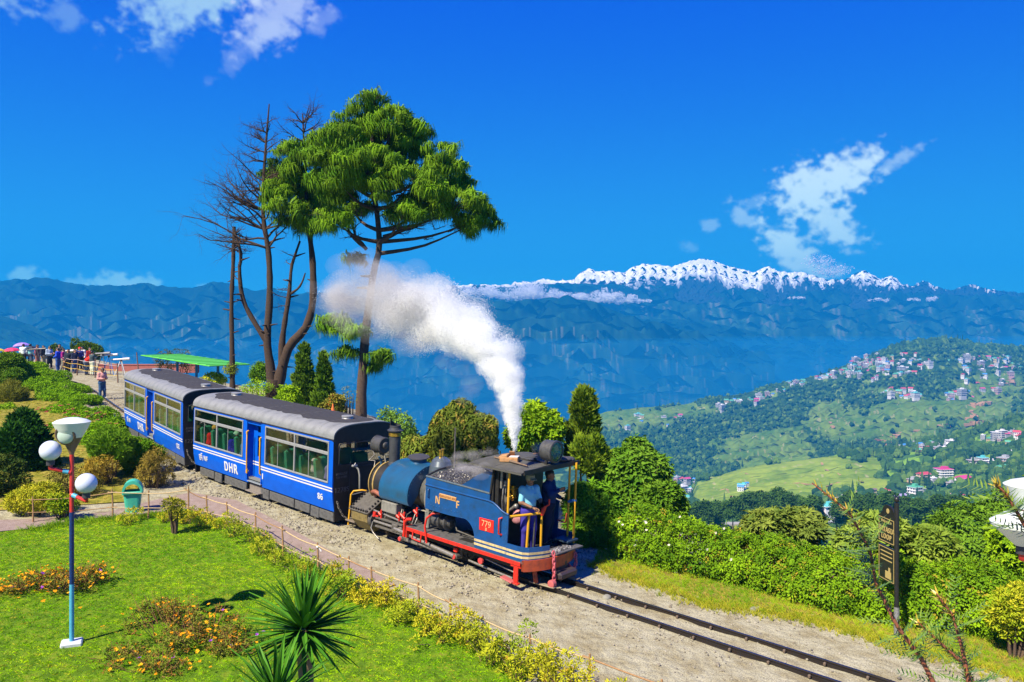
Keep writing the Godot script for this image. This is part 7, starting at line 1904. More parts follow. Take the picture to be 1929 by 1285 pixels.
func smooth_path(pts: Array, n: int) -> Array:
	var c := Curve3D.new()
	for k in pts.size():
		var t: Vector3 = (pts[mini(k + 1, pts.size() - 1)] - pts[maxi(k - 1, 0)]) * 0.17
		c.add_point(pts[k], -t, t)
	var out := []
	for k in n + 1: out.append(c.sample_baked(c.get_baked_length() * k / n))
	return out

func stem(s: Shape, pts: Array, r0: float, r1: float, n := 14, knobs := 0.12) -> Array:
	var p := smooth_path(pts, n)
	var rad := []
	for k in p.size(): rad.append(lerpf(r0, r1, pow(float(k) / n, 0.8)) * (1.0 + rng.randf_range(-knobs, knobs)))
	s.tube(p, rad, 9)
	return p

func twigs(s: Shape, from: Vector3, dir: Vector3, length: float, r: float, level: int) -> void:
	var p := from; var d := dir.normalized()
	var pts := [p]; var rad := [r]
	var n := 6 if level > 0 else 4
	for k in n:
		d = (d + Vector3(rng.randfn(), rng.randfn() * 0.7 + 0.12, rng.randfn()) * 0.22).normalized()
		p += d * length / n
		pts.append(p); rad.append(r * (1.0 - 0.8 * (k + 1.0) / n))
		if level > 0 and k > 0:
			for q in (2 if level > 1 else 2):
				var sd := (d * 0.7 + Vector3(rng.randfn(), rng.randfn() * 0.6 + 0.1, rng.randfn()) * 0.75).normalized()
				twigs(s, p, sd, length * rng.randf_range(0.25, 0.45), rad[-1] * 0.55, level - 1)
	s.tube(pts, rad, 5 if level > 0 else 3, false)

func stubs(s: Shape, p: Array, r: float, n: int) -> void:
	for k in n:
		var i := rng.randi_range(1, p.size() - 2)
		var d := Vector3(rng.randfn(), rng.randf_range(-0.2, 0.5), rng.randfn()).normalized()
		s.tube([p[i], p[i] + d * (r + rng.randf_range(0.12, 0.4))], [r * 0.35, r * 0.12], 5)

func build_trees() -> void:
	var pine_bark := bark("pine_bark", Color(0.085, 0.058, 0.045))
	var dead_bark := bark("dead_bark", Color(0.06, 0.038, 0.026))

	var D := 34.0
	var base := at(682, 800, D)
	base.y = hill(base.x, D) - 0.1
	var pine := thing("pine_tree", "tall green pine with a wide drooping crown, its bare trunk behind the steam", "pine tree", Transform3D(Basis(), base))
	var L := func(list: Array, o: Vector3) -> Array: return list.map(func(q): return q - o)
	var tr := Shape.new()
	var tp := stem(tr, L.call(path3([[682, 850], [680, 760], [684, 690], [688, 630], [697, 560], [704, 510], [714, 470], [712, 420], [704, 350, 0.5], [702, 260], [700, 200]], D), base), 0.27, 0.05, 30, 0.05)
	stubs(tr, tp.slice(6, 20), 0.24, 7)
	part("trunk", tr, pine_bark, pine)
	var lobes := [[700, 205, 36, 26, 0.0], [664, 238, 42, 28, 0.8], [742, 236, 44, 30, -0.6], [640, 264, 42, 28, -1.0], [700, 270, 60, 34, 1.4], [775, 264, 42, 32, 0.6], [622, 302, 42, 28, 0.8], [690, 312, 64, 34, -1.6], [765, 312, 60, 34, 1.6], [832, 308, 36, 34, -0.6], [640, 345, 50, 26, -1.2], [700, 350, 56, 28, 2.0], [770, 352, 60, 32, -1.8], [845, 348, 46, 32, 0.8], [655, 385, 46, 24, 1.6], [625, 412, 36, 18, -0.8], [800, 388, 60, 24, 1.4], [868, 388, 48, 28, -1.0], [905, 412, 27, 24, 0.3], [884, 425, 28, 16, -0.6], [760, 405, 36, 14, -2.0]]
	var lb := []
	var limbs := Shape.new()
	for q in lobes:
		var c := at(q[0], q[1], D + q[4]) - base
		lb.append([c, Vector3(q[2], q[3], q[2] * 0.9) / 1550.0 * D])
		var from: Vector3 = tp[clampi(int(remap(q[1] + 60.0, 850, 200, 0, 30)), 17, 29)]
		if q[1] > 330: from = tp[clampi(int(remap(q[1] + 40.0, 850, 200, 0, 30)), 16, 21)]
		limbs.tube(smooth_path([from, from.lerp(c, 0.5) + Vector3(0, -0.25, 0), c], 6), [0.1, 0.085, 0.07, 0.055, 0.04, 0.03, 0.015], 6, false)
		for k in 4: twigs(limbs, from.lerp(c, rng.randf_range(0.5, 0.9)), (c - from).normalized() + Vector3(rng.randfn(), -0.2, rng.randfn()) * 0.7, rng.randf_range(0.6, 1.3), 0.025, 1)
	for q in [[640, 425, 690, 470], [620, 410, 690, 468], [760, 440, 720, 450], [850, 430, 722, 446]]:
		twigs(limbs, at(q[2], q[3], D) - base, at(q[0], q[1], D + rng.randf_range(-1.5, 1.5)) - at(q[2], q[3], D), 2.0, 0.08, 2)
	part("limbs", limbs, pine_bark, pine).set_meta("kind", "stuff")
	pine_crown(pine, lb, 3000)
	var low := []
	for q in [[640, 612, 34, 12, 0.0], [618, 606, 16, 8, 0.5], [662, 628, 24, 10, -0.5], [660, 668, 22, 10, 0.4], [712, 672, 20, 12, -0.4], [706, 692, 14, 8, 0.2], [668, 490, 12, 9, 0.3]]:
		var c := at(q[0], q[1], D + q[4]) - base
		low.append([c, Vector3(q[2], q[3], q[2] * 0.7) / 1550.0 * D])
	pine_crown(pine, low, 170, "low_tufts")


	D = 38.0
	base = at(516, 770, D)
	base.y = hill(base.x, D) - 0.1
	var old := thing("old_tree", "many stemmed old tree, mostly bare, with one green crown reaching towards the pine", "tree", Transform3D(Basis(), base))
	var st := Shape.new(); var tw := Shape.new()
	var foot := stem(st, L.call(path3([[514, 800], [515, 760], [516, 735], [518, 715]], D), base), 0.42, 0.36, 8)
	var mid := stem(st, L.call(path3([[514, 740], [509, 690], [503, 640], [508, 560], [506, 480], [496, 410], [497, 330], [501, 270], [507, 196]], D), base), 0.24, 0.03, 30)
	var left := stem(st, L.call(path3([[504, 645], [482, 612], [458, 565], [451, 510], [454, 480], [443, 440], [440, 428]], D), base), 0.15, 0.05, 18)
	var inner := stem(st, L.call(path3([[520, 730], [529, 698], [532, 638], [544, 558], [549, 503], [556, 480], [565, 454]], D), base), 0.2, 0.05, 18)
	var right := stem(st, L.call(path3([[524, 725], [536, 675], [548, 648], [576, 616], [589, 568], [589, 498], [584, 448], [578, 380], [574, 300], [570, 214]], D), base), 0.27, 0.03, 30)
	stem(st, L.call(path3([[543, 556], [560, 545], [569, 532], [575, 514]], D), base), 0.07, 0.03, 8)
	stem(st, L.call(path3([[506, 458], [520, 452], [536, 448]], D), base), 0.06, 0.025, 6)
	for q in [foot, mid.slice(0, 18), left, inner, right.slice(0, 16)]: stubs(st, q, 0.16, 6)
	part("trunk", st, dead_bark, old)
	for k in 64:
		var t := rng.randf()
		var i := int(lerpf(15, 29, t))
		var reach := lerpf(4.0, 0.8, pow(t, 0.8)) * rng.randf_range(0.6, 1.1)
		var d := Vector3(-1.0 if rng.randf() < 0.66 else 0.75, rng.randf_range(0.1, 0.75), rng.randfn() * 0.7)
		if d.x > 0: reach *= 0.7
		twigs(tw, mid[i], d, reach, 0.05 * (1.2 - t * 0.7), 2)
	for k in 16: twigs(tw, right[rng.randi_range(23, 29)], Vector3(rng.randfn(), rng.randf_range(0.2, 0.9), rng.randfn()), rng.randf_range(0.7, 1.7), 0.035, 2)
	for k in 7: twigs(tw, left[rng.randi_range(10, 17)], Vector3(rng.randfn() * 1.2, rng.randf_range(-0.1, 0.4), rng.randfn()), rng.randf_range(0.5, 1.0), 0.03, 1)
	for k in 9: twigs(tw, inner[rng.randi_range(9, 17)], Vector3(-1.0 + rng.randfn() * 0.5, rng.randf_range(-0.1, 0.3), rng.randfn()), rng.randf_range(0.5, 1.2), 0.025, 1)
	part("twigs", tw, dead_bark, old).set_meta("kind", "stuff")
	lb = []
	for q in [[546, 290, 30, 22, 0.0], [530, 325, 30, 26, 0.7], [578, 315, 40, 28, -0.8], [520, 365, 26, 24, -0.5], [566, 360, 46, 28, 1.0], [612, 350, 30, 30, 0.4], [542, 400, 36, 20, -0.8], [592, 396, 40, 22, 0.6], [566, 426, 24, 14, 0.0], [604, 426, 28, 12, -0.5], [590, 285, 20, 20, 0.3]]:
		var c := at(q[0], q[1], D + q[4]) - base
		lb.append([c, Vector3(q[2], q[3], q[2] * 0.9) / 1550.0 * D])
	pine_crown(old, lb, 1300)

	D = 41.0
	base = at(438, 770, D)
	base.y = hill(base.x, D) - 0.1
	var thin := thing("dead_tree", "thin bare trunk with dead twigs at its broken top, left of the old tree", "tree", Transform3D(Basis(), base))
	st = Shape.new(); tw = Shape.new()
	var tt := stem(st, L.call(path3([[439, 800], [438, 740], [437, 660], [436, 570], [439, 500], [441, 427]], D), base), 0.17, 0.09, 26, 0.2)
	stubs(st, tt, 0.13, 22)
	part("trunk", st, dead_bark, thin)
	for k in 22: twigs(tw, tt[rng.randi_range(23, 25)], Vector3(rng.randfn() * 1.4, rng.randf_range(-0.25, 0.3), rng.randfn() * 1.2), rng.randf_range(0.7, 1.35), 0.025, 2)
	part("twigs", tw, dead_bark, thin).set_meta("kind", "stuff")
	crown("fern_tuft", thin, [[at(436, 695, D) - base, Vector3(0.32, 0.24, 0.32)]], 110, "light", 0.9, 0.5, Color(0.1, 0.16, 0.015), Color(0.26, 0.3, 0.03))

func pine_crown(parent: Node3D, lobes: Array, count: int, called := "crown") -> void:
	var sp := []; var tn := []
	var total := 0.0
	for l in lobes: total += (l[1] as Vector3).x * (l[1] as Vector3).y
	for l in lobes:
		var r: Vector3 = l[1]
		for k in int(count * r.x * r.y / total / 7.0) + 2:
			var d := Vector3(rng.randfn(), rng.randfn() * 0.9 + 0.25, rng.randfn()).normalized()
			var tip: Vector3 = l[0] + d * r * (rng.randf_range(0.78, 1.12) if rng.randf() > 0.2 else rng.randf())
			var tone := Color(0.05, 0.16, 0.008).lerp(Color(0.18, 0.38, 0.012), rng.randf())
			for i in 6:
				var p := tip + Vector3(rng.randfn() * 0.13, rng.randfn() * 0.07, rng.randfn() * 0.13)
				var s := rng.randf_range(0.75, 1.2)
				var tilt := (Vector3.UP + Vector3(d.x, 0, d.z) * 0.4 + Vector3(rng.randfn(), 0, rng.randfn()) * 0.2).normalized()
				var side := tilt.cross(Vector3(rng.randfn(), 0.1, rng.randfn())).normalized()
				sp.append(Transform3D(Basis(side, tilt, side.cross(tilt)).scaled(Vector3(s, s * rng.randf_range(0.8, 1.2), s)), p))
				tn.append(tone.lerp(Color(0.24, 0.26, 0.03), rng.randf() * 0.25))
	copies(called, spray("needle"), leaf_mat("needle", 0.45), sp, parent, tn)

func cone_lobes(w: float, h: float, n: int, tip := 0.25) -> Array:
	var l := []
	for k in n:
		var t := (k + 0.5) / n
		var rr := w * lerpf(1.0, tip, pow(t, 1.3)) * rng.randf_range(0.88, 1.08)
		l.append([Vector3(rng.randf_range(-0.1, 0.1) * w, (t * 2.0 - 1.0) * h * 0.92, rng.randf_range(-0.1, 0.1) * w), Vector3(rr, h / n * 1.75, rr)])
		for q in 3:
			var a := rng.randf() * TAU
			l.append([Vector3(cos(a) * rr * 0.72, (t * 2.0 - 1.0) * h * 0.92, sin(a) * rr * 0.72), Vector3(rr * 0.38, h / n * 1.0, rr * 0.38)])
	return l

func build_bushes() -> void:
	var G := [Color(0.06, 0.17, 0.008), Color(0.16, 0.34, 0.012)]
	var DK := [Color(0.02, 0.065, 0.012), Color(0.06, 0.14, 0.02)]
	var YG := [Color(0.14, 0.3, 0.008), Color(0.32, 0.5, 0.012)]
	var YE := [Color(0.26, 0.33, 0.015), Color(0.55, 0.5, 0.03)]
	var OL := [Color(0.12, 0.15, 0.02), Color(0.28, 0.28, 0.04)]

	var px2 := func(w: float, h: float, D: float, n: int, tip: float) -> Array: return cone_lobes(w / 1550.0 * D, h / 1550.0 * D, n, tip)
	bush("conifer", "taller of the two pointed green conifers behind the front coach", "conifer", 573, 715, 36.0, 28, 66, "thuja", 2400, Color(0.05, 0.13, 0.01), Color(0.16, 0.27, 0.02), "conifers behind the train", {"lobes": px2.call(27, 66, 36.0, 7, 0.22), "upright": 0.75, "stems": 1})
	bush("conifer", "smaller of the two pointed green conifers behind the front coach", "conifer", 611, 725, 35.0, 24, 58, "thuja", 1900, Color(0.05, 0.14, 0.012), Color(0.15, 0.27, 0.02), "conifers behind the train", {"lobes": px2.call(23, 57, 35.0, 6, 0.2), "upright": 0.75, "stems": 1})
	bush("shrub", "round dark green shrub against the foot of the old tree", "shrub", 488, 702, 39.0, 15, 19, "small", 500, DK[1], G[1], "", {"size": 1.6})
	bush("shrub", "yellow green leafy shrub in front of the pointed conifers", "shrub", 548, 752, 34.0, 26, 26, "broad", 700, YG[0], YG[1], "", {"size": 1.2})
	bush("shrub", "ragged orange tipped shrub beside the smaller conifer", "shrub", 628, 765, 32.5, 24, 20, "broad", 420, OL[0], OL[1], "", {"size": 1.2, "odd": Color(0.3, 0.12, 0.02), "odd_share": 0.15, "fill": 0.6})
	bush("thin_shrub", "thin grey twiggy shrub left of the pine trunk", "shrub", 656, 748, 33.0, 14, 24, "small", 60, OL[0], OL[1], "", {"fill": 0.8, "stems": 16})
	bush("thin_shrub", "sparse leafy shrub behind the shelter posts", "shrub", 330, 678, 47.0, 40, 28, "broad", 260, Color(0.06, 0.09, 0.03), Color(0.16, 0.16, 0.05), "", {"fill": 0.9, "stems": 14})
	bush("thin_shrub", "thin pale green sapling below the old tree", "shrub", 480, 735, 37.0, 36, 18, "broad", 170, G[1], YG[1], "", {"fill": 0.9, "stems": 10})
	bush("shrub", "yellow green weeds at the shelter posts", "shrub", 400, 716, 43.0, 24, 12, "broad", 260, YG[0], YE[1], "", {"size": 1.2})
	bush("feathery_tree", "feathery light green young tree right of the pine trunk", "tree", 748, 806, 29.0, 42, 42, "light", 900, Color(0.09, 0.2, 0.03), Color(0.2, 0.36, 0.05), "", {"fill": 0.7, "lumps": 14, "bump": 0.34})
	bush("leafy_tree", "broad leaved tree with hanging glossy leaves behind the saddle tank", "tree", 880, 838, 26.5, 74, 80, "droop", 5200, Color(0.05, 0.1, 0.012), Color(0.2, 0.24, 0.03), "trees behind the engine", {"odd": Color(0.34, 0.24, 0.05), "odd_share": 0.12, "lumps": 14, "upright": 0.2, "size": 1.1})
	bush("leafy_tree", "low leafy tree between the chimney and the dome", "tree", 795, 862, 27.0, 52, 44, "droop", 2400, Color(0.06, 0.12, 0.012), Color(0.24, 0.3, 0.04), "trees behind the engine", {"odd": Color(0.34, 0.26, 0.05), "odd_share": 0.15, "size": 1.0})
	bush("leafy_tree", "bright green leafy tree right of the steam jet", "tree", 1008, 815, 27.0, 48, 52, "broad", 3600, G[0], YG[1], "trees behind the engine", {"size": 1.6, "lumps": 14})
	bush("cypress", "tall bushy cypress with tufted outline right of the cab roof", "cypress", 1098, 802, 27.5, 38, 66, "thuja", 3400, Color(0.06, 0.14, 0.01), Color(0.2, 0.28, 0.02), "", {"lobes": px2.call(36, 66, 27.5, 6, 0.42), "upright": 0.6, "size": 1.1, "stems": 2})
	bush("cypress", "lower tufted cypress in front of the tall one, beside the cab lamp", "cypress", 1112, 862, 25.5, 34, 40, "thuja", 1700, Color(0.08, 0.17, 0.012), Color(0.22, 0.32, 0.02), "", {"lumps": 12, "upright": 0.6})
	bush("leafy_tree", "dark glossy leafy tree right of the cypress, lit on its right side", "tree", 1190, 895, 25.5, 66, 66, "broad", 4600, G[0], Color(0.16, 0.3, 0.025), "trees behind the engine", {"size": 1.7, "lumps": 16})
	bush("leafy_tree", "shaded tree with long dark leaves just right of the cab posts", "tree", 1125, 960, 22.5, 60, 60, "big", 2600, G[0], G[1], "trees behind the engine", {"lumps": 13})
	bush("leafy_tree", "sprawling green tree falling away down the slope behind the hedge end", "tree", 1240, 950, 24.5, 44, 50, "broad", 2600, G[0], Color(0.15, 0.27, 0.02), "trees behind the engine", {"size": 1.6, "lumps": 12})
	bush("shrub", "low dark shrub in the shade behind the rear step of the engine", "shrub", 1112, 1030, 21.5, 40, 36, "small", 1800, G[0], G[1], "", {"size": 1.3})

	bush("rhododendron", "rhododendron with long upright leaves behind the hedge", "rhododendron", 1468, 1000, 21.0, 84, 44, "big", 1500, Color(0.07, 0.13, 0.02), Color(0.26, 0.32, 0.05), "", {"upright": 0.7, "lumps": 12, "size": 1.15})
	bush("rhododendron", "rhododendron with broad pale leaves left of the black sign", "rhododendron", 1640, 1018, 19.0, 70, 52, "big", 1100, Color(0.08, 0.16, 0.02), Color(0.26, 0.36, 0.05), "", {"upright": 0.7, "lumps": 12, "size": 1.15})
	bush("rhododendron", "rhododendron with broad pale leaves right of the black sign", "rhododendron", 1745, 1030, 18.6, 56, 40, "big", 800, Color(0.1, 0.18, 0.02), Color(0.3, 0.4, 0.05), "", {"upright": 0.7, "lumps": 10, "size": 1.15})
	var mass := [[Vector3(0.5, -0.5, 0), Vector3(3.0, 2.2, 3.0)], [Vector3(-2.4, -1.6, 0.5), Vector3(1.8, 1.3, 2.0)], [Vector3(2.6, 0.7, 0.4), Vector3(2.4, 2.0, 2.2)], [Vector3(-0.9, 0.5, 0.6), Vector3(1.5, 1.0, 1.6)], [Vector3(1.2, 1.2, 0.4), Vector3(1.7, 1.0, 1.7)], [Vector3(-3.2, -2.4, 1.0), Vector3(1.6, 1.1, 1.5)], [Vector3(0.2, -0.6, 1.9), Vector3(2.0, 1.3, 1.3)], [Vector3(3.0, -0.9, 1.6), Vector3(1.8, 1.4, 1.4)], [Vector3(-1.4, -1.2, 1.8), Vector3(1.6, 1.1, 1.2)]]
	bush("broad_tree", "large dense green tree filling the right edge below the town", "tree", 1862, 1032, 30.0, 190, 105, "broad", 9000, Color(0.05, 0.13, 0.01), Color(0.17, 0.32, 0.02), "", {"lobes": mass, "size": 1.75, "stems": 8})
	bush("shrub", "shrub with broad light leaves at the right edge above the hedge", "shrub", 1905, 1040, 17.0, 46, 60, "big", 700, G[0], YG[1], "", {"upright": 0.5, "size": 0.8, "fill": 0.6})
	bush("shrub", "bright yellow green shrub at the right edge below the hedge", "shrub", 1910, 1150, 15.2, 44, 46, "yellow", 800, YG[0], YE[1], "", {"size": 1.2, "stems": 10})

	bush("round_bush", "large clipped round bush at the left edge in front of the crowd", "bush", 14, 712, 50.0, 56, 46, "small", 5200, G[0], Color(0.16, 0.27, 0.015), "", {"size": 2.0, "lumps": 6, "bump": 0.3})
	bush("shrub", "brush like olive shrub below the large round bush", "shrub", 16, 752, 44.0, 30, 30, "tall", 1500, OL[0], OL[1], "", {"size": 1.3, "upright": 0.8, "stems": 8})
	bush("shrub", "low bright shrub at the left edge beside the dry lawn", "shrub", 8, 780, 41.0, 22, 20, "small", 900, G[1], YG[1], "", {"size": 1.6})
	var rose := [[62, 700, 55.0, 30, 18], [92, 714, 52.0, 36, 20], [84, 734, 49.0, 40, 22], [122, 738, 48.0, 40, 22], [104, 758, 45.0, 46, 26], [150, 762, 43.5, 42, 24], [120, 786, 41.0, 46, 28], [172, 792, 39.0, 48, 26], [140, 818, 36.5, 52, 28], [206, 818, 35.0, 46, 26], [186, 838, 33.0, 60, 26], [246, 846, 31.0, 42, 26]]
	var names := ["just below the crowd", "second clump down from the crowd", "clump behind the dry lawn", "clump above the edging stones, upper", "clump right of the dry lawn", "clump by the feet of the man on the track", "rose clump below the dry lawn", "rose clump nearest the edging stones", "rose clump above the lamp shade", "clump left of the rear coach corner", "clump behind the mounded bush", "clump touching the rear coach"]
	for k in rose.size():
		var q: Array = rose[k]
		var b := bush("rose_bush", "bright green rose hedge, " + names[k], "hedge", q[0], q[1], q[2], q[3], q[4], "small", 3000, Color(0.07, 0.2, 0.006), Color(0.25, 0.46, 0.01), "rose hedge along the track", {"size": 1.5, "lumps": 10, "deep": 0.9, "stems": 5})
		if k > 5 and k < 10:
			var fl := []; var ft := []
			for i in 22:
				fl.append(Transform3D(Basis().scaled(Vector3(2.2, 2.2, 2.2)), Vector3(rng.randf_range(-0.8, 0.8) * q[3] / 1550.0 * q[2], q[4] / 1550.0 * q[2] * rng.randf_range(1.2, 1.95), q[3] / 1550.0 * q[2] * rng.randf_range(0.4, 0.8))))
				ft.append(Color(0.6, 0.05, 0.16))
			copies("blossom", spray("flower"), leaf_mat("petal", 0.4), fl, b, ft)
	bush("conifer_bush", "dark green feathery conifer bush at the left edge behind the lamp", "bush", 44, 850, 28.0, 56, 68, "scale", 5200, DK[0], Color(0.05, 0.17, 0.015), "", {"upright": 0.6, "lumps": 12, "size": 1.3})
	bush("round_bush", "bright green mounded bush in front of the rear coach", "bush", 210, 842, 27.0, 46, 34, "scale", 4200, Color(0.08, 0.2, 0.01), Color(0.22, 0.4, 0.02), "", {"upright": 0.55, "lumps": 6, "bump": 0.3, "size": 0.85})
	bush("shrub", "green shrub between the mounded bush and the rear coach", "shrub", 262, 856, 28.0, 40, 34, "small", 1900, G[0], YG[0], "", {"size": 1.5, "odd": Color(0.4, 0.3, 0.02), "odd_share": 0.06})
	bush("dry_shrub", "brown twiggy shrub with yellow leaf tips behind the green bin", "shrub", 290, 884, 26.0, 36, 36, "yellow", 700, Color(0.14, 0.11, 0.03), Color(0.36, 0.28, 0.04), "", {"fill": 0.75, "stems": 40, "size": 0.9})
	bush("dry_shrub", "brown twiggy shrub with yellow leaf tips left of the green bin", "shrub", 192, 880, 26.0, 34, 26, "yellow", 560, Color(0.16, 0.12, 0.03), Color(0.5, 0.36, 0.03), "", {"fill": 0.75, "stems": 36, "size": 0.9})
	bush("dry_shrub", "dark twiggy shrub behind the right lamp globe", "shrub", 140, 910, 24.5, 44, 34, "small", 700, Color(0.06, 0.06, 0.015), Color(0.16, 0.15, 0.03), "", {"fill": 0.75, "stems": 40})
	bush("yellow_shrub", "lemon yellow leafed shrub in front of the dark conifer bush", "shrub", 66, 936, 22.5, 46, 26, "yellow", 900, YE[0], YE[1], "", {"size": 1.2, "stems": 8})
	bush("yellow_shrub", "yellow leafed shrub at the foot of the lamp's left globe", "shrub", 118, 948, 22.0, 24, 18, "yellow", 420, YG[0], YE[1], "", {"size": 1.1, "stems": 8})
	bush("shrub", "dark undergrowth shrub at the left edge above the footpath", "shrub", -10, 905, 24.5, 56, 44, "small", 1500, DK[0], OL[0], "", {"size": 1.4})
	bush("small_plant", "small leafy plant beside the green bin", "plant", 330, 958, 21.0, 22, 18, "yellow", 200, OL[0], YE[1], "", {"fill": 0.7, "stems": 10})
	build_topiary()
	build_hedge()
	build_fence_shrubs()
	build_flower_beds()
	build_yucca()
	build_near_branches()
	build_grass()

func build_topiary() -> void:
	for q in [[142, 650, 664, 0.5, "tiered topiary shrub with three round heads behind the crowd"], [158, 658, 668, 0.6, "egg shaped topiary shrub behind the crowd"], [169, 656, 664, 0.4, "ball headed topiary shrub behind the crowd"], [180, 664, 671, 0.6, "low round topiary shrub beside the telescopes"], [104, 662, 668, 0.5, "ragged topiary shrub between the blue shirts of the crowd"]]:
		var c := at(q[0], q[1], 72.0)
		var root := thing("topiary", q[4], "topiary", Transform3D(Basis(), Vector3(c.x, c.y - 1.6, c.z)), "topiary at the viewpoint")
		var l := [[Vector3(0, 1.6, 0), Vector3(q[3], q[3] * 1.1, q[3])]]
		if q[0] == 142: l = [[Vector3(0, 1.7, 0), Vector3(0.35, 0.5, 0.35)], [Vector3(0.1, 1.0, 0), Vector3(0.6, 0.35, 0.5)], [Vector3(-0.3, 0.8, 0), Vector3(0.5, 0.35, 0.5)]]
		crown("foliage", root, l, 420, "small", 2.2, 0.4, Color(0.05, 0.12, 0.012), Color(0.16, 0.24, 0.02))
		part("trunk", Shape.new().rod(Vector3(0, -0.6, 0), Vector3(0, 1.6, 0), 0.06, 6), bark("twig_bark", Color.WHITE), root)

func build_hedge() -> void:
	var foot := [[1165, 1062], [1230, 1078], [1300, 1094], [1370, 1106], [1440, 1126], [1510, 1150], [1580, 1168], [1660, 1184], [1750, 1196], [1850, 1212], [1960, 1232]]
	var tall := [1.2, 1.15, 0.95, 0.85, 0.85, 0.9, 0.95, 1.0, 1.15, 1.2, 1.2]
	var root := thing("hedge", "long leafy green hedge along the right side of the track behind the grass verge", "hedge", Transform3D(Basis(), on_ground(1440, 1126)))
	var lobes := []
	var st := Shape.new()
	for k in foot.size() - 1:
		var a := on_ground(foot[k][0], foot[k][1]); var b := on_ground(foot[k + 1][0], foot[k + 1][1])
		var n := 4
		for i in n:
			var t := (i + rng.randf() * 0.5) / n
			var p := a.lerp(b, t) - root.position
			var h: float = lerpf(tall[k], tall[k + 1], t) * rng.randf_range(0.88, 1.08)
			var away := Vector3(0.663, 0, -0.749)
			lobes.append([p + away * 0.75 + Vector3(0, h * 0.42, 0), Vector3(0.75, h * 0.58, 0.75)])
			lobes.append([p + away * 1.7 + Vector3(0, h * 0.36 - 0.15, 0), Vector3(0.9, h * 0.5, 0.9)])
			for j in 2: lobes.append([p + away * rng.randf_range(0.4, 1.8) + Vector3(0, h * rng.randf_range(0.6, 0.9), 0), Vector3(0.36, 0.3, 0.36) * rng.randf_range(0.8, 1.3)])
			for j in 3:
				var q := p + away * rng.randf_range(0.5, 1.2)
				st.tube([q - Vector3(0, 0.1, 0), q + Vector3(rng.randf_range(-0.2, 0.2), h * 0.8, rng.randf_range(-0.2, 0.2))], [0.025, 0.01], 5)
	crown("foliage", root, lobes, 26000, "broad", 0.78, 0.35, Color(0.04, 0.13, 0.006), Color(0.24, 0.42, 0.01), Color(0.36, 0.28, 0.03), 0.05, 0.25)
	part("stems", st, bark("twig_bark", Color.WHITE), root).set_meta("kind", "stuff")
	var fl := []
	for k in 60:
		var l: Array = lobes[rng.randi_range(0, 40)]
		var d := Vector3(-0.5 + rng.randfn() * 0.4, 0.5 + rng.randfn() * 0.4, 0.6).normalized()
		fl.append(Transform3D(Basis(Vector3.RIGHT, rng.randf() * 3.0), l[0] + d * (l[1] as Vector3) * 1.06))
	copies("blossom", spray("flower"), leaf_mat("petal", 0.4), fl, root, fl.map(func(e): return Color(0.75, 0.72, 0.66)))

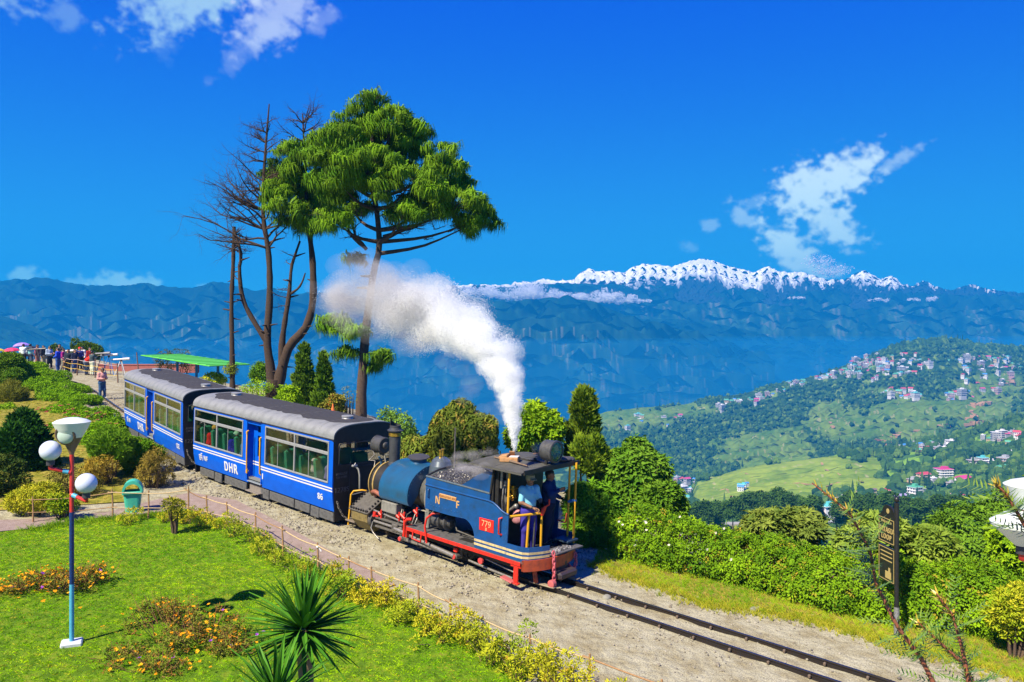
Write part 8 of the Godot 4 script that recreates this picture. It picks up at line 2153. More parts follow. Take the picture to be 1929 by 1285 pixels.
func build_fence_shrubs() -> void:

	var bamboo := worn("bamboo", Color(0.34, 0.2, 0.09), Color(0.16, 0.09, 0.05), 5.0, 0.75)
	var pale := worn("bamboo_pale", Color(0.5, 0.38, 0.2), Color(0.3, 0.2, 0.1), 5.0, 0.75)
	var feet := [[62, 986], [212, 980], [279, 981], [354, 984], [389, 985], [428.6, 992], [480, 1013], [533, 1056], [599, 1080], [655, 1106], [700, 1126], [788, 1164], [847, 1196], [908, 1218], [1000, 1264], [1109, 1312], [1245, 1372]]
	var heads := [936, 922, 925, 916, 933, 946, 966, 991, 1023, 1049, 1067, 1098, 1129, 1160, 1196, 1231, 1282]
	var spots := ["at the left end by the lamp", "left of the green bin", "right of the green bin", "at the corner of the footpath", "just past the footpath corner", "third past the footpath corner", "below the door of coach 86", "below the number 86 coach skirt", "with a white rag tied on", "facing the front of the engine", "at the end of the pavement", "left of the red thread on the gravel", "above the bright yellow shrubs", "with a white tie and white cord", "with a second white tie", "at the bottom of the photo", "last, at the bottom edge"]
	var P := []
	for k in feet.size():
		var p := on_ground(feet[k][0], feet[k][1])
		var h: float = (feet[k][1] - heads[k]) / 1550.0 * -p.z
		P.append([p, h])
		var o := part("bamboo_post", Shape.new().tube([Vector3(0, -0.1, 0), Vector3(0.01, h * 0.5, 0.0), Vector3(0.005, h, 0.01)], [0.024, 0.022, 0.019], 7), bamboo, self, Transform3D(Basis.from_euler(Vector3(rng.randf_range(-0.04, 0.04), 0, rng.randf_range(-0.04, 0.04))), p))
		tag(o, "bamboo post " + spots[k], "post", "bamboo posts of the lawn fence")
	for lev in [0.9, 0.42]:
		for k in P.size() - 1:
			var a: Vector3 = P[k][0] + Vector3(0, P[k][1] * lev, 0.02); var b: Vector3 = P[k + 1][0] + Vector3(0, P[k + 1][1] * lev, 0.02)
			var m := a.lerp(b, 0.5) + Vector3(0, rng.randf_range(-0.06, 0.0), 0)
			var e := (b - a).normalized() * 0.12
			var o := part("bamboo_rail", Shape.new().tube(smooth_path([a - e - a, m - a, b + e - a], 6), 0.014 if lev > 0.5 else 0.011, 6), pale if k % 3 else bamboo, self, Transform3D(Basis(), a))
			tag(o, ("upper" if lev > 0.5 else "lower") + " bamboo rail right of the post " + spots[k], "rail", "rails of the lawn fence")
	var white := mat("rag_white", Color(0.7, 0.7, 0.72), 0.9)
	for q in [[8, 0.86, "white rag tied to a fence post below coach 86"], [13, 0.8, "white tie round the fence post above the yellow shrubs"], [14, 0.62, "white tie round the fence post near the bottom edge"]]:
		var p: Vector3 = P[q[0]][0] + Vector3(0, P[q[0]][1] * q[1], 0)
		tag(part("cloth_tie", Shape.new().ball(Vector3.ZERO, Vector3(0.045, 0.035, 0.045), 8, 6).box(Vector3(0.05, -0.05, 0.02), Vector3(0.03, 0.12, 0.015), Basis(Vector3.BACK, 0.5), 0.004), white, self, Transform3D(Basis(), p)), q[2], "rag")

	var made := 0
	for k in range(0, P.size() - 1):
		var n: int = [0, 1, 1, 1, 1, 2, 2, 2, 2, 2, 3, 2, 2, 3, 4, 3][k]
		for i in n:
			var t := (i + 0.5 + rng.randf_range(-0.25, 0.25)) / n
			var p: Vector3 = (P[k][0] as Vector3).lerp(P[k + 1][0], t)
			var inward := Vector3(-0.2, 0, 0.98) if k < 3 else Vector3(-0.66, 0, 0.75)
			p += inward * rng.randf_range(0.15, 0.5)
			var hh := rng.randf_range(0.3, 0.52)
			if k in [2, 3]: hh *= 0.9
			if k > 11: hh = rng.randf_range(0.45, 0.7)
			var root := thing("fence_shrub", "%s yellow green shrub by the post %s" % [["first", "second", "third", "fourth"][i], spots[k]], "shrub", Transform3D(Basis(Vector3.UP, rng.randf() * TAU), ground(p.x, -p.z)), "shrubs along the lawn fence")
			var lobes := []
			var st := Shape.new()
			for j in 9:
				var e := Vector3(rng.randfn() * 0.16, hh * rng.randf_range(0.15, 1.0), rng.randfn() * 0.16)
				lobes.append([e, Vector3(0.12, 0.11, 0.12) * rng.randf_range(0.8, 1.4)])
				st.tube([Vector3(e.x * 0.2, -0.05, e.z * 0.2), Vector3(e.x * 0.5, e.y * 0.55, e.z * 0.5), e], [0.011, 0.008, 0.004], 4, false)
			var yel := rng.randf()
			crown("foliage", root, lobes, 90 if k > 8 else 64, "yellow", 0.9, 0.6, Color(0.16, 0.27, 0.015).lerp(Color(0.34, 0.36, 0.015), yel), Color(0.3, 0.44, 0.02).lerp(Color(0.66, 0.56, 0.03), yel), Color(0.4, 0.22, 0.03), 0.05, 0.5, 0.6)
			part("stems", st, bark("shrub_stem", Color(0.2, 0.13, 0.07)), root).set_meta("kind", "stuff")
			made += 1

func build_flower_beds() -> void:
	var beds := [[100, 1120, 0.7, 0.6, "orange marigold clump round the lamp post, left of it brown with dry stems", 90], [32, 1118, 0.55, 0.35, "low orange marigold patch at the left edge of the lawn", 55], [160, 1105, 0.5, 0.45, "brown and orange marigold clump right of the lamp post", 60], [330, 1190, 0.85, 0.6, "tall dry marigold plant with a few purple flowers in the middle of the lawn", 40], [385, 1215, 0.8, 0.5, "green and brown marigold clump left of the spiky plant", 45], [440, 1228, 0.5, 0.35, "low orange marigold patch beside the spiky plant", 30], [300, 1262, 0.5, 0.25, "sparse orange flowers low in the lawn at the bottom", 26], [230, 1240, 0.35, 0.2, "small dark plant low on the lawn near the bottom", 8]]
	for q in beds:
		var p := on_ground(q[0], q[1])
		var root := thing("marigold", q[4], "flowers", Transform3D(Basis(Vector3.UP, rng.randf() * TAU), p), "flower clumps on the lawn")
		var lobes := []
		var st := Shape.new()
		for j in 16:
			var e := Vector3(rng.randfn() * q[2] * 0.5, q[3] * rng.randf_range(0.3, 1.0), rng.randfn() * q[2] * 0.5)
			lobes.append([e * Vector3(1, 0.6, 1), Vector3(0.16, 0.14, 0.16)])
			for i in 3:
				var f := e + Vector3(rng.randfn(), rng.randf() * 0.6, rng.randfn()) * 0.12
				st.tube([Vector3(e.x * 0.5, 0, e.z * 0.5), f * Vector3(0.85, 0.6, 0.85), f], [0.007, 0.006, 0.003], 3, false)
		crown("foliage", root, lobes, int(340 * q[2]), "small", 0.9, 0.5, Color(0.1, 0.13, 0.015), Color(0.22, 0.24, 0.03), Color(0.28, 0.13, 0.03), 0.3, 0.6)
		part("dry_stems", st, bark("dry_stem", Color(0.3, 0.14, 0.06)), root).set_meta("kind", "stuff")
		var fl := []; var ft := []
		for j in q[5]:
			var d := Vector3(rng.randfn() * q[2] * 0.62, 0, rng.randfn() * q[2] * 0.62)
			fl.append(Transform3D(Basis.from_euler(Vector3(rng.randf_range(-0.6, 0.6), rng.randf() * 6.0, rng.randf_range(-0.6, 0.6))).scaled(Vector3(1, 1, 1) * rng.randf_range(0.8, 1.3)), d + Vector3(0, q[3] * rng.randf_range(0.35, 1.0) * exp(-d.length_squared() * 0.5), 0)))
			ft.append(Color(0.8, 0.32, 0.01).lerp(Color(0.85, 0.5, 0.02), rng.randf()) if rng.randf() > 0.05 else Color(0.4, 0.08, 0.6))
		copies("blossom", spray("flower"), leaf_mat("petal", 0.4), fl, root, ft)

func build_yucca() -> void:
	var lm := leaf_mat("yucca_leaf", 0.3, 0.45, 0.2)
	lm.vertex_color_use_as_albedo = true
	for q in [[572, 1192, 9.4, 0.66, 150, "large spiky yucca head at the bottom of the lawn"], [520, 1330, 8.4, 0.62, 80, "second yucca head at the bottom edge, lower left of the large one"]]:
		var c := at(q[0], q[1], q[2])
		var g := ground(c.x, q[2])
		var root := thing("yucca", q[5], "yucca", Transform3D(Basis(), g), "yuccas on the lawn")
		var top := c - g
		part("trunk", Shape.new().tube(smooth_path([Vector3(0.1, -0.2, 0.05), Vector3(0.06, top.y * 0.5, 0), top], 8), [0.1, 0.1, 0.09, 0.085, 0.085, 0.08, 0.08, 0.09, 0.06], 10), bark("yucca_trunk", Color(0.2, 0.15, 0.09)), root)
		var meshes := []
		for v in 4:
			var s := Shape.new()
			var l: float = q[3] * (0.86 + 0.08 * v)
			for i in 5:
				var t0 := i / 5.0; var t1 := (i + 1) / 5.0
				var P := []
				for t in [t0, t1]:
					var w := 0.033 * (1.0 - pow(maxf(t - 0.25, 0.0) / 0.75, 2.0)) * (0.75 + 0.6 * minf(t, 0.3))
					var p := Vector3(0, l * t, -0.06 * v * t * t * l)
					P.append([p + Vector3(-w, 0, 0.006), p + Vector3(0, 0, -0.004), p + Vector3(w, 0, 0.006)])
				s.tint = Color(0.04, 0.15, 0.012).lerp(Color(0.08, 0.24, 0.02), v / 3.0)
				s.quad(P[0][0], P[0][1], P[1][1], P[1][0]); s.quad(P[0][1], P[0][2], P[1][2], P[1][1])
			meshes.append(s.mesh())
		for k in q[4]:
			var t: float = float(k) / q[4]
			var el := lerpf(1.5, -0.55, pow(t, 0.85)) + rng.randf_range(-0.12, 0.12)
			var az = k * 2.39996 + rng.randf_range(-0.2, 0.2)
			var d := Vector3(cos(az) * cos(el), sin(el), sin(az) * cos(el))
			var side := d.cross(Vector3.UP + Vector3(0.01, 0, 0.02)).normalized()
			part("leaf", meshes[(k + k / 7) % 4], lm, root, Transform3D(Basis(side, d, side.cross(d)), top + d * 0.05 + Vector3(0, 0.06 * (1.0 - t), 0)))

func build_near_branches() -> void:
	var bk := worn("twig_red", Color(0.3, 0.1, 0.05), Color(0.16, 0.06, 0.05), 8.0, 0.6)
	var specs := [[[[1530, 910], [1600, 965], [1640, 1040], [1650, 1100], [1690, 1180], [1735, 1240], [1775, 1320]], 3.4, "long reddish yew twig rising from the bottom edge in front of the black sign", 64], [[[1764, 1118], [1795, 1160], [1812, 1220], [1832, 1320]], 3.2, "short yew twig with green needles near the right of the bottom edge", 34], [[[1729, 1172], [1770, 1210], [1815, 1250], [1840, 1300]], 3.5, "slender side twig crossing behind the short yew twig", 26], [[[1874, 910], [1895, 930], [1922, 975], [1960, 1040]], 3.0, "yellow tipped yew twig in front of the lamp at the right edge", 22]]
	for q in specs:
		var pts := path3(q[0], q[1])
		var root := thing("yew_twig", q[2], "twig", Transform3D(Basis(), pts[-1]), "yew twigs close to the camera")
		var p := smooth_path(pts.map(func(e): return e - pts[-1]), 40)
		p.reverse()
		var rad := []
		for k in p.size(): rad.append(lerpf(0.011, 0.0025, float(k) / p.size()))
		part("stem", Shape.new().tube(p, rad, 7), bk, root)
		var nm := Shape.new()
		nm.quad(Vector3(-0.0026, 0, 0), Vector3(0.0026, 0, 0), Vector3(0.0034, 0.022, 0.001), Vector3(-0.0034, 0.022, 0.001)); nm.tri(Vector3(-0.0034, 0.022, 0.001), Vector3(0.0034, 0.022, 0.001), Vector3(0, 0.044, 0.004))
		var sp := []; var tn := []
		for k in q[3] * 5:
			var t := pow(rng.randf(), 0.8)
			var i := clampi(int(t * (p.size() - 1)), 1, p.size() - 2)
			var d: Vector3 = (p[i + 1] - p[i - 1]).normalized()
			if rng.randf() < 0.1 and i < 34: 

				var sd := d.cross(Vector3(rng.randfn(), rng.randfn(), rng.randfn())).normalized()
				var shoot := (sd + d * 0.5).normalized()
				for j in 9:
					var o: Vector3 = p[i] + shoot * 0.016 * j
					for s in [-1.0, 1.0]:
						var nd = (shoot * 0.55 + sd.cross(d) * s + Vector3(rng.randfn(), rng.randfn(), rng.randfn()) * 0.1).normalized()
						var sx = nd.cross(d).normalized()
						sp.append(Transform3D(Basis(sx, nd, sx.cross(nd)).scaled(Vector3(1, 1, 1) * rng.randf_range(0.7, 1.05)), o)); tn.append(Color(0.05, 0.13, 0.015).lerp(Color(0.2, 0.3, 0.03), rng.randf()))
			var out := d.cross(Vector3(rng.randfn(), rng.randfn(), rng.randfn())).normalized()
			var nd := (out + d * 0.8).normalized()
			var sx := nd.cross(d).normalized()
			sp.append(Transform3D(Basis(sx, nd, sx.cross(nd)).scaled(Vector3(1, 1, 1) * rng.randf_range(0.6, 1.1)), p[i]))
			tn.append(Color(0.06, 0.15, 0.015).lerp(Color(0.24, 0.34, 0.03), rng.randf()) if t < 0.75 else Color(0.3, 0.32, 0.03).lerp(Color(0.5, 0.34, 0.04), rng.randf()))
		copies("needles", nm.mesh(), leaf_mat("yew", 0.4, 0.35, 0.5), sp, root, tn)

func scatter_in(poly: PackedVector2Array, n: int, keep: Callable) -> Array:
	var lo := poly[0]; var hi := poly[0]
	for q in poly:
		lo = lo.min(q); hi = hi.max(q)
	var out := []
	for k in n:
		var q := Vector2(rng.randf_range(lo.x, hi.x), rng.randf_range(lo.y, hi.y))
		if Geometry2D.is_point_in_polygon(q, poly) and keep.call(q): out.append(q)
	return out

func in_view(q: Vector2) -> bool:
	var px := 964.5 + 1550.0 * q.x / q.y
	var py := 618.0 + 1550.0 * (EYE - hill(q.x, q.y)) / q.y
	return px > -40.0 and px < 1970.0 and py < 1320.0

func grass_over(called: String, poly: PackedVector2Array, n: int, kind: String, size: float, a: Color, b: Color, odd: Color, odd_share: float, edge := 0.0) -> void:
	var pts := scatter_in(poly, n, in_view)
	var k := far_noise(23, 0.35)
	var sp := []; var tn := []
	for q in pts:
		var s := size * rng.randf_range(0.6, 1.3)
		sp.append(Transform3D(Basis(Vector3.UP, rng.randf() * TAU).rotated(Vector3.RIGHT, rng.randf_range(-0.25, 0.25)).scaled(Vector3(s, s, s)), ground(q.x, q.y, 0.01)))
		var t := clampf(rng.randf() * 0.6 + 0.2 + k.get_noise_2d(q.x, q.y) * 0.8, 0.0, 1.0)
		var c := a.lerp(b, t)
		if rng.randf() < odd_share * (1.0 + 1.5 * k.get_noise_2d(q.x * 2.0 + 50.0, q.y * 2.0)): c = odd.lerp(c, rng.randf() * 0.6)
		tn.append(c)
	var o := copies(called, spray(kind), leaf_mat("grass", 0.45), sp, self, tn)
	tag(o, "", "", "", "stuff")

func build_grass() -> void:
	grass_over("lawn_grass", lawn_poly, 120000, "grass", 0.72, Color(0.13, 0.4, 0.003), Color(0.42, 0.66, 0.004), Color(0.5, 0.42, 0.04), 0.16)
	tag(get_node("lawn_grass"), "short bright green lawn grass with dry straws round the lamp post", "grass")
	grass_over("verge_grass", verge_poly, 26000, "tall", 0.45, Color(0.14, 0.34, 0.006), Color(0.42, 0.56, 0.02), Color(0.55, 0.38, 0.07), 0.2)
	tag(get_node("verge_grass"), "rough yellow green verge grass between hedge and track", "grass")
	grass_over("garden_grass", garden_poly, 52000, "grass", 0.8, Color(0.2, 0.24, 0.015), Color(0.42, 0.36, 0.03), Color(0.5, 0.36, 0.08), 0.3)
	tag(get_node("garden_grass"), "dry yellowing garden grass left of the rose hedge", "grass")
	fringe("verge_fringe", [[1120, 1062], [1150, 1082], [1200, 1096], [1260, 1118], [1330, 1142], [1400, 1152], [1470, 1160], [1530, 1172], [1600, 1190], [1660, 1212], [1720, 1232], [1800, 1248], [1929, 1285]], 150, Color(0.2, 0.28, 0.01), Color(0.5, 0.46, 0.04), 0.7, "ragged dry fringe of the verge beside the track gravel")
	fringe("edge_grass", [[62, 1004], [130, 990], [230, 981], [345, 968], [380, 982], [430, 997], [480, 1016], [533, 1050], [600, 1083], [655, 1110], [720, 1136], [788, 1170], [850, 1200], [908, 1228], [1000, 1278]], 130, Color(0.1, 0.24, 0.008), Color(0.28, 0.44, 0.015), 1.0, "taller tufts of grass along the lawn fence")

func fringe(called: String, line: Array, n: int, a: Color, b: Color, size: float, label: String) -> void:
	var edge := line.map(func(q): return on_ground(q[0], q[1]))
	var sp := []; var tn := []
	for k in edge.size() - 1:
		for i in n:
			var p: Vector3 = edge[k].lerp(edge[k + 1], rng.randf()) + Vector3(rng.randfn() * 0.16, 0, rng.randfn() * 0.16)
			var s := size * rng.randf_range(0.4, 1.0)
			sp.append(Transform3D(Basis(Vector3.UP, rng.randf() * TAU).scaled(Vector3(s, s, s)), ground(p.x, -p.z)))
			tn.append(a.lerp(b, rng.randf()))
	tag(copies(called, spray("tall"), leaf_mat("grass", 0.45), sp, self, tn), label, "grass", "", "stuff")

# ---------------------------------------------------------------- steam, clouds and the small things
func fleck() -> ArrayMesh:
	var s := Shape.new()
	s.tri(Vector3(-0.5, 0, -0.3), Vector3(0.5, 0, -0.3), Vector3(0, 0.2, 0.55))
	s.tri(Vector3(-0.5, 0, -0.3), Vector3(0, -0.5, 0.1), Vector3(0.5, 0, -0.3))
	return s.mesh()

func vapour(called: String, root: Node3D, puffs: Array, count: int, size: float, white: Color) -> void:
	var total := 0.0
	for p in puffs: total += p[2] * p[1].x * p[1].y
	var sp := []
	for p in puffs:
		for k in int(count * p[2] * p[1].x * p[1].y / total) + 1:
			var d := Vector3(rng.randfn(), rng.randfn(), rng.randfn()).normalized() * pow(rng.randf(), 0.45)
			d *= 1.0 + absf(rng.randfn()) * 0.12
			var s := size * rng.randf_range(0.6, 1.4)
			sp.append(Transform3D(Basis.from_euler(Vector3(rng.randf() * TAU, rng.randf() * TAU, rng.randf() * TAU)).scaled(Vector3(s, s, s)), p[0] + d * p[1]))
	var m := mat("vapour_" + called, white, 1.0, 0.0, 0.0)
	m.backlight_enabled = true
	m.backlight = Color(1, 1, 1)
	m.cull_mode = BaseMaterial3D.CULL_DISABLED
	copies(called, fleck(), m, sp, root)

func mist(root: Node3D, c: Vector3, r: Vector3, m: FogMaterial) -> void:
	var o := FogVolume.new()
	o.shape = RenderingServer.FOG_VOLUME_SHAPE_ELLIPSOID
	o.size = r * 2.0
	o.material = m
	o.position = c
	o.name = "puff"
	root.add_child(o, true)

func build_steam() -> void:
	var path := [[970, 850, 17.9, 0.05, 1.0], [969, 822, 17.9, 0.12, 1.0], [967, 792, 18.0, 0.2, 1.1], [962, 756, 18.2, 0.3, 1.1], [955, 715, 18.5, 0.42, 1.1], [938, 678, 18.9, 0.52, 1.0], [905, 640, 19.4, 0.68, 0.95], [862, 606, 20.0, 0.84, 0.8], [805, 585, 20.6, 0.95, 0.6], [748, 572, 21.2, 0.95, 0.26], [692, 562, 21.8, 0.85, 0.13], [640, 554, 22.4, 0.62, 0.1], [610, 560, 22.8, 0.4, 0.06]]
	var root := thing("steam_plume", "white steam jet rising from the cab roof, billowing up and drifting left across the pine", "steam", Transform3D(Basis(), at(970, 850, 17.9)))
	var puffs := []
	var mists := []
	for d in [0.16, 0.4]:
		var m := FogMaterial.new()
		m.albedo = Color(1, 1, 1); m.density = d
		mists.append(m)
	for i in path.size() - 1:
		var a: Array = path[i]; var b: Array = path[i + 1]
		for k in 22:
			var f := (k + rng.randf()) / 22.0
			var c := at(lerpf(a[0], b[0], f), lerpf(a[1], b[1], f), lerpf(a[2], b[2], f)) - root.position
			var w: float = lerpf(a[3], b[3], f)
			var d := Vector3(rng.randfn(), rng.randfn(), rng.randfn()).normalized() * pow(rng.randf(), 0.6) * w * 0.72
			var r := w * rng.randf_range(0.34, 0.7)
			if i < 3:
				d *= 0.5; r = w * rng.randf_range(0.5, 0.9)
			puffs.append([c + d, Vector3(r, r * rng.randf_range(0.8, 1.05), r), lerpf(a[4], b[4], f) * rng.randf_range(0.4, 1.5)])
			if i > 7 and k % 2 == 0: mist(root, c + d * 1.1, Vector3(r, r * 0.85, r) * 1.25, mists[0])
	for q in [[700, 500, 22.0, 0.42], [660, 520, 22.2, 0.4], [620, 525, 22.6, 0.3], [745, 520, 21.4, 0.36], [775, 530, 21.0, 0.34], [830, 640, 20.2, 0.4], [780, 640, 20.6, 0.4], [720, 630, 21.4, 0.38], [870, 680, 19.8, 0.34], [890, 740, 19.2, 0.25], [925, 765, 18.6, 0.22], [640, 590, 22.6, 0.36], [700, 590, 21.9, 0.36]]:
		for k in 4: mist(root, at(q[0] + rng.randfn() * 18.0, q[1] + rng.randfn() * 12.0, q[2]) - root.position, Vector3(q[3], q[3] * 0.8, q[3]) * rng.randf_range(0.6, 1.2), mists[0])
	vapour("vapour", root, puffs, 400000, 0.012, Color(0.93, 0.97, 0.99))

	var thin := thing("coal_smoke", "thin bluish smoke drifting over the coal bunker and behind the cab roof", "smoke", Transform3D(Basis(), at(880, 880, 18.6)))
	var pf := []
	for q in [[880, 884, 18.4, 0.16, 0.5], [895, 888, 18.3, 0.16, 0.6], [868, 878, 18.6, 0.14, 0.4], [910, 880, 18.3, 0.14, 0.4], [865, 862, 19.4, 0.14, 0.5], [885, 858, 19.5, 0.15, 0.6], [905, 855, 19.5, 0.13, 0.5], [925, 850, 19.6, 0.1, 0.4], [1015, 842, 19.4, 0.16, 0.3]]:
		for k in 4: pf.append([at(q[0] + rng.randfn() * 8.0, q[1] + rng.randfn() * 3.0, q[2]) - thin.position, Vector3(q[3], q[3] * 0.6, q[3]) * rng.randf_range(0.7, 1.3), q[4]])
	for e in pf: mist(thin, e[0], e[1] * 1.1, mists[1])

	var n := 0
	for bank in [[905, 553, 3950.0, 24, 12], [950, 560, 3950.0, 30, 10], [990, 556, 3950.0, 32, 19], [1035, 560, 3950.0, 38, 13], [1075, 561, 3950.0, 40, 11], [1120, 563, 3950.0, 44, 11], [1165, 566, 3950.0, 44, 8], [1205, 568, 3950.0, 24, 4], [1655, 566, 4050.0, 28, 4], [1735, 564, 4050.0, 24, 5], [1500, 562, 4050.0, 14, 3], [1575, 515, 4050.0, 26, 16], [1545, 495, 4050.0, 22, 12]]:
		var c := at(bank[0], bank[1], bank[2])
		var o := thing("cloud", ["white cloud at the left end of the bank under the snow range", "second white cloud of the bank under the snow range", "tallest white cloud of the bank under the snow range", "white cloud below the left snow peak", "flat white cloud below the long snow ridge", "flat white cloud below the highest snow peak", "thin end of the cloud bank over the middle ridge", "last shred at the right end of the cloud bank", "small flat cloud before the right foothills", "small flat cloud farthest right before the foothills", "tiny shred of cloud under the second snow peak", "grey lower part of the big cloud touching the snow range", "grey shred of the big cloud above the snow range"][n], "cloud", Transform3D(Basis(), c), "clouds before the snow range")
		var pc := []
		for k in 12:
			var r: float = bank[4] / 1550.0 * bank[2] * rng.randf_range(0.5, 1.0)
			pc.append([Vector3(rng.randf_range(-1, 1) * bank[3], -absf(rng.randfn()) * bank[4] * 0.2 + rng.randf() * bank[4] * 0.9, rng.randfn() * 8.0) / 1550.0 * bank[2], Vector3(r * 1.5, r * 0.8, r * 1.5), 1.0 if n < 11 else 0.4])
		vapour("vapour_cloud", o, pc, int(70.0 * bank[3] * maxf(bank[4], 4.0) / 16.0 * (1.0 if n < 11 else 0.3))  , 5.5, Color(0.97, 0.97, 0.97))
		n += 1

func build_small_things() -> void:

	lamp_post(Vector3(-7.46, 0, 13.96), [135, 1220], 14.0)

	var g := on_ground(250, 966)
	var green := worn("bin_green", Color(0.06, 0.46, 0.32), Color(0.04, 0.36, 0.26), 1.5, 0.45)
	var b := thing("litter_bin", "sea green plastic litter bin with a domed hood beside the footpath", "litter bin", Transform3D(Basis(Vector3.UP, 0.35), g))
	var body := Shape.new()
	var ring := func(w: float, y: float) -> Array:
		var o := []
		for k in 24:
			var a := TAU * k / 24.0
			o.append(Vector3(signf(cos(a)) * pow(absf(cos(a)), 0.45) * w, y, signf(sin(a)) * pow(absf(sin(a)), 0.45) * w * 0.82))
		return o
	var lv := [[0.17, 0.04], [0.18, 0.05], [0.235, 0.52], [0.27, 0.53], [0.275, 0.6], [0.26, 0.62]]
	for i in lv.size() - 1:
		var A: Array = ring.call(lv[i][0], lv[i][1]); var B: Array = ring.call(lv[i + 1][0], lv[i + 1][1])
		for k in 24: body.quad(A[(k + 1) % 24], A[k], B[k], B[(k + 1) % 24])
	part("bucket", body, green, b)
	var hood := Shape.new()
	for k in 14:
		var a0 := PI * k / 14.0; var a1 := PI * (k + 1) / 14.0
		var p0 := Vector3(cos(a0) * 0.262, 0.61 + sin(a0) * 0.3, 0); var p1 := Vector3(cos(a1) * 0.262, 0.61 + sin(a1) * 0.3, 0)
		hood.quad(p0 + Vector3(0, 0, 0.21), p0 - Vector3(0, 0, 0.21), p1 - Vector3(0, 0, 0.21), p1 + Vector3(0, 0, 0.21))
		for z in [0.21, -0.21]:
			var q0 := Vector3(cos(a0) * 0.2, 0.62 + sin(a0) * 0.2, z); var q1 := Vector3(cos(a1) * 0.2, 0.62 + sin(a1) * 0.2, z)
			hood.quad(p0 + Vector3(0, 0, z), p1 + Vector3(0, 0, z), q1, q0)
	part("hood", hood, green, b)
	part("rim", Shape.new().box(Vector3(0, 0.58, 0.225), Vector3(0.5, 0.05, 0.03), Basis(), 0.01), green, b)
	part("base", Shape.new().lathe([Vector2(0.0, 0), Vector2(0.19, 0), Vector2(0.17, 0.05), Vector2(0, 0.05)]), green, b)

	var sp := on_ground(1673, 1193)
	var blk := worn("sign_black", Color(0.012, 0.013, 0.014), Color(0.02, 0.02, 0.02), 2.0, 0.4)
	var gold := mat("sign_gold", Color(0.42, 0.33, 0.12), 0.5)
	var sg := thing("station_sign", "tall black information sign with gold lettering on one post beside the hedge", "sign", Transform3D(Basis(Vector3.UP, deg_to_rad(-84)), sp))
	part("post", Shape.new().tube([Vector3(0.3, -0.1, 0), Vector3(0.3, 2.62, 0)], 0.045, 10), blk, sg)
	part("post_foot", Shape.new().lathe([Vector2(0.05, 0), Vector2(0.055, 0.3), Vector2(0.05, 0.6)], Transform3D(Basis(), Vector3(0.3, 0, 0)), 10), worn("post_galvanised", Color(0.3, 0.31, 0.32), Color(0.15, 0.14, 0.14), 6.0, 0.5, 0.4), sg)
	part("finial", Shape.new().ball(Vector3(0.3, 2.68, 0), Vector3(0.05, 0.06, 0.05), 10, 8), blk, sg)
	var outline_ := [Vector2(-0.32, 1.75), Vector2(0.27, 1.75), Vector2(0.27, 2.5)]
	for k in 9: outline_.append(Vector2(0.27 - 0.24 + cos(PI * k / 8.0) * 0.2, 2.36 + sin(PI * k / 8.0) * 0.16))
	outline_ += [Vector2(-0.24, 2.3), Vector2(-0.32, 2.26)]
	part("upper_board", Shape.new().prism(PackedVector2Array(outline_), -0.02, 0.02), blk, sg)
	part("lower_board", Shape.new().box(Vector3(-0.025, 1.34, 0), Vector3(0.59, 0.7, 0.04), Basis(), 0.008), blk, sg)
	for q in [[1.78, 2.24], [1.03, 1.66]]:
		var fr := Shape.new()
		fr.box(Vector3(-0.025, q[0], 0.022), Vector3(0.52, 0.012, 0.006)).box(Vector3(-0.025, q[1], 0.022), Vector3(0.52, 0.012, 0.006)).box(Vector3(-0.285, (q[0] + q[1]) / 2, 0.022), Vector3(0.012, q[1] - q[0], 0.006)).box(Vector3(0.235, (q[0] + q[1]) / 2, 0.022), Vector3(0.012, q[1] - q[0], 0.006))
		part("border", fr, gold, sg)
	letters("Welcome to", 0.05, gold, sg, Transform3D(Basis(), Vector3(-0.025, 2.18, 0.022)), false, "lettering", 0.006)
	letters("BATASIA", 0.1, gold, sg, Transform3D(Basis(), Vector3(-0.025, 2.02, 0.022)), true, "lettering", 0.006)
	letters("LOOP", 0.1, gold, sg, Transform3D(Basis(), Vector3(-0.025, 1.88, 0.022)), true, "lettering", 0.006)
	part("emblem", Shape.new().lathe([Vector2(0, 0.006), Vector2(0.05, 0.006), Vector2(0.05, 0)], Transform3D(Basis(Vector3.RIGHT, PI / 2), Vector3(0.03, 2.4, 0.018)), 14), gold, sg)
	part("picture", Shape.new().box(Vector3(0.04, 1.14, 0.022), Vector3(0.2, 0.14, 0.006)).box(Vector3(0.08, 1.24, 0.022), Vector3(0.06, 0.1, 0.005)), gold, sg)
	for y in [1.58, 1.5, 1.42]: part("text_line", Shape.new().box(Vector3(-0.025, y, 0.022), Vector3(0.4, 0.02, 0.005)), gold, sg)

	var stone := flat_shaded(Shape.new().ball(Vector3.ZERO, Vector3(1, 0.6, 0.8), 6, 4).mesh())
	var st := []; var tn := []
	for k in 60000:
		var o := rng.randf_range(2.0, 58.0)
		var f := track_curve.sample_baked(o)
		var g2 := (track_curve.sample_baked(o + 0.2) - f).normalized()
		var side := g2.cross(Vector3.UP).normalized()
		var off := rng.randf_range(-3.4, 1.9)
		var dens := 0.5 + 0.5 * sin(o * 0.7 + off * 1.3) * cos(o * 0.31 - off)
		var mid := clampf((o - 13.0) / 8.0, 0.12, 1.0)
		if rng.randf() > dens * mid: continue
		if absf(off) < 0.42 and rng.randf() < 0.7: continue
		var p := f + side * -off
		p.y = hill(p.x, -p.z)
		var r := rng.randf_range(0.01, 0.032) * (1.8 if rng.randf() < 0.07 else 1.0)
		st.append(Transform3D(Basis.from_euler(Vector3(rng.randf() * 0.8, rng.randf() * 6.0, rng.randf() * 0.8)).scaled(Vector3(r, r, r)), p + Vector3(0, r * 0.3, 0)))
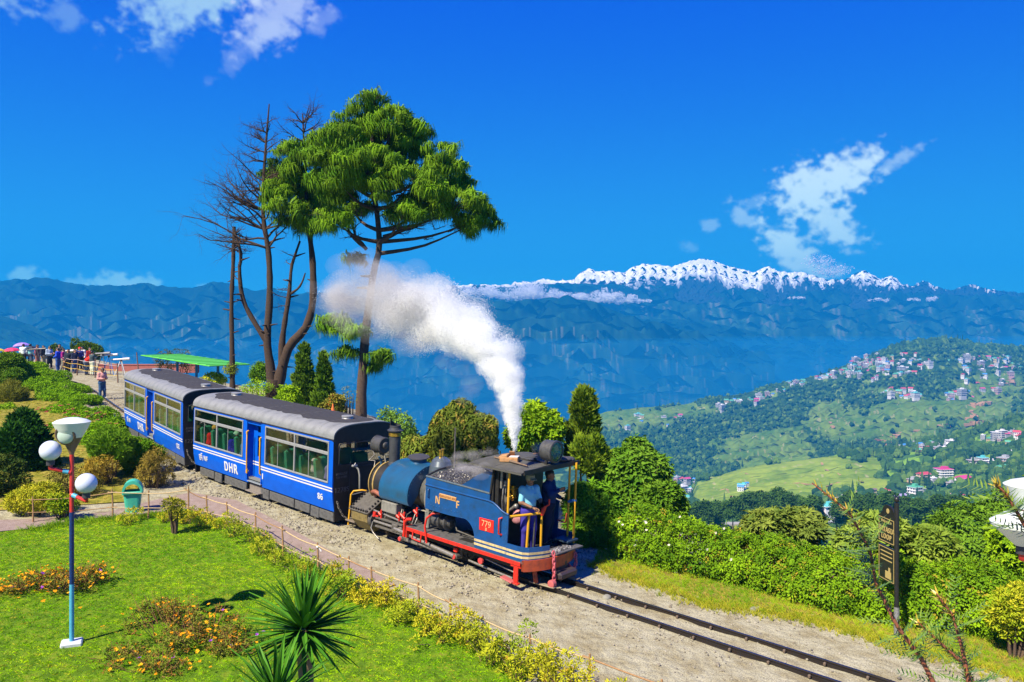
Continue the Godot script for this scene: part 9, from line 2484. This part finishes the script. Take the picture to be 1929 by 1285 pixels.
		var c := Color(0.17, 0.15, 0.11).lerp(Color(0.36, 0.34, 0.28), rng.randf())
		if rng.randf() < 0.12: c = Color(0.14, 0.13, 0.12)
		tn.append(c)
	tag(copies("gravel", stone, vmat("stone", 0.9, 0.3), st, self, tn), "loose grey gravel scattered along the track", "gravel", "", "stuff")

	var rowm := worn("edging_stone", Color(0.27, 0.23, 0.16), Color(0.14, 0.12, 0.085), 1.2, 0.9, 0.0, 0.8, 0.8)
	var bank := thing("stone_edging", "row of rounded stones holding up the track bank by the rear coach", "stone edging", Transform3D(Basis(), rail_top(-20.0, 40.0)))
	for k in 90:
		var o := lerpf(38.0, 62.0, k / 90.0)
		var f := track_curve.sample_baked(o)
		var g2 := (track_curve.sample_baked(o + 0.2) - f).normalized()
		var side := g2.cross(Vector3.UP).normalized()
		var p := f - side * rng.randf_range(0.85, 1.25) + Vector3(0, -0.2 + rng.randf_range(-0.12, 0.06), 0)
		part("stone", Shape.new().ball(Vector3.ZERO, Vector3(0.2, 0.15, 0.22) * rng.randf_range(0.7, 1.25), 9, 6) if k % 9 == 0 or bank.get_child_count() < 9 else (bank.get_child(k % 9) as MeshInstance3D).mesh, rowm, bank, Transform3D(Basis(Vector3.UP, rng.randf() * 6.0), p - bank.position))
	var big := 0
	for q in [[338, 880], [352, 889], [362, 893], [376, 902], [392, 909], [411, 917], [330, 874], [1240, 1115], [1143, 1128], [1420, 1152], [1560, 1168]]:
		var s := rng.randf_range(0.07, 0.14)
		tag(part("boulder", Shape.new().ball(Vector3.ZERO, Vector3(s, s * 0.6, s * 0.8), 10, 7), worn("boulder", Color(0.24, 0.24, 0.2), Color(0.15, 0.145, 0.12), 2.0, 0.9, 0.0, 0.8, 0.8), self, Transform3D(Basis(Vector3.UP, rng.randf() * 6.0), on_ground(q[0], q[1]))), ["pale stone beside the gap between the coaches", "pale stone below the left end of coach 86", "second pale stone below the left end of coach 86", "third pale stone below the left end of coach 86", "pale stone under the lettering of coach 86", "pale stone under the door step of coach 86", "grey stone in the shade of the dry shrub", "small stone at the edge of the verge behind the engine", "dark stone on the gravel right of the engine step", "small stone at the verge below the hedge", "small stone at the verge left of the sign"][big], "stone", "stones beside the track")
		big += 1
	var cone := on_ground(627, 800)
	tag(part("marker_cone", Shape.new().lathe([Vector2(0.14, 0), Vector2(0.14, 0.03), Vector2(0.1, 0.03), Vector2(0.03, 0.4), Vector2(0, 0.42)], Transform3D(), 14), mat("cone_orange", Color(0.7, 0.16, 0.03), 0.6), self, Transform3D(Basis().scaled(Vector3(0.7, 0.7, 0.7)), at(627, 775, 31.5))), "small orange cone behind the roof of coach 86", "cone")

	bush("shrub", "unseen shrub below the bottom edge, placed to shade the lawn", "shrub", 560, 1420, 10.2, 120, 90, "small", 1500, Color(0.05, 0.13, 0.012), Color(0.13, 0.26, 0.02), "", {"size": 1.2})  # out of view, placed to cast its shadow across the lawn

func lamp_post(_where: Vector3, base_px: Array, depth: float) -> void:
	var P := on_ground(base_px[0], base_px[1])
	var D := -P.z
	var H = (base_px[1] - 858.0) / 1550.0 * D
	var red := worn("lamp_red", Color(0.5, 0.03, 0.025), Color(0.3, 0.03, 0.03), 4.0, 0.45)
	var navy := worn("lamp_navy", Color(0.006, 0.03, 0.16), Color(0.008, 0.02, 0.07), 4.0, 0.4)
	var cyan := worn("lamp_cyan", Color(0.07, 0.36, 0.55), Color(0.05, 0.25, 0.42), 4.0, 0.45)
	var brown := worn("lamp_brown", Color(0.16, 0.1, 0.07), Color(0.1, 0.065, 0.05), 3.0, 0.5)
	var glass := mat("lamp_white", Color(0.62, 0.68, 0.66), 0.35)
	var globe := mat("lamp_globe", Color(0.55, 0.62, 0.78), 0.25)
	var spots := [[Transform3D(Basis(), P), "garden lamp on the lawn, blue and red post, white funnel top, two globes"]]
	var far := ground(6.02, 9.5)
	spots.append([Transform3D(Basis(Vector3.UP, 0.3), far), "second garden lamp, only its white shade and red arm at the right edge"])
	for q in spots:
		var second: bool = q[0].origin.x > 0.0
		if second: H += 0.47
		var o := thing("garden_lamp", q[1], "lamp post", q[0], "garden lamps")
		part("plinth", Shape.new().box(Vector3(0, 0.03, 0), Vector3(0.34, 0.14, 0.3), Basis(Vector3.UP, 0.4), 0.02), worn("plinth", Color(0.5, 0.55, 0.58), Color(0.38, 0.42, 0.44), 3.0, 0.8), o)
		var r := 0.038
		part("post_lower", Shape.new().rod(Vector3(0, 0.1, 0), Vector3(0, H * 0.325, 0), r, 12), cyan, o)
		part("post_middle", Shape.new().rod(Vector3(0, H * 0.325, 0), Vector3(0, H * 0.7, 0), r, 12), navy, o)
		part("post_upper", Shape.new().rod(Vector3(0, H * 0.7, 0), Vector3(0, H + 0.02, 0), r * 0.95, 12), red, o)
		var k := D / 1550.0
		var top := Transform3D(Basis(), Vector3(0, H, 0))
		part("funnel", Shape.new().lathe([Vector2(0.03, -0.02), Vector2(0.05, 0.05), Vector2(13 * k, 22 * k), Vector2(19 * k, 34 * k)], top, 28), brown, o)
		var sh := Shape.new().lathe([Vector2(18 * k, 32 * k), Vector2(27 * k, 48 * k), Vector2(33 * k, 61 * k), Vector2(26 * k, 65 * k), Vector2(12 * k, 69 * k), Vector2(0, 70 * k)], top, 32)
		part("shade", sh, glass, o)
		part("lens_rim", Shape.new().tube(range(25).map(func(i): return Vector3(cos(TAU * i / 24.0) * 17 * k - 3 * k, H + 38 * k + sin(TAU * i / 24.0) * 17 * k, 17 * k + sin(TAU * i / 24.0) * 6 * k)), 2.4 * k, 6, false), brown, o)
		part("lens", Shape.new().ball(Vector3(-3 * k, H + 38 * k, 15 * k), Vector3(16 * k, 16 * k, 9 * k), 20, 12), mat("lamp_lens", Color(0.4, 0.52, 0.46), 0.3), o)
		for a in [[-1.0, -44.0, -37.0, 852.0], [1.0, 25.0, 28.0, 909.0]]:
			if second and a[0] < 0: a = [-1.0, -40.0, -52.0, 905.0]
			var jy: float = H - (892.0 - 858.0) * k if a[0] < 0 else H - (933.0 - 858.0) * k
			var ex: float = -33.0 * k if a[0] < 0 else 34.0 * k
			var tip := Vector3(ex, jy + (10 * k if a[0] < 0 else -10 * k), 0.12)
			part("arm", Shape.new().tube([Vector3(0, jy, 0.02), tip, tip + Vector3(0, 8 * k, 0)], 4.2 * k, 8), red, o)
			part("arm_band", Shape.new().rod(Vector3(0, jy, 0.02).lerp(tip, 0.12), Vector3(0, jy, 0.02).lerp(tip, 0.4), 4.5 * k, 8), cyan, o)
			part("holder", Shape.new().rod(tip + Vector3(0, 6 * k, 0), tip + Vector3(0, 17 * k, 0), 7 * k, 12), mat("holder", Color(0.04, 0.04, 0.05), 0.5), o)
			if second: part("bicone_shade", Shape.new().lathe([Vector2(8 * k, 16 * k), Vector2(34 * k, 40 * k), Vector2(35 * k, 44 * k), Vector2(20 * k, 54 * k), Vector2(0, 55 * k)], Transform3D(Basis(), tip), 28), glass, o)
			else:
				part("globe", Shape.new().ball(tip + Vector3(0, 33 * k, 0), Vector3(19 * k, 18.6 * k, 19 * k), 28, 18), globe, o)

func _ready() -> void:
	rng.seed = 20240
	setup_view()
	build_far_land()
	build_hillside()
	build_ground()
	build_track()
	build_coach("train_coach", "blue coach numbered 86 with the grey roof, coupled to the steam engine", frame_at(-7.05, 0.5, 25.55, 42.9), "86", Color(0.25, 0.265, 0.27), Color(0.16, 0.172, 0.18))
	build_coach("train_coach", "rear blue coach with the beige grey roof, last of the train", frame_at(-12.98, 0.98, 32.02, 51.6), "132", Color(0.24, 0.215, 0.165), Color(0.15, 0.135, 0.11))
	build_engine()
	build_people()
	build_trees()
	build_bushes()
	build_steam()
	build_small_things()
